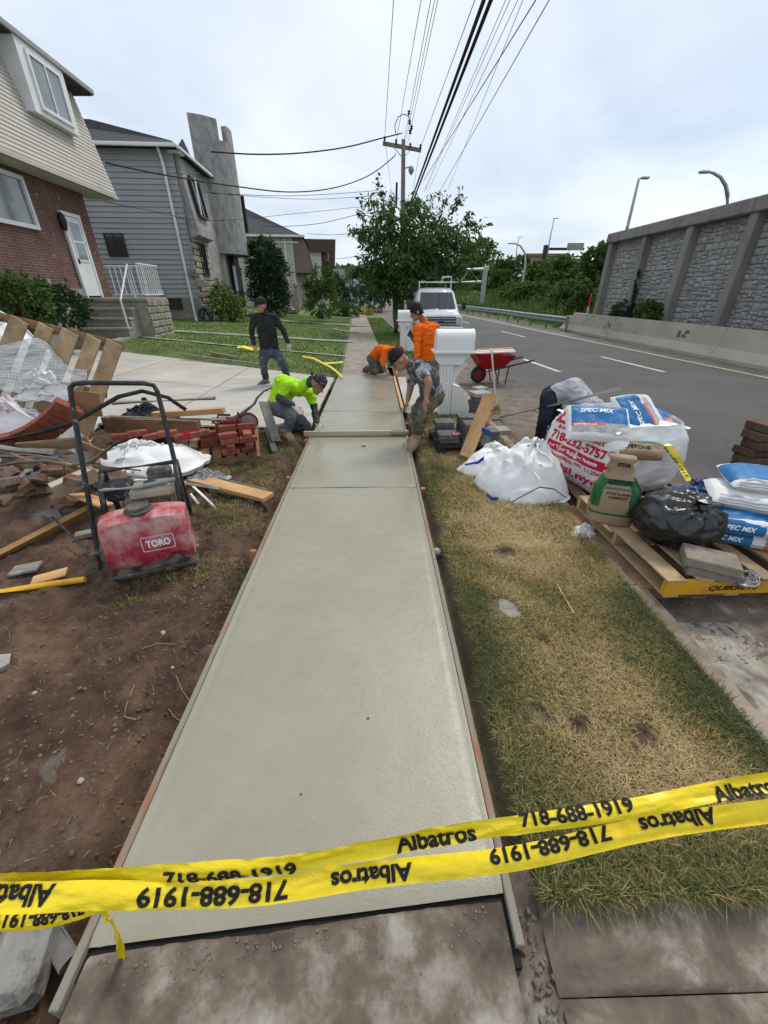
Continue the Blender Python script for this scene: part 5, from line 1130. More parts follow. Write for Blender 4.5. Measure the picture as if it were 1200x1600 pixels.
# stack on the yellow pallet
ss = [(2.76, 2.46, .142, -30, 'lowest'), (2.74, 2.42, .258, -24, 'second from the bottom'), (2.86, 2.5, .372, -33, 'third from the bottom'), (2.98, 2.56, .48, -28, 'topmost')]
for k, (x, y, z, rz_, nm) in enumerate(ss):
    reg = lambda u, v, b, k=k: 0 if b else (1 if (k in (1, 3) and abs(v) < .75 and u < .2) else 2 if (k < 2 and .3 < u < .6 and -.6 < v < .2) else 0)
    L_, W_, H_ = .74, .44, .135
    t_ = cement_bag('cement_bag', 'blue and white cement bag, %s of the stack at the right edge' % nm, (x, y, z), RZm(rz_+4), L_, W_, H_, BM, reg, 10+k, [], 'stacked cement bags')
    def side(x, zz, off):
        if zz > .42*H_: e_ = (zz-.42*H_)/(.58*H_*.86)
        else: e_ = (.42*H_-zz)/(.42*H_)
        e_ = min(.97, max(0, e_)); v_ = (1-e_*e_)**(1/6.); u_ = x/(L_/2); return Vector((x*(1-.02*v_*v_), -v_*W_/2*(1-.03*u_*u_)-off, zz))
    if k < 2:
        for (x0, x1, m_, nm2) in ((-.33, -.02, m_bagb, 'print_panel'), (.06, .16, m_bago, 'print_patch')):
            mb = MB(); mb.grid(lambda a, c_: side(lerp(x0, x1, a), lerp(.025, .115, c_), .004), 12, 8); mb.build(nm2, m_, t_, smooth=True)
        lay('side_print', 'SPEC MIX', t_, m_whiteink, lambda a, c_: side(-.175+a, .072+c_, .007), .2)
    else:
        mb = MB()
        for q in range(5): mb.rings([[side(lerp(-.34, .34, i/16), .03+q*.02+.004*math.sin(i*1.7+q), .003) for i in range(17)], [side(lerp(-.34, .34, i/16), .036+q*.02+.004*math.sin(i*1.7+q), .004) for i in range(17)]], False, False, False)
        mb.build('fold_lines', m_bagg, t_)
# standing keystone sack
kb0 = G(958, 822, .142); kz = thing('cement_bag', 'upright brown and green cement bag standing on the pallet', 'bag', (kb0.x+.02, kb0.y+.12, .142), R(-20), 'brown cement bags')
mb = MB(); NR = 26; NA = 40; rs = []
def kpt(a, z, off=0.):
    t = z/.52; w = lerp(.165, .155, t) if t < .55 else lerp(.155, .085, (t-.55)/.2) if t < .75 else .085+.01*math.sin(t*40)
    d = .115 if t < .5 else lerp(.115, .05, min(1, (t-.5)/.3)); sq = (abs(math.cos(a))**4+abs(math.sin(a))**4)**(-.25)
    r_ = 1+.05*math.sin(t*PI)*1.5; w_2 = w*r_+off; d2 = d*r_+off
    p = Vector((w_2*math.cos(a)*sq*.98-.05*max(0, t-.6), d2*math.sin(a)*sq+.05*t, z)); c_ = crease((p.x, p.y, p.z), 9, 5, .02); p.x += c_*math.cos(a); p.y += c_*math.sin(a); return p
for i in range(NR+1):
    z = .52*i/NR; rs.append([kpt(2*PI*k/NA, z) for k in range(NA)])
mb.rings(rs)
mi2 = []
for i in range(NR):
    for k in range(NA):
        a = (k+.5)*360/NA; t = (i+.5)/NR
        g = (.28 < t < .68 and (a < 235 or a > 318) and a > 180) or (.14 < t < .2 and 200 < a) or (300 < a < 318 and .2 < t < .68) or (.62 < t < .7)
        mi2.append(1 if g and t < .72 else 0)
mi2 += [0, 0]; mb.m = mi2; mb.build('sack', [m_kraft, m_kgreen], kz, smooth=True)
kf = lambda x0, z0: (lambda x, y: kpt(R(270)+(x0+x)/.16, z0+y, .006))
for s, z0, w, m in (('KEYSTONE', .345, .2, m_black), ('AIR-ENTRAINING', .3, .19, m_kgreen), ('PORTLAND', .265, .15, m_black), ('CEMENT', .235, .12, m_black)): lay('print', s, kz, m, kf(0, z0), w, .03 if s == 'KEYSTONE' else .02)
lay('print', 'KEYSTONE', kz, m_black, lambda x, y: kpt(R(330)-y/.12, .25+x, .006), .28, .05)
lay('print', 'KEYSTONE', kz, m_black, lambda x, y: kpt(R(275)+x/.1, .47+y, .006), .1, .03)
# full bulk bag
bb = thing('bulk_bag', 'full white bulk bag with red printing on its left face', 'bulk bag', (2.14, 3.33, .0), R(15))
def bbp(face, s, z, off=0.):     # s 0..1 along the outline, z 0..1
    Wb = .93; r_ = .12; t = z; bulge = .05*math.sin(min(1, t*1.05)*PI)
    # outline of a rounded square starting at far end of the left face, going to near corner, then along the front
    P_ = s*4; k = int(P_) % 4; f = P_-int(P_); c = Wb/2
    cor = [(-c, c), (-c, -c), (c, -c), (c, c)]; a, b_ = Vector((*cor[k], 0)), Vector((*cor[(k+1) % 4], 0)); p = a.lerp(b_, f)
    q = Vector((p.x, p.y)); L8 = (abs(q.x/c)**6+abs(q.y/c)**6)**(1/6.); q = q/L8; sc = 1+bulge/c*1.0-(.10*max(0, t-.8)/.2)-(.06*max(0, .12-t)/.12)
    rib = .004*math.sin(t*90+3*math.sin(s*40))+crease((q.x, q.y, t), 4, 2, .03); n_ = q.normalized()
    q = q*sc+n_*(rib+off); zz = .68*t+.03*math.sin(s*25)*max(0, t-.7)
    return Vector((q.x+c, q.y+c, zz))
mb = MB(); mb.rings([[bbp(0, k/96, j/34) for k in range(96)] for j in range(35)], True, True, False)
# lumpy top
mb.grid(lambda u, v: (lambda x, y: Vector((x, y, .64+.06*(1-(2*u-1)**2)*(1-(2*v-1)**2)+crease((x, y, 0), 5, 9, .05))))(lerp(.04, .9, u), lerp(.04, .9, v)), 24, 24)
mb.build('sack', m_whiteplastic, bb, smooth=True)
for k in range(4):
    mb = MB(); s0 = [.245, .255, .495, .74][k]; pp = [bbp(0, s0, z, .004) for z in np.linspace(.04, .98, 14)]; pq = [bbp(0, s0+.012, z, .004) for z in np.linspace(.04, .98, 14)]; mb.rings([pp, pq], False, False, False); mb.build('seam_strap', m_whiteplastic, bb)
lf = lambda x0, z0: (lambda x, y: bbp(0, .125+(x0+x)/.93*.25, z0+y/.62, .006))
for s, z0, w, h, x0 in (('LUISI', .9, .72, .1, .0), ('BUILDING MATERIALS', .775, .6, .03, .05), ('718-232-5757', .645, .72, .085, .05), ('Brooklyn, NY 11204', .345, .62, .05, .08), ('luisi.nyc', .19, .62, .1, .08)): lay('print', s, bb, m_redink, lf(x0, z0), w, h)
mb = MB(); fpl = lf(.05, .48); ban = []
for k in range(21): ban.append([fpl(lerp(-.38, .36, k/20), -.042), fpl(lerp(-.38, .36, k/20), .042)])
mb.rings([[b_[0] for b_ in ban]+[fpl(.41, 0)], [b_[1] for b_ in ban]+[fpl(.412, 0)]], False, False, False); mb.build('print_banner', m_redink, bb)
lay('print', 'For Your Building Needs', bb, m_whiteink, lambda x, y: bbp(0, .125+(.03+x)/.93*.25, .48+y/.62, .016), .62, .05)
# empty crumpled sacks
def crumple(name, label, cat, loc, rx, ry, h, mat, seed, rz=0., nr=7, na=17, amp=.35, peak=(0, 0), group=None, crease_=.55, lev=3, cs=1.):
    # coarse folded cage, softened by subdivision: broad facets with creases like stiff woven plastic
    r_ = random.Random(seed); rs = []; lob = [(r_.uniform(0, 6.28), r_.uniform(.05, .14), r_.randint(2, 4)) for _ in range(3)]
    rdg = [r_.gauss(0, 1) for _ in range(na)]
    for i in range(nr+1):
        t = max(.03, i/nr); ring = []
        for k in range(na):
            a = 2*PI*(k+r_.uniform(-.3, .3)*(0 < i < nr)+.35*i)/na; o = 1+sum(m_*math.sin(n_*a+p_) for p_, m_, n_ in lob)
            tt = t+r_.uniform(-.4, .4)/nr*(0 < i < nr); x, y = tt*o*math.cos(a), tt*o*math.sin(a)
            dx_, dy_ = x-peak[0]*(1-t), y-peak[1]*(1-t); base = max(0, 1-tt**1.7)
            z = h*(base**.8)+h*amp*(.28*rdg[k]*t+r_.gauss(0, .22))*(1-.75*t*t)*(i < nr)
            if i == nr: z = 0
            elif i == nr-1: z = max(.25*h, z)
            ring.append(Vector(((x+peak[0]*(1-t))*rx, (y+peak[1]*(1-t))*ry, max(0.004, z) if i < nr else 0)))
        rs.append(ring)
    rs.append([Vector((p.x*.8, p.y*.8, .002)) for p in rs[-1]])
    mb = MB(); mb.rings(rs, True, True, True)
    o = mb.build(name, mat, label=label, cat=cat, group=group, smooth=True, origin=False); me = o.data
    b = bmesh.new(); b.from_mesh(me); lay_ = b.edges.layers.float.get('crease_edge') or b.edges.layers.float.new('crease_edge')
    bmesh.ops.triangulate(b, faces=b.faces[:])
    for e_ in b.edges: e_[lay_] = crease_ if r_.random() < .35 else 0.
    b.to_mesh(me); b.free(); me.polygons.foreach_set('use_smooth', [True]*len(me.polygons))
    m_ = o.modifiers.new('soft', 'SUBSURF'); m_.levels = m_.render_levels = lev+1
    for q_, (ns_, sg_) in enumerate(((.75, .3), (.3, .1))):
        tx = bpy.data.textures.new('crease', 'VORONOI'); tx.noise_scale = ns_*max(rx, ry, .12)*1.4; tx.weight_1 = -1; tx.weight_2 = 1; tx.distance_metric = 'DISTANCE'
        dm = o.modifiers.new('crease', 'DISPLACE'); dm.texture = tx; dm.texture_coords = 'LOCAL'; dm.strength = -sg_*min(h, rx, .22)*1.3*cs; dm.mid_level = .4
    o.location = loc; o.rotation_euler = (0, 0, rz); MW[o.name] = Matrix.Translation(Vector(loc))@Matrix.Rotation(rz, 4, 'Z'); return o
eb = crumple('bulk_bag', 'large crumpled empty white bulk bag on the dry grass', 'bulk bag', (1.47, 3.62, -.02), .42, .45, .5, m_whiteplastic, 4, .3, cs=.5, amp=.26, peak=(.3, .1), group='empty bulk bags', nr=8, na=19)
e2 = crumple('bulk_bag', 'smaller crumpled white bag with blue straps behind the large one', 'bulk bag', (1.33, 4.22, -.02), .38, .36, .3, m_whiteplastic, 9, 1.3, amp=.35, cs=.6, group='empty bulk bags')
m_teal = M('teal_stripe', (.05, .2, .22), None, rough=.6)
def strap(parent, pts, w, mat, name='strap'):
    mb = MB(); pts = [Vector(p) for p in pts]; mb.rings([[p for p in pts], [p+Vector((0, 0, w)) for p in pts]], False, False, False)
    mb.rings([[p+Vector((0, -.004, 0)) for p in pts], [p+Vector((0, -.004, w)) for p in pts]], False, False, False); return mb.build(name, mat, parent, True)
strap(eb, [G(u, v, z)+Vector((0, -.04, .02)) for u, v, z in ((795, 786, .06), (815, 775, .1), (840, 762, .16), (862, 765, .17), (880, 778, .12))], .012, m_teal, 'stripe')
strap(e2, [A(u, v, y) for u, v, y in ((752, 674, 4.2), (765, 680, 4.05), (768, 692, 4.0))], .05, m_blue); strap(e2, [A(u, v, y) for u, v, y in ((726, 730, 4.05), (745, 726, 4.0), (756, 718, 3.95))], .04, m_blue)
strap(eb, [G(u, v, .03) for u, v in ((760, 775), (768, 782), (778, 782))], .035, m_blue)
# rubbish bag
rb0 = G(1052, 860, .142); rb = thing('rubbish_bag', 'shiny black rubbish bag tied up on the pallet', 'rubbish bag', (rb0.x+.08, rb0.y+.16, .142), 0)
mb = MB(); rs = []
for i in range(45):
    t = i/44; th = PI*t; ring = []
    for k in range(90):
        a = 2*PI*k/90; q = Vector((math.cos(a)*math.sin(th), math.sin(a)*math.sin(th), math.cos(th)))
        tie = Vector((.1, -.55, .83)).normalized(); ang = math.acos(max(-1, min(1, q.dot(tie)))); x_, y_ = frame(tie); az = math.atan2(q.dot(y_), q.dot(x_))
        fold = .085*math.sin(az*11+2*noise.noise(q*3))*math.exp(-((ang-.5)/.45)**2)-.1*math.exp(-(ang/.2)**2)
        fold += .05*(1-2*abs(noise.noise(q*3.1+Vector((3, 3, 3)))))+.045*(1-2*abs(noise.noise(q*6.3)))+.02*(1-2*abs(noise.noise(q*13.)))
        r_ = 1+fold; ring.append(Vector((q.x*.275*r_, q.y*.25*r_, max(0, .17+q.z*.19*r_))))
    rs.append(ring)
mb.rings(rs); mb.build('sack', m_blackplastic, rb, smooth=True); MB().lathe([(.035, 0), (.02, .03), (.05, .06), (.01, .07)], (.03, -.12, .32), 10).build('knot', m_blackplastic, rb)
crumple('plastic_sheet', 'crumpled blue plastic sheet behind the black rubbish bag', 'sheet', (2.85, 3.0, .15), .3, .28, .2, M('blue_sheet', (.08, .13, .3), (.05, .09, .22), 6, .4), 12, .4, amp=.6)
crumple('rag', 'grey white rag lying by the kerb under the pallet edge', 'rag', G(912, 832, -.02), .13, .1, .07, m_whiteplastic, 15, .2, amp=.8)
crumple('rag', 'crumpled grey plastic beside the two tan pavers', 'rag', G(1165, 905, .15), .12, .07, .06, m_galv, 16, .5, amp=.8)
PV = MB().box((0, 0, 0), (.3, .2, .065), None, 0, .006); pvm = PV.build('paver', m_tanpaver, label='upper tan paver of the two on the pallet', cat='paver', group='tan pavers on the pallet', origin=False)
pvm.location = G(1112, 875, .25)+Vector((.02, .03, -.02)); pvm.rotation_euler = (0, .02, R(-28))
o = inst(pvm.data, 'paver', pvm.location+Vector((.03, .0, -.066)), (0, 0, R(-24))); _tag(o, 'lower tan paver of the two on the pallet', 'paver', 'tan pavers on the pallet')
# yellow caution strip hanging from the bulk bag
yt = MB(); pts = [A(u, v, y) for u, v, y in ((1025, 690, 3.5), (1040, 697, 3.42), (1052, 715, 3.36), (1062, 735, 3.3), (1072, 752, 3.2))]
yt.rings([pts, [p+Vector((.055+.01*math.sin(i*3), .02*math.cos(i*2), .01)) for i, p in enumerate(pts)]], False, False, False)
m_tape, nt, b = newmat('yellow_tape'); b.inputs['Base Color'].default_value = (.83, .62, .005, 1); b.inputs['Roughness'].default_value = .35; bumpn(nt, b, nz(nt, vecof(nt, 'Object', (1, 1, 3)), 22, 5, .65), .6, .008)
o = yt.build('tape_end', m_tape, label='yellow tape end hanging down the bulk bag', cat='tape'); 
lay('lettering', '718-688-1919', o, m_black, lambda x, y: tuple(MW[o.name].inverted()@(pts[0].lerp(pts[-1], .5+x/.36)+Vector((.028+y, -.012, .012)))), .3, .03)
# ================================================================ paver stacks on the black crate
bp = thing('plastic_pallet', 'black plastic pallet under the stacked grey pavers', 'pallet', (.76, 4.62, -.02), R(3))
m_bplast = M('black_moulded_plastic', (.02, .02, .021), (.035, .035, .035), 6, .55)
MB().box((.37, .33, .115), (.74, .7, .03)).build('deck', m_bplast, bp)
for x in (.06, .37, .68):
    for y in (.06, .6): MB().box((x, y, .05), (.12, .12, .1), None, 0, .01).build('foot', m_bplast, bp)
pm_ = MB().box((0, 0, 0), (.24, .21, .058), None, 0, .005).build('paver_proto', m_paver, origin=False); pme = pm_.data; bpy.data.objects.remove(pm_)
r_ = random.Random(6)
for (x, y, z0, n, nm) in ((.9, 4.78, .11, 2, 'front left'), (1.2, 4.8, .11, 4, 'front right'), (.9, 5.08, .11, 3, 'rear left'), (1.2, 5.1, .11, 4, 'rear right'), (1.5, 5.75, -.03, 8, 'tall back'), (1.52, 5.15, -.03, 3, 'low right')):
    for k in range(n):
        o = inst(pme, 'paver', (x+r_.uniform(-.02, .02), y+r_.uniform(-.02, .02), z0+.03+k*.06), (0, 0, r_.uniform(-.1, .1)))
        _tag(o, 'dark grey paver, %s in the %s stack by the mailbox' % ('topmost' if k == n-1 else 'lowest' if k == 0 else ['', 'second', 'third', 'fourth', 'fifth', 'sixth', 'seventh'][k]+' from the bottom', nm), 'paver', 'dark pavers, %s stack' % nm)
m_lpav = M('pale_paver', (.36, .35, .32), (.28, .27, .245), 10, .9, .5, 90)
for i, (u, v, z, a, lb) in enumerate(((745, 622, .48, .3, 'pale paver on top of the tall back stack'), (750, 607, .02, .5, 'pale paver lying flat behind the tall stack'), (780, 672, .02, .1, 'pale paver lying on the ground right of the leaning plank'))):
    o = inst(pme.copy(), 'paver', G(u, v, z) if i != 0 else V(1.5, 5.75, .485), (0, 0, a), scale=(1.1, 1.1, 1)); o.data.materials.clear(); o.data.materials.append(m_lpav); _tag(o, lb, 'paver', 'loose pale pavers')
crumple('rag', 'pink red rag hanging on the grey pavers', 'rag', V(.98, 4.68, .235), .06, .05, .03, M('pink_rag', (.5, .2, .22), (.35, .05, .07), 30, .9), 19, .2, amp=.6)
board('plank', G(727, 716, .02)+Vector((0, 0, .02)), A(766, 616, 4.62), .17, .04, m_lumber, 'orange plank leaning on the grey paver stack', tilt=R(86), cat='plank')
o = crumple('work_gloves', 'tan work glove on the ground behind the leaning plank', 'glove', G(775, 645, -.02), .12, .08, .12, M('tan_glove', (.4, .26, .13), (.3, .19, .1), 12, .9), 21, .4, amp=.7)
for i, (u, v, s, a) in enumerate(((1056, 985, .07, .3), (1040, 962, .012, .2), (1055, 975, .01, .8))):
    p = G(u, v, -.1); MB().prism([(0, -s), (s*.3, s), (-s*.25, s*.8)], p, EX, EY, (0, 0, .012)).build('wood_scrap', m_lumber, label=['pointed wood splinter lying on the road by the pallet', 'tiny wood chip beside the splinter, left of the two', 'tiny wood chip beside the splinter, right of the two'][i], cat='scrap', group='wood scraps on the road')
for i, (u, v) in enumerate(((720, 575), (760, 600), (745, 625), (830, 640), (700, 560))):
    p = G(u, v, -.115); board('wood_scrap', p, p+Vector((.25*math.cos(i*1.7), .15*math.sin(i*1.7), .01)), .05, .02, m_pallet, ['wood scrap left of the wheelbarrow', 'wood scrap below the wheelbarrow wheel', 'wood scrap before the pale paver', 'wood scrap before the navy trousered worker', 'wood scrap behind the near mailbox'][i], 'wood scraps on the road', cat='scrap', up=EY)
# dark brick pile at right edge
brm = pme.copy(); brm.materials.clear(); brm.materials.append(M('brown_block', (.14, .09, .065), (.09, .055, .04), 8, .9, .5, 60, obrand=.15))
for k in range(6):
    o = inst(pme, 'paver', (4.52+.02*(k % 2), 4.35+.03*(k % 3), -.1+.062*k*1.6+.0), (0, 0, .1*(k % 3)), scale=(1.2, 1.2, 1.6)); o.data = brm; _tag(o, 'brown block, %s in the pile at the right picture edge' % ['lowest', 'second from the bottom', 'third from the bottom', 'third from the top', 'second from the top', 'topmost'][k], 'block', 'brown blocks at the right edge')
# ================================================================ people
def _caps(mb, a, b_, ra, rb, n=14):
    a, b_ = Vector(a), Vector(b_); d = b_-a
    if d.length < 1e-5: d = Vector((0, 0, 1e-4)); b_ = a+d
    u = d.normalized(); x, y = frame(u); rs = []
    for k in range(1, 5): t = PI/2*k/4; rs.append((a-u*ra*math.cos(t), ra*math.sin(t)))
    for k in range(4, 0, -1): t = PI/2*k/4; rs.append((b_+u*rb*math.cos(t), rb*math.sin(t)))
    mb.rings([[c+(x*math.cos(2*PI*k/n)+y*math.sin(2*PI*k/n))*r_ for k in range(n)] for c, r_ in rs])
def _ell(mb, c, m, n=16):
    rs = []
    for i in range(1, 12):
        t = PI*i/12; rs.append([Vector(c)+m@Vector((math.sin(t)*math.cos(2*PI*k/n), math.sin(t)*math.sin(2*PI*k/n), math.cos(t))) for k in range(n)])
    mb.rings(rs[::-1])
def cloth(name, c, c2, sc=5, bump=.5, dirt=None, rough=.9, **k): return M(name, c, c2, sc, rough, bump, 14, dirt=dirt, bd=.02, **k)
m_skin = M('skin', (.33, .17, .105), (.28, .135, .085), 8, .5, .1, 60); m_skin2 = M('skin_light', (.4, .215, .145), (.34, .17, .11), 8, .5, .1, 60)
m_hair = M('black_hair', (.012, .01, .009), None, rough=.5, bump=.6, bsc=90)
m_eye = M('eye_dark', (.02, .015, .012), None, rough=.3); m_glove = cloth('work_glove', (.5, .46, .38), (.4, .36, .29), 20, .4, (.25, .22, .18))
def person(label, J, mt, face, upv, head=None, vox=.0105, fing=True, curl=.5, cat='person', hs=1.):
    """J: joints in world space; mt: materials by region; face: facing direction of the head."""
    base = Vector(((J['anL'].x+J['anR'].x)/2, (J['anL'].y+J['anR'].y)/2, min(J['toL'].z, J['toR'].z)-.03))
    root = thing('person', label, cat, base, 0); PR = []; mb = MB()
    mats = []
    def mi(k):
        m_ = mt[k]
        if m_ not in mats: mats.append(m_)
        return mats.index(m_)
    def cap(a, b_, ra, rb, k): _caps(mb, a, b_, ra, rb); PR.append((Vector(a), Vector(b_), ra, rb, mi(k)))
    g = lambda k: J[k]
    pel = (g('hipL')+g('hipR'))/2; ch = (g('shL')+g('shR'))/2; nk = g('neck'); sw = (g('shL')-g('shR')).normalized(); hw = (g('hipL')-g('hipR')).normalized(); mid = J.get('mid', pel.lerp(ch, .5))
    for s in (-1, 1):
        cap(pel+hw*s*.07, mid+sw*s*.075, .115, .105, 'top'); cap(mid+sw*s*.075, ch+sw*s*.085-(ch-mid).normalized()*.06, .108, .098, 'top')
    cap(mid, ch-(ch-mid).normalized()*.05, .11, .1, 'top')
    cap(pel+hw*.075, pel-hw*.075, .122, .122, 'legs'); cap(g('shL'), g('shR'), .07, .07, 'top'); cap(ch, nk, .07, .058, 'top'); cap(nk, g('head'), .052, .05, 'neck' if 'neck' in mt else 'skin')
    for s in 'LR':
        sh, el, wr, ha = g('sh'+s), g('el'+s), g('wr'+s), g('ha'+s)
        cap(sh, sh.lerp(el, .62), .068, .056, 'top' if 'sleeve' not in mt else 'sleeve'); cap(sh.lerp(el, .6), el, .052, .045, 'upper' if 'upper' in mt else 'top'); cap(el, wr, .045, .032, 'fore'); hk = 'hand'+s if 'hand'+s in mt else 'hand'
        d = (ha-wr); L = d.length; d.normalize(); side_ = J.get('palm'+s, Vector((0, 0, 1))); w_ = d.cross(side_); w_ = w_.normalized() if w_.length > .1 else frame(d)[0]; pn = w_.cross(d)
        for q in (-.024, 0, .024): cap(wr+w_*q*.6, wr+d*.085+w_*q, .02, .019, hk)
        for f_, q in enumerate((-.033, -.011, .012, .034)):
            l_ = (.07, .085, .08, .06)[f_]; b0 = wr+d*.09+w_*q; b1 = b0+(d-pn*curl*.35).normalized()*l_*.5+w_*q*.15; b2 = b1+(d-pn*curl).normalized()*l_*.5; cap(b0, b1, .0115, .0105, hk); cap(b1, b2, .0105, .009, hk)
        t0 = wr+d*.03-w_*.03; t1 = t0+(d*.6-w_*.8-pn*.25).normalized()*.04; cap(t0, t1, .014, .012, hk); cap(t1, t1+(d*.9-w_*.35-pn*.3).normalized()*.035, .012, .01, hk)
        hp, kn, an, to = g('hip'+s), g('kn'+s), g('an'+s), g('to'+s)
        cap(hp, hp.lerp(kn, .5), .1, .085, 'legs'); cap(hp.lerp(kn, .5), kn, .085, .066, 'legs'); cap(kn, kn.lerp(an, .4), .066, .062, 'legs'); cap(kn.lerp(an, .4), an+(kn-an).normalized()*.09, .062, .056, 'shin' if 'shin' in mt else 'legs')
        cap(an+(kn-an).normalized()*.14, an, .058, .052, 'boot'); heel = an-(to-an).normalized()*.03; cap(Vector((heel.x, heel.y, to.z+.012)), to, .046, .042, 'boot'); cap(an, to.lerp(an, .4), .05, .044, 'boot')
    h = g('head'); f_ = Vector(face).normalized(); u_ = Vector(upv); u_ = (u_-f_*u_.dot(f_)).normalized(); r_ = f_.cross(u_)
    def el(c, rx, ry, rz, k):
        m_ = Matrix((r_*rx*hs, f_*ry*hs, u_*rz*hs)).transposed(); _ell(mb, c, m_); PR.append((Vector(c), Vector(c)+Vector((0, 0, .001)), min(rx, ry, rz)*hs*1.1, min(rx, ry, rz)*hs*1.1, mi(k)))
    P_ = lambda a, b_, c_: h+(r_*a+f_*b_+u_*c_)*hs
    el(P_(0, -.005, .025), .074, .094, .095, 'skin'); el(P_(0, .03, -.045), .056, .062, .07, 'skin'); cap(P_(0, .09, .0), P_(0, .108, -.03), .012*hs, .016*hs, 'skin')
    el(P_(0, .072, -.092), .026, .022, .02, 'skin'); cap(P_(-.03, .082, .022), P_(.03, .082, .022), .014*hs, .014*hs, 'skin')
    for s in (-1, 1): el(P_(s*.078, -.005, -.005), .012, .022, .034, 'skin')
    tmp = mb.build('tmp', m_skin, origin=False); mo = tmp.modifiers.new('r', 'REMESH'); mo.mode = 'VOXEL'; mo.voxel_size = vox; ms = tmp.modifiers.new('s', 'SMOOTH'); ms.iterations = 3; ms.factor = .5
    bpy.context.view_layer.update(); me = bpy.data.meshes.new_from_object(tmp.evaluated_get(bpy.context.evaluated_depsgraph_get())); bpy.data.objects.remove(tmp)
    me.materials.clear()
    for m_ in mats: me.materials.append(m_)
    n = len(me.polygons); C = np.empty(n*3); me.polygons.foreach_get('center', C); C = C.reshape(-1, 3); best = np.full(n, 1e9); ix = np.zeros(n, int)
    for a, b_, ra, rb, k in PR:
        a_, d_ = np.array(a), np.array(b_-a); t = np.clip(((C-a_)@d_)/max(1e-9, d_@d_), 0, 1); q = np.linalg.norm(C-a_-t[:, None]*d_, axis=1)-(ra+(rb-ra)*t); m_ = q < best; best[m_] = q[m_]; ix[m_] = k
    me.polygons.foreach_set('material_index', ix.astype(np.int32)); me.polygons.foreach_set('use_smooth', [True]*n)
    # cloth folds: small displacement where not skin
    vs = np.empty(len(me.vertices)*3); me.vertices.foreach_get('co', vs); vs = vs.reshape(-1, 3); nn = np.empty(len(me.vertices)*3); me.vertices.foreach_get('normal', nn); nn = nn.reshape(-1, 3)
    isk = {i for i, m_ in enumerate(mats) if m_.name.startswith('skin') or m_.name.startswith('work_glove')}; cl = np.ones(len(vs))
    for p in me.polygons:
        if ix[p.index] in isk: cl[list(p.vertices)] = 0
    dsp = np.array([.013*(1-2*abs(noise.noise(Vector((x*6, y*6, z*13)))))+.008*(1-2*abs(noise.noise(Vector((x*16, y*16, z*20))))) for x, y, z in vs])*cl
    vs = vs+nn*dsp[:, None]-np.array(base); me.vertices.foreach_set('co', vs.ravel()); me.update()
    o = bpy.data.objects.new('body', me); COL.objects.link(o); o.parent = root; me.name = 'body'
    L = lambda p: p-base
    for s in (-1, 1):
        e = MB(); _ell(e, L(P_(s*.031, .086, .004)), Matrix((r_*.012, f_*.008, u_*.007)).transposed(), 8); e.build('eye', m_eye, root, smooth=True)
        e = MB(); _ell(e, L(P_(s*.032, .091, .028)), Matrix((r_*.02, f_*.007, u_*.005)).transposed(), 8); e.build('eyebrow', m_hair, root, smooth=True)
    e = MB(); _ell(e, L(P_(0, .085, -.058)), Matrix((r_*.022, f_*.01, u_*.006)).transposed(), 8); e.build('mouth', M('lips_%d' % len(MATS), (.2, .07, .055), None, rough=.5), root, smooth=True)
    # headwear
    kind, hm = head
    e = MB(); rs = []
    top_ = .5 if kind == 'hair' else .52
    for i in range(0, 10):
        t = PI*.5*i/9; rr_ = math.cos(t)
        ring = []
        for k in range(24):
            a = 2*PI*k/24; x, y = math.cos(a), math.sin(a); low = -.0 if kind != 'hair' else (-.075 if y < .1 else -.0 if y > .5 else -.03)
            z0 = low if i == 0 else lerp(low, .03, min(1, i/3))
            ring.append(L(P_(x*rr_*.083, y*rr_*.103-.004, (.03+z0 if i < 1 else .03+z0+(.1*math.sin(t))))))
        rs.append(ring)
    e.rings(rs, True, True, True); hobj = e.build({'cap': 'cap', 'bandana': 'bandana', 'hair': 'hair'}[kind], hm, root, smooth=True)
    if kind == 'cap':
        e = MB(); bf = []
        for k in range(13):
            a = PI*(k/12); bf.append((math.cos(a)*.075, .06+math.sin(a)*.115))
        dirn = J.get('brim', 1); e.rings([[L(P_(x, y*dirn, .035-.12*max(0, abs(y)-.1)+q)) for x, y in bf] for q in (0, .008)]); e.build('brim', hm, hobj)
    if kind == 'bandana':
        for s in (-1, 1):
            e = MB(); e.tube([L(P_(s*.01, -.1, .02)), L(P_(s*.03, -.14, .04+.03*s)), L(P_(s*.05, -.17, .03+.05*s))], [.012, .018, .006], 6); e.build('knot_tail', hm, hobj)
    return root
def JJ(**k): return {a: (A(*b) if isinstance(b, tuple) else b) for a, b in k.items()}
m_jacket = cloth('black_jacket', (.016, .017, .019), (.03, .031, .034), 6, .6, (.12, .115, .11), dlo=.68, dhi=.76, dsc=9)
m_jeans = cloth('blue_jeans', (.045, .06, .085), (.075, .09, .115), 7, .6, (.22, .21, .19), dlo=.56, dhi=.68, dsc=6); m_boot = cloth('dusty_boot', (.09, .08, .07), (.16, .145, .125), 9, .4); m_rboot = cloth('rubber_boot', (.035, .036, .036), (.07, .068, .064), 9, .2, None, .6)
m_lime = cloth('lime_shirt', (.42, .8, .03), (.34, .68, .02), 4, .6); m_dgrey = cloth('charcoal_sleeve', (.045, .046, .05), (.065, .066, .07), 6, .4)
m_denim = cloth('dusty_denim', (.085, .105, .14), (.13, .145, .17), 7, .6, (.27, .25, .22), dlo=.55, dhi=.72, dsc=5); m_tanboot = cloth('tan_boot', (.28, .19, .115), (.36, .27, .18), 9, .4)
m_orange = cloth('orange_shirt', (.85, .15, .006), (.72, .115, .005), 4, .6)
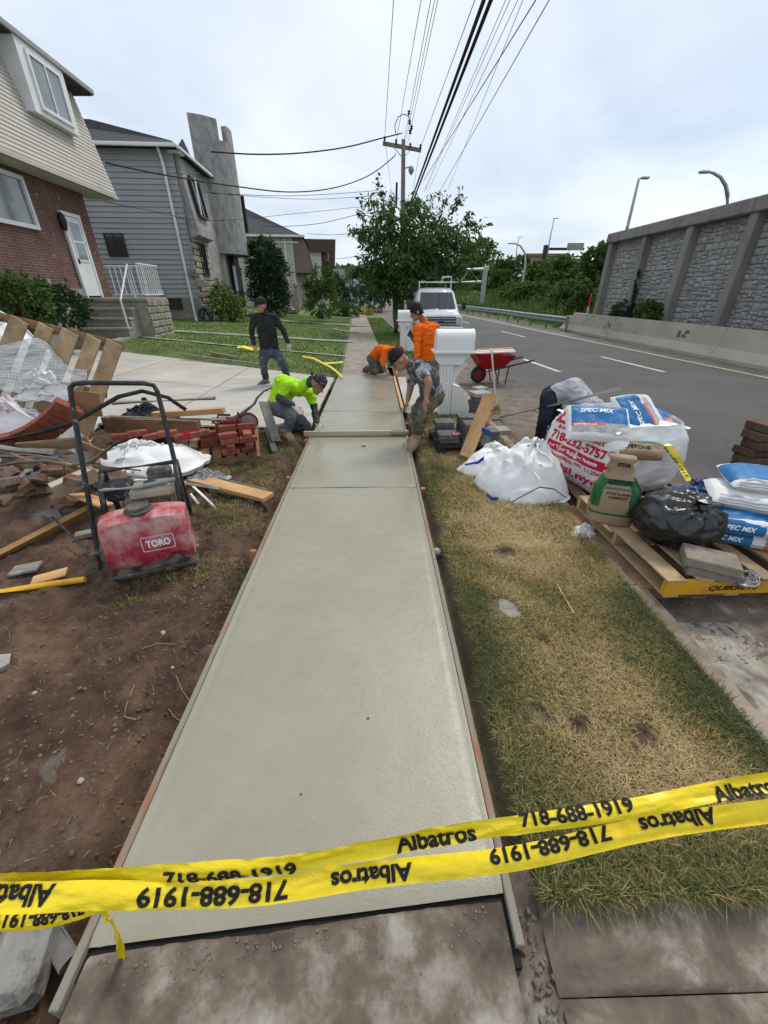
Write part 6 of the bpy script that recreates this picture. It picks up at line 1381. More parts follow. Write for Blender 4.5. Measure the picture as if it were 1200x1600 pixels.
m_camo, nt, b = newmat('grey_camo_cloth'); v = vecof(nt); nt.links.new(ramp(nt, nz(nt, v, 11, 5, .7, 1.2), [(.40, (.025, .026, .03)), (.47, (.12, .125, .135)), (.53, (.04, .04, .045)), (.58, (.38, .38, .4))]), b.inputs['Base Color']); b.inputs['Roughness'].default_value = .9; bumpn(nt, b, nz(nt, v, 14), .5, .02)
m_camo2, nt, b = newmat('olive_trousers'); v = vecof(nt); nt.links.new(ramp(nt, nz(nt, v, 9, 5, .7, 1), [(.4, (.07, .065, .045)), (.6, (.16, .145, .105))]), b.inputs['Base Color']); b.inputs['Roughness'].default_value = .9; bumpn(nt, b, nz(nt, v, 14), .5, .02)
m_ltop = cloth('white_grey_sleeve', (.42, .42, .44), (.08, .08, .09), 9, .5, lo=.5, hi=.6); m_navy = cloth('navy_trousers', (.012, .016, .03), (.025, .03, .048), 6, .5); m_gshirt = cloth('light_grey_shirt', (.42, .43, .46), (.34, .35, .38), 4, .6)
m_pais, nt, b = newmat('paisley_bandana'); v = vecof(nt); vo = nd(nt, 'ShaderNodeTexVoronoi'); vo.inputs['Scale'].default_value = 60; nt.links.new(v, vo.inputs['Vector']); nt.links.new(ramp(nt, vo.outputs['Distance'], [(.22, (.45, .45, .45)), (.32, (.015, .015, .017))]), b.inputs['Base Color']); b.inputs['Roughness'].default_value = .9
# 1 standing in dark jacket
Y = 8.9
w1 = person('person in black jacket, cap and rubber boots walking over the driveway', JJ(head=(409, 478, Y-.05), neck=(413, 489, Y), shL=(429, 496, Y+.06), shR=(398, 496, Y-.06), elL=(443, 517, Y+.08), elR=(393, 517, Y-.1), wrL=(450, 536, Y-.02), wrR=(397, 539, Y-.22), haL=(453, 550, Y-.08), haR=(401, 551, Y-.28),
    hipL=(430, 549, Y+.05), hipR=(414, 549, Y-.05), knL=(443, 571, Y-.0), knR=(411, 571, Y-.12), anL=(450, 592, Y+.3), anR=(416, 595, Y+.0), toL=(445, 600, Y+.12), toR=(406, 602, Y-.12)),
    dict(top=m_jacket, upper=m_jacket, fore=m_jacket, handL=m_glove, handR=m_skin2, legs=m_jeans, shin=m_rboot, boot=m_boot, skin=m_skin2, neck=m_jacket), (-.75, -.62, -.12), (0, 0, 1), ('cap', m_jacket), hs=1.03)
# 2 kneeling in lime shirt
w2 = person('person in lime shirt and patterned bandana kneeling to drag the screed', JJ(head=(496, 601, 5.42), neck=(481, 597, 5.55), shL=(484, 613, 5.78), shR=(446, 601, 5.38), mid=(448, 601, 5.62), elL=(491, 638, 5.72), elR=(437, 623, 5.3), wrL=(495, 661, 5.5), wrR=(458, 634, 5.2), haL=(503, 674, 5.42), haR=(468, 642, 5.16),
    hipL=(436, 630, 5.72), hipR=(431, 636, 5.5), knL=(478, 664, 5.68), knR=(455, 650, 5.25), anL=(434, 668, 5.85), anR=(446, 677, 5.3), toL=(425, 672, 5.95), toR=(457, 687, 5.14), palmL=V(0, 0, 1), palmR=V(0, -.3, 1)),
    dict(top=m_lime, upper=m_dgrey, fore=m_dgrey, hand=m_glove, legs=m_denim, boot=m_tanboot, skin=m_skin, neck=m_dgrey), (.72, -.3, -.62), (.45, .1, .8), ('bandana', m_pais), curl=.3)
# 3 kneeling in orange
w3 = person('person in orange shirt crouching on hands and knees at the far end of the slab', JJ(head=(622, 551, 9.75), neck=(616, 546, 9.95), shL=(611, 547, 10.2), shR=(600, 547, 9.9), mid=(594, 547, 10.2), elL=(618, 569, 10.15), elR=(599, 570, 9.85), wrL=(617, 580, 10.0), wrR=(603, 580, 9.95), haL=(621, 586, 9.9), haR=(608, 587, 9.9),
    hipL=(586, 560, 10.45), hipR=(580, 560, 10.2), knL=(597, 579, 10.4), knR=(588, 580, 10.1), anL=(576, 574, 10.8), anR=(572, 575, 10.5), toL=(573, 580, 10.95), toR=(569, 579, 10.65)),
    dict(top=m_orange, upper=m_orange, fore=m_skin, hand=m_skin, legs=m_camo2, boot=m_boot, skin=m_skin, neck=m_orange), (.6, -.4, -.7), (.6, 0, .7), ('bandana', cloth('red_headband', (.3, .02, .02), (.2, .01, .01))), vox=.013)
# 4 bending in camo
w4 = person('person in grey camouflage shirt and black cap bending over the slab edge', JJ(head=(624, 563, 4.92), neck=(637, 565, 5.0), shL=(645, 580, 5.18), shR=(656, 574, 4.85), mid=(668, 590, 5.06), elL=(641, 607, 5.2), elR=(670, 597, 4.72), wrL=(637, 625, 5.12), wrR=(666, 621, 4.7), haL=(633, 641, 5.08), haR=(663, 638, 4.66),
    hipL=(672, 618, 5.22), hipR=(679, 619, 5.05), knL=(651, 641, 5.1), knR=(660, 646, 4.86), anL=(655, 680, 5.25), anR=(650, 686, 4.92), toL=(643, 688, 5.12), toR=(641, 702, 4.78), palmL=V(-1, 0, .2), palmR=V(-1, -.3, .2)),
    dict(top=m_camo, sleeve=m_ltop, upper=m_skin2, fore=m_skin2, hand=m_skin2, legs=m_camo2, boot=m_tanboot, skin=m_skin2), (-.72, -.1, -.68), (-.6, 0, .75), ('cap', m_jacket), curl=.35)
# 5 standing in orange behind the mailbox
w5 = person('person in orange long sleeved shirt standing behind the near mailbox', JJ(head=(651, 488, 7.25), neck=(662, 501, 7.32), shL=(652, 514, 7.12), shR=(680, 512, 7.45), elL=(652, 540, 7.05), elR=(690, 540, 7.5), wrL=(651, 560, 6.95), wrR=(686, 565, 7.3), haL=(649, 577, 6.88), haR=(682, 580, 7.2),
    hipL=(661, 568, 7.2), hipR=(677, 568, 7.38), knL=(661, 600, 7.1), knR=(676, 600, 7.35), anL=(663, 628, 7.25), anR=(679, 627, 7.4), toL=(655, 634, 7.12), toR=(671, 632, 7.25)),
    dict(top=m_orange, upper=m_orange, fore=m_orange, hand=m_skin, legs=m_denim, boot=m_boot, skin=m_skin), (-.93, -.1, -.32), (-.25, 0, .95), ('hair', m_hair), hs=1.05)
# 6 bent double behind the bags
w6 = person('person in grey shirt and navy trousers bent double behind the cement bags', JJ(head=(950, 655, 5.0), neck=(935, 632, 5.05), shL=(925, 628, 5.25), shR=(912, 640, 4.92), mid=(893, 606, 5.25), elL=(950, 660, 5.2), elR=(932, 675, 4.85), wrL=(955, 680, 5.1), wrR=(940, 695, 4.8), haL=(957, 690, 5.05), haR=(943, 705, 4.78),
    hipL=(866, 616, 5.5), hipR=(858, 621, 5.25), knL=(868, 658, 5.5), knR=(850, 656, 5.12), anL=(862, 690, 5.75), anR=(841, 692, 5.3), toL=(868, 697, 5.6), toR=(846, 700, 5.15)),
    dict(top=m_gshirt, upper=m_gshirt, fore=m_skin, hand=m_skin, legs=m_navy, boot=m_rboot, skin=m_skin), (.5, -.2, -.85), (.8, -.1, .4), ('hair', m_hair))
# ================================================================ plate compactor
cp = thing('plate_compactor', 'dusty red plate compactor with a tall black handle', 'plate compactor', (-1.82, 2.2, -.04), R(21))
ci = MW[cp.name].inverted(); CW = lambda u, v, Y: ci@A(u, v, Y)
m_tank = M('dusty_red_tank', (.33, .022, .045), (.42, .07, .09), 7, .55, .2, 40, dirt=(.52, .36, .33), dsc=6, dlo=.44, dhi=.66)
mb = MB(); mb.rings([[Vector((x, y, z)) for x, z in ((-.01, .0), (.53, .0), (.53, .025), (-.01, .025))] for y, z0 in ((.03, 0), (.52, 0))]); 
mb.rings([[Vector((x, y, z)) for x in (0,) for (y, z) in ((.03, .0), (-.04, .07), (-.03, .08), (.04, .025))], [Vector((x, y, z)) for x in (.52,) for (y, z) in ((.03, .0), (-.04, .07), (-.03, .08), (.04, .025))]]); mb.build('base_plate', m_dirtysteel, cp)
MB().tube([(-.02, -.035, .085), (.54, -.035, .085)], .014, 8).build('front_lip', m_dirtysteel, cp)
MB().box((.3, .12, .11), (.3, .2, .15), None, 0, .02).build('exciter_housing', m_dirtysteel, cp)
MB().box((.27, .33, .17), (.42, .26, .05), None, 0, .01).build('engine_deck', m_dirtysteel, cp)
# tank: rounded wedge
mb = MB(); rs = []
for i in range(15):
    t = i/14; x = lerp(.01, .53, t); e = (1-abs(2*t-1)**8)**.5; ring = []
    for (y, z) in ((.2, .13), (.08, .12), (.0, .13), (-.035, .165), (-.05, .22), (-.03, .36), (.0, .445), (.04, .47), (.12, .475), (.17, .47), (.19, .43), (.19, .2)):
        cut = .05*math.exp(-((t-.78)/.12)**2) if z < .2 else 0
        ring.append(Vector((x, .11+(y-.11)*lerp(.94, 1, e), .31+(z-.31)*lerp(.93, 1, e)*1.08+cut+.02*math.sin(t*PI)*(z > .4))))
    rs.append(ring)
mb.rings(rs); tk = mb.build('water_tank', m_tank, cp, smooth='auto')
MB().lathe([(.085, 0), (.09, .02), (.075, .025), (.07, .05), (.06, .055), (.055, .045), (.02, .045)], (.25, .1, .49), 18).build('tank_cap', m_dirtysteel, tk, smooth='auto')
def tf(x, y): z = .3+y; zz = .31+(z-.31)/1.08; yy = lerp(-.05, -.03, max(0, (zz-.22)/.14)) if zz < .36 else lerp(-.03, 0, (zz-.36)/.085); return Vector((.33+x, yy-.003, z))
lay('lettering', 'TORO', tk, m_whiteink, lambda x, y: tf(x, y), .15, .05)
mb = MB(); rc = [(.1*math.copysign(min(1, abs(math.cos(a))*1.35), math.cos(a)), .052*math.copysign(min(1, abs(math.sin(a))*1.35), math.sin(a))) for a in [2*PI*k/40 for k in range(41)]]
mb.rings([[tf(x, y) for x, y in rc], [tf(x*.965, y*.94) for x, y in rc]], False, False, False); mb.build('lettering_frame', m_whiteink, tk)
# engine
MB().box((.12, .36, .56), (.17, .15, .13), None, 0, .02).build('air_filter', m_blacksteel, cp); MB().box((.28, .36, .38), (.3, .24, .3), None, 0, .03).build('engine_block', m_dirtysteel, cp)
MB().box((.33, .31, .55), (.28, .18, .1), None, 0, .03).build('fuel_tank', M('dusty_cream', (.42, .38, .3), (.32, .29, .23), 8, .6, .2, 40), cp); MB().lathe([(.04, 0), (.042, .02), (.03, .025)], (.33, .28, .6), 12).build('fuel_cap', m_blacksteel, cp)
MB().box((.38, .45, .6), (.16, .12, .12), None, 0, .02).build('muffler', m_dirtysteel, cp)
for x in (.03, .5): MB().tube([(x, .18, .46), (x+.01, .26, .64), (x+.01, .42, .7), (x, .49, .56), (x, .5, .2)], .02, 8).build('roll_bar', m_blacksteel, cp, smooth=True)
MB().tube([(.03, .4, .7), (.5, .4, .7)], .018, 8).build('cross_bar', m_blacksteel, cp); MB().tube([(.03, .25, .62), (.27, .23, .61), (.5, .25, .625)], .017, 8).build('cross_bar', m_galv, cp)
hp_ = [CW(158, 893, 2.36), CW(150, 850, 2.42), CW(140, 790, 2.5), CW(112, 625, 2.72), CW(110, 606, 2.745), CW(116, 600, 2.76), CW(132, 598, 2.77), CW(225, 599, 2.88), CW(240, 602, 2.9), CW(246, 612, 2.9), CW(268, 700, 2.78), CW(287, 782, 2.66), CW(300, 850, 2.56)]
MB().tube(hp_, .0165, 10).build('handle', m_blacksteel, cp, smooth=True)
MB().box(CW(152, 880, 2.4), (.05, .08, .16), None, 0, .01).build('handle_mount', m_dirtysteel, cp)
MB().box((.46, .1, .13), (.07, .1, .14), None, 0, .02).build('tank_foot', m_tank, cp)
# ================================================================ leaning pallet and sheets
lpal = thing('wooden_pallet', 'broken wooden pallet propped upright in the rubble heap', 'pallet', (-4.2, 4.6, -.02), 0)
TL, TR, BL, BR = A(-60, 477, 4.78), A(194, 538, 4.9), A(-130, 645, 4.5), A(140, 690, 4.62)
inv = MW[lpal.name].inverted()
def pboard(name, a, b_, w, t, mat, parent, off=0.):
    a, b_ = Vector(a), Vector(b_); d = b_-a; n_ = (TR-TL).cross(BL-TL).normalized(); n_ = -n_ if n_.y > 0 else n_; x = d.normalized(); y = n_.cross(x); m = Matrix((x, y, n_)).transposed()
    mb = MB(); mb.box((a+b_)/2+n_*off, (d.length, w, t), m, 0, .003); mb.build(name, mat, parent, True)
for k, t in enumerate((.04, .2, .36, .52, .67, .82, .955)): pboard('deck_board', TL.lerp(TR, t), BL.lerp(BR, t), .17 if k % 2 == 0 else .15, .02, m_pallet, lpal, .045)
for f_ in (.02, .5, .97): pboard('stringer', TL.lerp(BL, f_), TR.lerp(BR, f_), .09, .05, m_oldwood, lpal)
m_net, nt, b = newmat('white_netting'); b.inputs['Base Color'].default_value = (.72, .72, .7, 1); b.inputs['Roughness'].default_value = .6
v = vecof(nt); ws = []
for d_, sc_ in (('X', 22), ('Z', 22)):
    w_ = nd(nt, 'ShaderNodeTexWave', bands_direction=d_); w_.inputs['Scale'].default_value = sc_; w_.inputs['Distortion'].default_value = .6; w_.inputs['Detail'].default_value = 0; nt.links.new(v, w_.inputs['Vector']); ws.append(w_.outputs['Fac'])
mxn = nd(nt, 'ShaderNodeMath', operation='MAXIMUM'); nt.links.new(ws[0], mxn.inputs[0]); nt.links.new(ws[1], mxn.inputs[1]); gt_ = nd(nt, 'ShaderNodeMath', operation='GREATER_THAN'); gt_.inputs[1].default_value = .6; nt.links.new(mxn.outputs[0], gt_.inputs[0]); nt.links.new(gt_.outputs[0], b.inputs['Alpha'])
mb = MB(); n0 = (TR-TL).cross(BL-TL).normalized(); n0 = -n0 if n0.y > 0 else n0
def nf(u, w):
    a = TL.lerp(TR, .2+.68*u+.05*math.sin(w*5)); b_ = BL.lerp(BR, .05+.75*u); lo = .16+.22*abs(u-.45)+.05*math.sin(u*9); p = a.lerp(b_, lerp(lo, .62, w)); return p+n0*(.075+.05*abs(fbm(u*4, w*3, 2))+.12*w*w+.02*fbm(u*12, w*12, 5))
mb.grid(nf, 60, 40); mb.build('netting', m_net, label='white plastic netting draped over the upright pallet', cat='netting', smooth=True)
crumple('plastic_sheet', 'tall white covered heap behind the upright pallet', 'sheet', (-4.85, 5.65, -.05), .85, .7, 1.62, m_whiteplastic, 31, .2, amp=.16)
m_pinkw = M('pink_printed_plastic', (.78, .77, .77), (.72, .6, .64), 3, .5, .15, 60, dirt=(.45, .42, .4), dsc=4, dlo=.6, dhi=.78)
crumple('plastic_sack', 'white sack with faded pink print at the left edge', 'sack', A(30, 668, 4.32)-Vector((0, 0, .36)), .62, .24, .62, m_pinkw, 33, .05, amp=.35)
crumple('plastic_sack', 'clear white plastic heap below the netting', 'sack', A(45, 650, 4.42)-Vector((0, 0, .38)), .55, .3, .42, m_whiteplastic, 34, .2, amp=.45)
# curved strip of bricks
cb3 = thing('brick_arch_piece', 'curved broken strip of joined bricks lying on the heap', 'brick strip', G(60, 700, .1), 0); inv3 = MW[cb3.name].inverted()
cpx = [(-25, 688), (0, 689), (24, 684), (46, 674), (66, 661), (84, 646), (100, 628)]
for k in range(len(cpx)-1):
    a, b_ = A(*cpx[k], 4.05-.01*k), A(*cpx[k+1], 4.05-.01*(k+1)); d = (b_-a); x = d.normalized(); up_ = Vector((.1, -.45, .9)).normalized(); z = (up_-x*up_.dot(x)).normalized(); y = z.cross(x)
    mb = MB(); mb.box((a+b_)/2-z*.06, (d.length*.94, .08, .24), Matrix((x, y, z)).transposed(), 0, .006); mb.build('brick', m_brick, cb3, True)
board('cardboard', A(104, 606, 4.15), A(150, 612, 4.2), .26, .012, M('brown_cardboard', (.3, .17, .09), (.24, .13, .07), 4, .85, .2, 30), 'brown cardboard sheet stuck upright beside the brick strip', cat='cardboard', tilt=.15).location.z -= .14
# timbers behind
board('timber', A(165, 663, 4.95), A(312, 669, 4.75), .19, .09, m_oldwood, 'wide old timber lying behind the white bag', cat='timber')
board('timber', A(240, 648, 5.15), A(350, 641, 5.1), .07, .09, m_lumber, 'thin orange lumber on the back of the brick pile', cat='timber')
crumple('plastic_sheet', 'dark grey plastic sheet heap behind the timber', 'sheet', A(235, 662, 5.35)-Vector((0, 0, .05)), .5, .35, .33, M('dark_film', (.045, .05, .06), (.07, .075, .085), 4, .3), 36, 0, amp=.35)
def pipe(name, label, pts, r_, mat, cat='pipe', group='pipes on the heap', n=10):
    mb = MB(); mb.tube(pts, r_, n); return mb.build(name, mat, label=label, cat=cat, group=group, smooth='auto')
pipe('pipe', 'upper grey pipe sticking out over the driveway', [A(176, 630, 4.75), A(336, 622, 4.6)], .02, m_galv); pipe('pipe', 'lower grey pipe lying behind the white bag', [A(172, 651, 4.6), A(354, 656, 4.5)], .018, m_galv)
pipe('pipe', 'short grey pipe end behind the compactor', [A(200, 742, 3.3), A(344, 764, 3.15)], .018, m_galv); pipe('pipe', 'wide grey pipe at the left edge of the heap', [A(-30, 697, 3.75), A(88, 708, 3.7)], .045, m_galv)
pipe('pipe', 'dark blue pipe under the wide grey pipe', [A(-30, 712, 3.6), A(95, 716, 3.6)], .025, M('blue_pipe', (.06, .09, .12), None, rough=.5)); pipe('pipe', 'corroded pipe with a coupling at the left edge', [A(-20, 738, 3.25), A(40, 745, 3.2), A(82, 752, 3.15)], .035, M('crusted_pipe', (.33, .3, .27), (.2, .17, .14), 18, .9, .6, 40))
mb = MB(); mb.tube([A(44, 738, 3.2), A(58, 733, 3.18)], .034, 10, caps=False); mb.tube([A(36, 744, 3.2), A(46, 746, 3.2)], .045, 10); mb.build('pipe_coupling', m_galv, label='rusty pipe coupling on the corroded pipe', cat='coupling', smooth='auto')
pipe('hose', 'black rubber hose looping over the heap', [A(0, 688, 3.95), A(60, 676, 3.9), A(110, 662, 3.9), A(150, 640, 4.1), A(185, 620, 4.2), A(222, 611, 4.3), A(262, 621, 4.5), A(290, 640, 4.6)], .022, m_rubber, 'hose', 'hoses'); pipe('hose', 'black hose trailing over the driveway to the standing worker', [G(352, 656, .12), G(375, 648, .06), G(397, 632, .03), G(402, 622, .03), G(412, 612, .03), G(430, 604, .03), G(450, 602, .03), G(470, 606, .03)], .022, m_rubber, 'hose', 'hoses')
m_branch = M('bare_branch', (.13, .1, .075), (.2, .16, .12), 10, .9, .5, 40)
def branch(label, pts, r0, r1, subs=()):
    t = thing('branch', label, 'branch', pts[0], 0, 'bare branches on the heap'); n_ = len(pts); mb = MB(); mb.tube(pts, [lerp(r0, r1, i/(n_-1)) for i in range(n_)], 7); mb.build('stem', m_branch, t, True, smooth=True)
    for s in subs: mb = MB(); mb.tube(s, [r1*.8]*(len(s)-1)+[r1*.3], 5); mb.build('twig', m_branch, t, True)
branch('bare branch lying across the heap with a split end', [A(-20, 730, 3.35), A(30, 722, 3.3), A(75, 720, 3.25), A(110, 728, 3.2), A(145, 720, 3.2), A(160, 708, 3.2), A(174, 698, 3.2)], .018, .014, [[A(165, 702, 3.2), A(168, 696, 3.2)], [A(172, 699, 3.2), A(180, 692, 3.15)]])
branch('thin bare branch above the thick one', [A(-20, 704, 3.4), A(60, 712, 3.3), A(130, 726, 3.25), A(220, 735, 3.2)], .01, .007); branch('forked twig lying on the white bag', [A(128, 704, 3.9), A(145, 696, 3.95), A(160, 687, 4.0)], .012, .006, [[A(145, 696, 3.9), A(150, 703, 3.9), A(158, 690, 3.95)]])
# white empty sack with red letters, over the bricks
ws_ = crumple('bulk_bag', 'empty white bulk bag spread over the brick pile behind the compactor', 'bulk bag', (-2.62, 4.02, .05), .78, .42, .3, m_whiteplastic, 41, R(24), amp=.3, peak=(.1, .3), nr=8, na=19, group='empty bulk bags')
lay('lettering', 'SI', ws_, m_redink, lambda x, y: (MW[ws_.name].inverted()@A(298, 678, 4.5))+Vector((x, .25*y, y)), .2, .09)
pipe('strap', 'white loop strap hanging off the spread bulk bag', [A(300, 758, 3.5), A(318, 775, 3.42), A(333, 790, 3.36), A(336, 798, 3.35), A(328, 800, 3.36), A(312, 790, 3.4), A(298, 772, 3.5)], .012, m_whiteplastic, 'strap', 'straps')
# ================================================================ bricks
bpal = pallet((-2.3, 4.18, -.03), R(20), 'low weathered pallet under the red bricks', .9, .95, m_oldwood, None, .1, 9, 'rubble heap pallets')
bm_ = MB().box((0, 0, 0), (.2, .095, .06), None, 0, .004).build('bp', m_brick, origin=False); bme = bm_.data; bpy.data.objects.remove(bm_)
r_ = random.Random(13); cr, sr = math.cos(R(20)), math.sin(R(20)); nB = 0
bmd0 = bme.copy(); bmd0.materials.clear(); bmd0.materials.append(m_brickd)
def addbrick(x, y, z, rz_, lb, grp, rx_=0., ry_=0.):
    o = inst(bmd0 if 'tumbled' in grp else bme, 'brick', (x, y, z), (rx_, ry_, rz_)); _tag(o, lb, 'brick', grp)
for (lx, ly, n_, cn) in ((.86, .12, 4, 'front right'), (.64, .12, 4, 'front middle'), (.86, .26, 5, 'second row right'), (.64, .26, 5, 'second row middle'), (.86, .42, 5, 'third row right'), (.62, .42, 5, 'third row middle'), (.8, .6, 4, 'back right'), (.4, .5, 3, 'left'), (.58, .62, 5, 'back middle')):
    for k in range(n_):
        x = -2.3+lx*cr-ly*sr; y = 4.18+lx*sr+ly*cr; a = R(20)+r_.uniform(-.1, .1)+(PI/2 if (k % 2 and r_.random() < .35) else 0)
        addbrick(x+r_.uniform(-.01, .01), y+r_.uniform(-.01, .01), .1+k*.062, a, 'red brick, %s in the %s column of the brick pallet' % ('topmost' if k == n_-1 else 'lowest' if k == 0 else ['', 'second', 'third', 'fourth'][k]+' up', cn), 'red bricks stacked on the low pallet')
for k in range(12):
    u, v, Y_ = r_.uniform(-10, 125), r_.uniform(752, 800), r_.uniform(3.0, 3.5); p = A(u, v, Y_); p.z = max(.0, min(p.z, .32)); addbrick(p.x, p.y, p.z, r_.uniform(0, 3), 'broken red brick tumbled in the rubble heap behind the compactor', 'tumbled bricks in the heap', r_.uniform(-.5, .5), r_.uniform(-.5, .5))
addbrick(*A(78, 735, 3.3), .4, 'red brick lying on top of the tumbled heap beside the coupling', 'tumbled bricks in the heap', .15, .1)
for k in range(6): p = A(190+k*24, 682-(k % 2)*5, 4.55); addbrick(p.x, p.y, p.z, R(15)+.2*(k % 3), 'red brick showing between the old timber and the white bag', 'bricks behind the white bag')
# heap body
def hz_(x, y): d = math.hypot((x+3.35)/1.15, (y-3.6)/1.0); return max(-.06, .34*(1-d*d))+.05*fbm(x*4, y*4)+.03*fbm(x*11, y*11)
MB().grid(lambda u, w: (lambda x, y: (x, y, hz_(x, y)-.02))(lerp(-4.6, -2.1, u), lerp(2.65, 4.7, w)), 70, 60).build('rubble_heap', m_dirt, kind='stuff', label='dark earth and rubble of the debris heap', cat='rubble', smooth=True)
# planks in front
board('plank', A(-12, 878, 2.52), A(168, 784, 3.2), .15, .045, M('amber_plank', (.4, .23, .09), (.28, .15, .06), 5, .7, .3, 40, stretch=(.6, 5, 5), dirt=(.14, .09, .05), dsc=3, dlo=.55, dhi=.7), 'long amber plank sloping in front of the rubble heap', cat='plank', tilt=R(35))
board('plank', A(-30, 905, 2.62), A(120, 838, 2.95), .12, .04, m_oldwood, 'dark plank lying under the long amber plank', cat='plank', tilt=R(60)); board('plank', A(-20, 815, 2.95), A(70, 782, 3.2), .16, .05, m_blacksteel if False else m_oldwood, 'dark timber inside the rubble heap', cat='plank', tilt=.5)
board('lumber_offcut', A(83, 768, 2.95), A(150, 738, 3.2), .13, .07, M('pale_offcut', (.48, .4, .29), (.36, .3, .22), 6, .8, .3, 40), 'short pale lumber offcut lying on the heap', cat='lumber', tilt=.25)
board('plywood_piece', A(120, 772, 3.15), A(170, 790, 3.0), .16, .02, m_lumber, 'plywood piece behind the compactor handle', cat='plywood', tilt=R(70))
board('plank', G(303, 748, .06), G(420, 777, .06), .15, .04, m_lumber, 'orange plank lying on the grass right of the compactor', cat='plank', up=EY); board('plank', G(330, 762, .02), G(408, 778, .02), .08, .04, m_greywood, 'grey board under the orange plank', cat='plank', up=EY)
pipe('steel_rod', 'thin steel rod leaning out of the heap toward the compactor', [A(82, 808, 2.85), A(166, 890, 2.35)], .009, m_blacksteel, 'rod', 'rods'); pipe('thin_rod', 'thin green grey rod beside the orange plank', [G(325, 742, .06), G(418, 765, .06)], .008, m_galv, 'rod', 'rods')
pipe('yellow_pole', 'yellow fluted pole lying on the dirt at the left', [G(-40, 928, .0), G(40, 919, .0), G(85, 912, .0), G(133, 905, .0)], .022, m_yellow, 'pole', 'poles'); 
mb = MB()
for k in range(9): a = G(84, 912).lerp(G(132, 905), k/9); d = (G(132, 905)-G(84, 912)).normalized(); mb.tube([a, a+d*.008], .0245, 10)
board('wood_scrap', G(50, 908, .0), G(104, 893, .01), .11, .015, m_lumber, 'plywood scrap with a hole lying by the yellow pole', cat='scrap', up=EY); board('wood_scrap', G(18, 893, .01), G(62, 884, .02), .12, .02, m_greywood, 'cement splashed grey scrap left of the plywood one', cat='scrap', up=EY); board('wood_scrap', G(118, 838, .02), G(145, 832, .02), .08, .04, m_greywood, 'grey concrete piece under the compactor handle', cat='scrap', up=EY)
# boards by the kneeling worker
board('plank', A(412, 628, 5.35), A(432, 690, 5.0), .13, .03, m_greywood, 'cement covered grey board leaning beside the kneeling lime worker', cat='plank', tilt=R(75)); board('plank', G(416, 668, .03), G(430, 706, .03), .075, .03, M('dark_board', (.08, .08, .08), (.13, .13, .125), 8, .8), 'dark grey board lying on the grass by the brick pallet', cat='plank', up=EX)
board('plank', A(398, 652, 4.95), A(405, 715, 4.35), .05, .04, m_oldwood, 'brown board along the edge of the brick pallet', cat='plank')
# demolition saw
sw_ = thing('cutoff_saw', 'dark red handheld cutoff saw lying on the bricks', 'saw', A(372, 668, 4.75), R(15)); m_saw = M('dirty_dark_red', (.16, .02, .03), (.08, .025, .03), 14, .6, .3, 40)
MB().box((-.05, 0, .07), (.2, .13, .12), None, 0, .03).build('body', m_saw, sw_); MB().lathe([(.01, -.012), (.11, -.014), (.12, 0), (.11, .014), (.01, .012)], (.13, 0, .06), 16, Matrix.Rotation(PI/2, 3, 'X')).build('blade_guard', m_saw, sw_); MB().lathe([(.01, -.003), (.1, -.003), (.1, .003), (.01, .003)], (.13, -.02, .05), 16, Matrix.Rotation(PI/2, 3, 'X')).build('blade', m_galv, sw_)
MB().tube([(-.14, 0, .06), (-.22, 0, .1), (-.2, 0, .17), (-.06, 0, .16)], .014, 7).build('handle', m_rubber, sw_); MB().tube([(.02, -.08, .1), (.03, 0, .18), (.02, .08, .1)], .012, 7).build('front_handle', m_rubber, sw_)
# screed board with its handle
sc = thing('screed', 'wooden straightedge laid across the wet slab under the worker hand', 'screed', (-.25, 5.36, .0), R(.4))
MB().box((-.03, 0, .035), (1.46, .04, .07), None, 0, .004).build('beam', M('screed_wood', (.48, .42, .29), (.38, .33, .22), 5, .7, .2, 40, stretch=(.5, 5, 5)), sc)
MB().box((.56, -.01, .04), (.24, .055, .075), None, 0, .02).build('mortar_smear', m_wet, sc)
# concrete lump bottom left
cl_ = MB(); cl_.box((0, 0, 0), (.15, .21, .14), Matrix.Rotation(.12, 3, 'Z'), 0, .03); o = cl_.build('concrete_block', M('pale_concrete_lump', (.3, .29, .27), (.2, .19, .175), 7, .9, .9, 50, dirt=(.1, .08, .065), dsc=9, dlo=.52, dhi=.66), label='pale concrete block in the dirt at the lower left corner', cat='block', origin=False); o.location = (-1.135, .42, -.1); o.rotation_euler = (.1, .05, .1)
pipe('iron_pipe', 'short grey pipe lying beside the pale concrete block', [V(-1.0, .42, -.13), V(-1.3, .62, -.1)], .03, m_galv)
# more tangled debris on the heap
r_ = random.Random(99); bmd = bme.copy(); bmd.materials.clear(); bmd.materials.append(m_brickd)
junk = [((20, 760, 3.1), (110, 742, 3.4), .1, .03), ((-10, 790, 3.0), (60, 770, 3.2), .12, .04), ((60, 726, 3.6), (150, 712, 3.7), .09, .03), ((5, 712, 3.7), (70, 735, 3.4), .1, .03), ((95, 722, 3.5), (165, 742, 3.3), .07, .03), ((-20, 842, 2.8), (95, 800, 3.0), .1, .04), ((118, 690, 3.9), (165, 712, 3.6), .08, .03), ((30, 700, 3.9), (140, 690, 4.0), .12, .03), ((-20, 770, 3.3), (30, 735, 3.5), .14, .03)]
for k, (a, b_, w, t) in enumerate(junk): board('timber_piece', A(*a), A(*b_), w, t, [m_oldwood, m_pallet, m_greywood][k % 3], 'broken dark timber piece tangled in the rubble heap', 'broken timber in the heap', cat='timber', tilt=r_.uniform(-.8, .8))
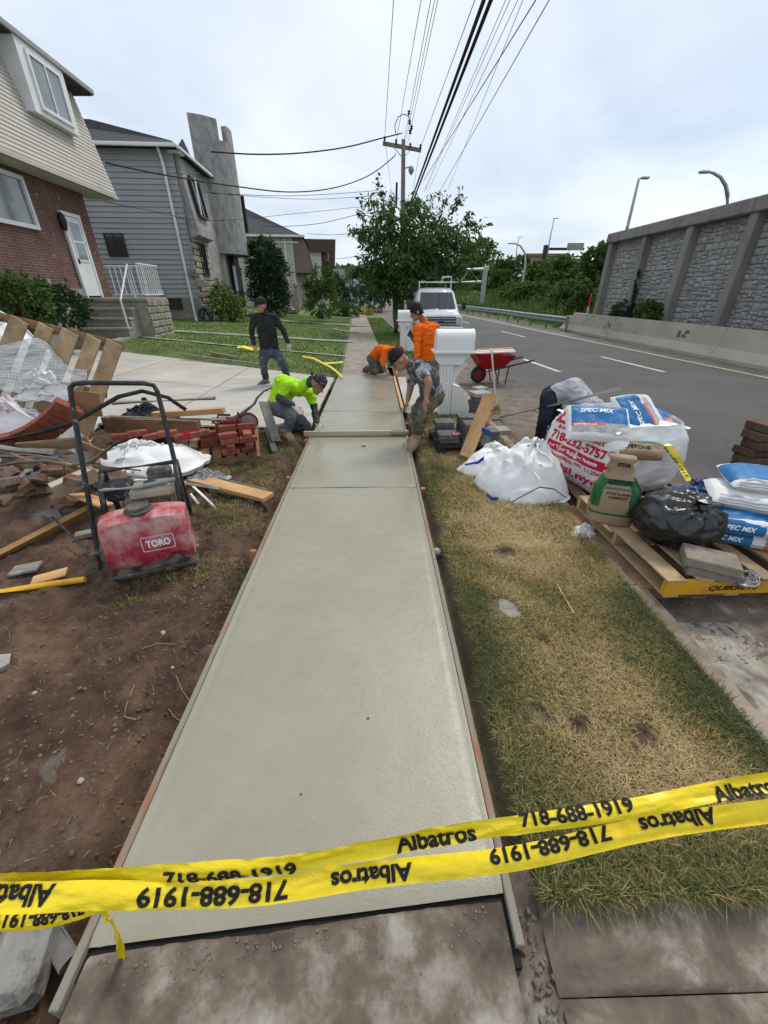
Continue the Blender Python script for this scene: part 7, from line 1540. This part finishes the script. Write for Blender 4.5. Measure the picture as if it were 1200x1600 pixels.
for k in range(14):
    p = A(r_.uniform(-10, 160), r_.uniform(715, 790), r_.uniform(3.0, 3.9)); p.z = max(hz_(p.x, p.y)+.02, min(p.z, .4)); o = inst(bmd, 'brick', p, (r_.uniform(-.6, .6), r_.uniform(-.6, .6), r_.uniform(0, 3)), scale=(r_.uniform(.4, .9), 1, 1)); _tag(o, 'broken red brick tumbled in the rubble heap behind the compactor', 'brick', 'tumbled bricks in the heap')
crumple('plastic_sheet', 'grey mesh and plastic scrap hanging off the spread bulk bag', 'sheet', G(325, 752, .02), .2, .15, .12, M('grey_film', (.3, .31, .3), (.4, .4, .39), 5, .4), 51, .3, amp=.7)
crumple('plastic_sheet', 'torn white plastic hanging on the pallet boards', 'sheet', A(70, 612, 4.5)-Vector((0, 0, .1)), .35, .12, .28, m_whiteplastic, 52, .1, amp=.7)
# ================================================================ grass
def grassmat(name, stops):
    return leafmat(name, stops, .3, .8)
GM = grassmat('verge_grass', [(0, (.075, .105, .04)), (.3, (.14, .155, .055)), (.5, (.3, .245, .1)), (.8, (.52, .39, .18)), (1, (.62, .51, .29))])
def blades(name, XY, Z, L, Wd, tint, mat, seed, lean=.8, **kw):
    r = np.random.default_rng(seed); n = len(XY); a = r.random(n)*2*PI; d = np.stack([np.cos(a), np.sin(a)], 1); p0 = np.column_stack([XY, Z])
    le = lean*(.35+.8*r.random(n)); L = L*(.55+.8*r.random(n)); hz = np.sin(le)*L; up = np.cos(le)*L
    s = np.column_stack([-d[:, 1], d[:, 0], np.zeros(n)])*(Wd*(.7+.6*r.random(n)))[:, None]*.5
    m1 = p0+np.column_stack([d*(hz*.35)[:, None], up*.6]); tip = p0+np.column_stack([d*(hz*1.0)[:, None], up*.92*(1-.25*r.random(n))])
    v = np.stack([p0-s, p0+s, m1+s*.8, m1-s*.8, m1-s*.8, m1+s*.8, tip+s*.15, tip-s*.15], 1).reshape(-1, 3)
    return quads_np(name, v, n*2, mat, np.repeat(tint, 2), **kw)
r = np.random.default_rng(3)
def verge_pts(n, y0, y1, pw):
    x = .53+r.random(n)*1.2; y = y0+(y1-y0)*r.random(n)**pw; return x, y
def bare(x, y):
    for (u, v, rr_) in ((790, 862, .1), (845, 998, .05), (790, 950, .11), (905, 1130, .07), (1005, 1145, .07)):
        p = G(u, v)
        if math.hypot(x-p.x, (y-p.y)*.9) < rr_*(.8+.3*fbm(x*9, y*9)): return True
    return False
def verge(n, y0, y1, pw, L, Wd, seed, nm):
    x, y = verge_pts(n, y0, y1, pw); keep = np.array([(not bare(a, b)) and fbm(a*3.3, b*3.3, 7) > -.75+.3*(a < .6) for a, b in zip(x, y)]); x, y = x[keep], y[keep]
    z = np.array([vz(a, b) for a, b in zip(x, y)])-.004
    dry = np.array([.65+.5*fbm(a*1.3, b*.9, 11)+.25*fbm(a*4, b*4, 3)-.62*max(0, (a-1.3)/.4)*max(0, 1-abs(b-1.2)/1.2)-.16*max(0, 1-abs(a-.62)/.22)-.3*max(0, 1-abs(b-.55)/.3) for a, b in zip(x, y)])
    t = np.clip(dry+r.normal(size=len(x))*.22, 0, 1)
    blades(nm, np.column_stack([x, y]), z, L, Wd, t, GM, seed, 1.05, kind='stuff', label='dry patchy grass of the strip between slab and kerb', cat='grass')
verge(62000, .5, 2.6, 1.15, .056, .0028, 21, 'verge_grass'); verge(52000, 2.5, 6.6, 1.2, .06, .0045, 22, 'verge_grass_behind')
# longer fringe over the lower edge and by the kerb
n = 5200; x = .55+r.random(n)*1.15; y = .5+r.random(n)**2*.16; blades('verge_fringe', np.column_stack([x, y]), np.full(n, -.02), .095, .003, np.clip(.28+.25*r.normal(size=n), 0, 1), GM, 23, 1.0, kind='stuff', label='longer green grass hanging over the apron edge', cat='grass')
# grass by the compactor on the left
n = 26000; x = -2.2+r.random(n)*1.22; y = 1.75+r.random(n)*3.8
def lk(a, b): d = -.96-a; return (fbm(a*2, b*2, 4) > .12-.16*(b-2.2)-.0) and (b > 2.0-.2*d+.35*fbm(a*3, b*3)) and not (b < 2.9 and a < -1.75)
k_ = np.array([lk(a, b) for a, b in zip(x, y)]); x, y = x[k_], y[k_]; z = np.array([dz(a, b) for a, b in zip(x, y)])-.003
t = np.clip(.42+.5*np.array([fbm(a*2, b*2, 9) for a, b in zip(x, y)])+.17*r.normal(size=len(x)), 0, 1); blades('dirt_edge_grass', np.column_stack([x, y]), z, .055, .004, t, GM, 24, 1.0, kind='stuff', label='thin grass growing on the dirt left of the slab', cat='grass')
# lawns
GL_ = grassmat('lawn_grass', [(0, (.045, .11, .018)), (.5, (.105, .175, .038)), (.8, (.2, .2, .07)), (1, (.36, .3, .14))])
n = 60000; y = 10+r.random(n)**1.5*24; x = -.9-r.random(n)*11+np.array([fx(b)*.9 for b in y])
def onpath(a, b):
    return b < dfar(a)+.12
k_ = np.array([not onpath(a, b) for a, b in zip(x, y)]); x, y = x[k_], y[k_]; z = np.array([lz(a, b) for a, b in zip(x, y)]); t = np.clip(.3+.35*np.array([fbm(a*.8, b*.8, 2) for a, b in zip(x, y)])+.45*np.clip(1-(y-9.8-.45*(-x-1))/2.2, 0, 1)+.15*r.normal(size=len(x)), 0, 1)
blades('lawn_grass', np.column_stack([x, y]), z, .06, .014, t, GL_, 25, .7, kind='stuff', label='front lawn grass before the houses', cat='grass')
n = 14000; y = 11.5+r.random(n)**1.5*24; x = .42+r.random(n)*1.3+np.array([fx(b)*.95 for b in y]); blades('strip_grass', np.column_stack([x, y]), np.full(n, -.03), .06, .014, np.clip(.3+.2*r.normal(size=n), 0, 1), GL_, 26, .7, kind='stuff', label='grass in the strip around the street tree', cat='grass')
# straw and roots on the dirt
n = 620; x = -.97-np.abs(r.normal(size=n))*.9; y = .6+r.random(n)*2.2; z = np.array([dz(a, b) for a, b in zip(x, y)])+.004; blades('straw', np.column_stack([x, y]), z, .034, .0016, np.clip(.85+.15*r.normal(size=n), .5, 1), GM, 27, 1.5, kind='stuff', label='dry straw scattered over the brown dirt', cat='straw')
m_root = M('pale_root', (.25, .17, .11), (.34, .25, .17), 20, .9)
for i, (pts, lb) in enumerate((([(228, 1025), (250, 1015), (275, 1010), (305, 1014)], 'thin pale root lying near the front of the compactor'), ([(215, 1080), (200, 1110), (197, 1125), (218, 1135)], 'curled root lying in the middle of the dirt'), ([(275, 1055), (282, 1072), (292, 1082)], 'short root by the left form board'), ([(262, 1105), (270, 1112), (280, 1114)], 'white root fibre by the left form board'))):
    mb = MB(); mb.tube([(lambda p: Vector((p.x, p.y, dz(p.x, p.y)+.006)))(G(u, v, -.06)) for u, v in pts], .0028, 5); mb.build('root', m_root, label=lb, cat='root', group='roots in the dirt')
# stones
m_peb = M('pebble', (.3, .27, .23), (.42, .39, .35), 9, .9, .3, 60)
def pebbles(name, pts, label, mat=m_peb, smin=.006, smax=.016, seed=1):
    rr_ = random.Random(seed); mb = MB()
    for p in pts:
        s = rr_.uniform(smin, smax); q = [Vector((rr_.uniform(.7, 1.2)*math.cos(a), rr_.uniform(.6, 1.1)*math.sin(a), 0)) for a in [k*PI/3 for k in range(6)]]
        mb.rings([[Vector(p)+v_*s*.8+Vector((0, 0, -s*.3)) for v_ in q], [Vector(p)+v_*s+Vector((0, 0, s*.25)) for v_ in q], [Vector(p)+v_*s*.55+Vector((0, 0, s*.65)) for v_ in q]])
    return mb.build(name, mat, kind='stuff', label=label, cat='stones', origin=False)
pp = []
for _ in range(800): a = -.98-abs(random.gauss(0, .8)); b_ = random.uniform(.3, 3.0); pp.append((a, b_, dz(a, b_)))
pebbles('dirt_pebbles', pp, 'small stones and clods scattered in the brown dirt', M('clod', (.06, .034, .021), (.22, .16, .115), 1.6, .95, .4, 60), .003, .014, 4)
for i, (u, v, s) in enumerate(((257, 995, .02), (130, 1225, .016), (53, 1083, .016), (0, 1050, .07), (305, 912, .018), (318, 900, .014), (270, 1045, .012), (292, 1075, .012))):
    p = G(u, v, -.05); pebbles('stone', [(0, 0, 0)], None, m_peb, s, s*1.01, 50+i); o = bpy.context.scene.collection.objects[-1]; o.location = (p.x, p.y, dz(p.x, p.y)+.002); del o['kind']; _tag(o, ['pale stone on the dirt before the compactor', 'small stone low on the dirt', 'flat pale stone at the left of the dirt', 'large grey stone at the left picture edge', 'stone on the grass right of the compactor', 'second stone right of the compactor', 'small stone near the pale root', 'small stone against the left form board'][i], 'stone', 'stones on the dirt')
pp = []
for _ in range(900):
    y = .7+random.random()**1.3*5.5; pp.append((1.9+abs(random.gauss(0, .35)), y, -.118))
pebbles('road_gravel', pp, 'gravel and grit on the road beside the kerb', M('grit', (.12, .11, .1), (.3, .28, .25), 3, .95), .003, .009, 5)
# spilled concrete by the kerb
m_spill = M('spilled_concrete', (.36, .33, .28), (.24, .21, .17), 6, .95, .9, 45, dirt=(.13, .11, .085), dsc=7, dlo=.5, dhi=.7)
MB().grid(lambda u, w: (lambda x, y: (x, y, -.128+.11*max(0, 1-((x-1.86)/.34)**2)*max(0, 1-((y-1.12)/.62)**2)**.5*(1+.4*fbm(x*9, y*9))+.008*fbm(x*30, y*30)+.004-.05*(x < 1.83)))(lerp(1.8, 2.35, u), lerp(.4, 1.85, w)), 50, 90).build('concrete_spill', m_spill, label='spilled crumbly concrete along the kerb at the right edge', cat='concrete', smooth=True)
pp = [(1.86+abs(random.gauss(0, .14)), random.uniform(.55, 1.7), -.06) for _ in range(260)]; pebbles('spill_crumbs', pp, 'pale concrete crumbs on the spill by the kerb', m_spill, .004, .012, 8)
for i, (u, v, rx_, ry_) in enumerate(((790, 862, .1, .06), (845, 998, .045, .04), (905, 1130, .05, .05), (1005, 1145, .06, .05))):
    p = G(u, v); mb = MB(); mb.grid(lambda a, c_: (lambda th, q: Vector((p.x+rx_*q*math.cos(th)*(1+.3*math.sin(3*th+i)), p.y+ry_*q*math.sin(th), vz(p.x, p.y)+.012*(1-q*q)+.012*fbm(q*3+i, th*2)*(1-q))))(2*PI*a, c_), 24, 8); mb.build('soil_patch', m_dirt, label=['dark mud spill on the dry grass near the kerb', 'small black clump on the dry grass', 'bare dark patch in the middle of the dry grass', 'bare patch right of the middle of the dry grass'][i], cat='soil', group='bare patches in the dry grass', smooth=True)
p = G(790, 950); MB().grid(lambda a, c_: Vector((p.x+.1*c_*math.cos(2*PI*a), p.y+.12*c_*math.sin(2*PI*a), vz(p.x, p.y)+.006+.004*fbm(a*9, c_*4)-.01*c_**4)), 24, 6).build('cement_splash', M('grey_cement_splash', (.22, .2, .17), (.3, .28, .24), 12, .95, .6, 60), label='round grey cement splash on the dry grass', cat='cement', smooth=True)
pipe('stick', 'thin pale stick lying on the dry grass', [G(870, 912, .01), G(897, 958, .015)], .004, m_lumber, 'stick', 'sticks')
# ================================================================ barrier tape
def catm(pts, n=10):
    out = []; N = len(pts)
    for i in range(N-1):
        p0, p1, p2, p3 = pts[max(i-1, 0)], pts[i], pts[i+1], pts[min(i+2, N-1)]
        for k in range(n): t = k/n; out.append(.5*((2*p1)+(p2-p0)*t+(2*p0-5*p1+4*p2-p3)*t*t+(3*p1-p0-3*p2+p3)*t**3))
    return out+[pts[-1]]
def tape(label, pts, Wt, texts, tw, seed, group='yellow barrier tapes'):
    C = catm([A(u, v, Y) for u, v, Y in pts]); n = len(C); cum = [0.]
    for i in range(1, n): cum.append(cum[-1]+(C[i]-C[i-1]).length)
    AC = []
    for i in range(n):
        tg = (C[min(i+1, n-1)]-C[max(i-1, 0)]).normalized(); vd = (C[i]-Vector((0, -.12, 1.9))).normalized(); w_ = tg.cross(vd); w_ = (w_-tg*w_.dot(tg)).normalized()
        w_ = -w_ if w_.z < 0 else w_; AC.append(Quaternion(tg, tw(cum[i]))@w_)
    def pt(s, y, off=0.):
        s = max(0, min(cum[-1]-1e-6, s)); i = max(j for j in range(n) if cum[j] <= s) if s > 0 else 0; i = min(i, n-2); f = (s-cum[i])/(cum[i+1]-cum[i]); c = C[i].lerp(C[i+1], f); a = AC[i].lerp(AC[i+1], f).normalized(); tg = (C[i+1]-C[i]).normalized(); nr_ = a.cross(tg); nr_ = -nr_ if nr_.dot(c-Vector((0, 0, EYE))) > 0 else nr_
        e = y/Wt; y = y*lerp(1.05, .74, min(1, s/cum[-1]*1.2)); bow = .01*(1-4*e*e)*math.sin(s*7+seed)+.005*fbm(s*12, e*3, seed, 2)+.0016*fbm(s*34, e*6, seed+3, 1); return c+a*(y+.003*math.sin(s*9+seed))+nr_*(bow+off)
    mb = MB(); ns = int(cum[-1]*240); mb.grid(lambda u, w: pt(u*cum[-1], (w-.5)*Wt), ns, 10); o = mb.build('barrier_tape', m_tape, label=label, cat='tape', group=group, smooth=True)
    iv = MW[o.name].inverted()
    for (s, u, w, h, fl, dy_) in texts:
        best = min(range(n), key=lambda i: abs(600+FPX*((C[i].x*_cy-C[i].y*_sy)/((C[i].x*_sy+C[i].y*_cy)*_c-(C[i].z-EYE)*_s))-u)); s0 = cum[best]
        lay('lettering', s, o, m_black, lambda x, y: iv@pt(s0+x, y+dy_, .0026), w, h, fl)
    return o
T2 = [(-60, 1398, .40), (0, 1402, .40), (180, 1401, .405), (400, 1391, .41), (600, 1367, .415), (800, 1339, .42), (1000, 1299, .425), (1200, 1267, .43), (1280, 1254, .43)]
T1 = [(-60, 1386, .43), (0, 1382, .43), (200, 1371, .435), (400, 1354, .44), (600, 1325, .445), (800, 1290, .45), (1000, 1259, .455), (1200, 1225, .46), (1280, 1217, .46)]
tape('upper one of two yellow barrier tapes across the foreground', T1, .05, [('Albatros', 680, .2, .038, False, -.004), ('718-688-1919', 900, .26, .038, False, .012), ('718-688-1919', 360, .34, .04, False, -.012), ('Albatros', 1165, .15, .04, False, -.008)], lambda s: .35+.35*math.sin(s*2.2), 3)
tape('lower one of two yellow barrier tapes across the foreground', T2, .058, [('Albatros', 20, .2, .042, True, .004), ('718-688-1919', 330, .37, .042, True, -.003), ('Albatros', 575, .21, .04, True, -.002), ('718-688-1919', 865, .29, .04, True, .01), ('Albatros', 1065, .17, .04, True, .008)], lambda s: .2*math.sin(s*2.0+1), 5)
tape('short lower tape end at the left picture edge', [(-60, 1438, .40), (0, 1440, .40), (70, 1436, .402), (120, 1424, .404), (150, 1412, .405)], .05, [('718-688-1919', 70, .26, .036, True, .004)], lambda s: .3, 7)
tape('twisted tape tail hanging down over the slab corner', [(150, 1418, .40), (170, 1438, .398), (186, 1462, .396), (190, 1495, .395), (183, 1515, .395), (189, 1548, .394)], .022, [], lambda s: .6+7*s, 9)
tp_ = [(472, 561), (490, 566), (505, 571), (522, 571), (536, 572)]; mb = MB(); q = [GL(u, v)+Vector((0, 0, .06+.03*math.sin(i*2))) for i, (u, v) in enumerate(tp_)]; mb.rings([q, [p+Vector((.02, .06, .03)) for p in q]], False, False, False); mb.build('loose_tape', m_tape, label='yellow tape lying on the lawn behind the kneeling worker', cat='tape', group='loose yellow tape')
tp_ = [(505, 572), (515, 578), (525, 584), (533, 592)]; mb = MB(); q = [GL(u, v)+Vector((0, 0, .05+.02*math.sin(i*2))) for i, (u, v) in enumerate(tp_)]; mb.rings([q, [p+Vector((.05, .02, .02)) for p in q]], False, False, False); mb.build('loose_tape', m_tape, label='yellow tape strand trailing to the slab corner', cat='tape', group='loose yellow tape')
tp_ = [(370, 547), (380, 548), (392, 549), (404, 550)]; mb = MB(); q = [GL(u, v)+Vector((0, 0, .06+.03*math.sin(i*2))) for i, (u, v) in enumerate(tp_)]; mb.rings([q, [p+Vector((.02, .14, .05)) for p in q]], False, False, False); mb.build('loose_tape', m_tape, label='yellow tape bundle on the lawn left of the standing worker', cat='tape', group='loose yellow tape')
for i, (a, b_) in enumerate((((286, 556), (415, 573)), ((330, 553), (372, 561)))): pa_, pb_ = GL(*a), GL(*b_); board('board', pa_+Vector((0, 0, .04)), pb_+Vector((0, 0, .04)), .09, .04, m_greywood, ['long grey board lying along the driveway edge', 'short grey board lying on the lawn edge'][i], cat='board', up=EY)
# slivers of concrete left of the slab
for i, (u, v) in enumerate(((682, 862), (648, 660), (655, 680))): p = G(u, v, -.06); pebbles('stone', [(0, 0, 0)], None, m_peb, .05, .051, 70+i); o = bpy.context.scene.collection.objects[-1]; o.location = (p.x, p.y, -.07); del o['kind']; _tag(o, ['grey concrete lump right of the slab beside the dry grass', 'brown stone by the boot of the bending worker', 'tan stone beside the slab and the bending worker'][i], 'stone', 'stones beside the slab')
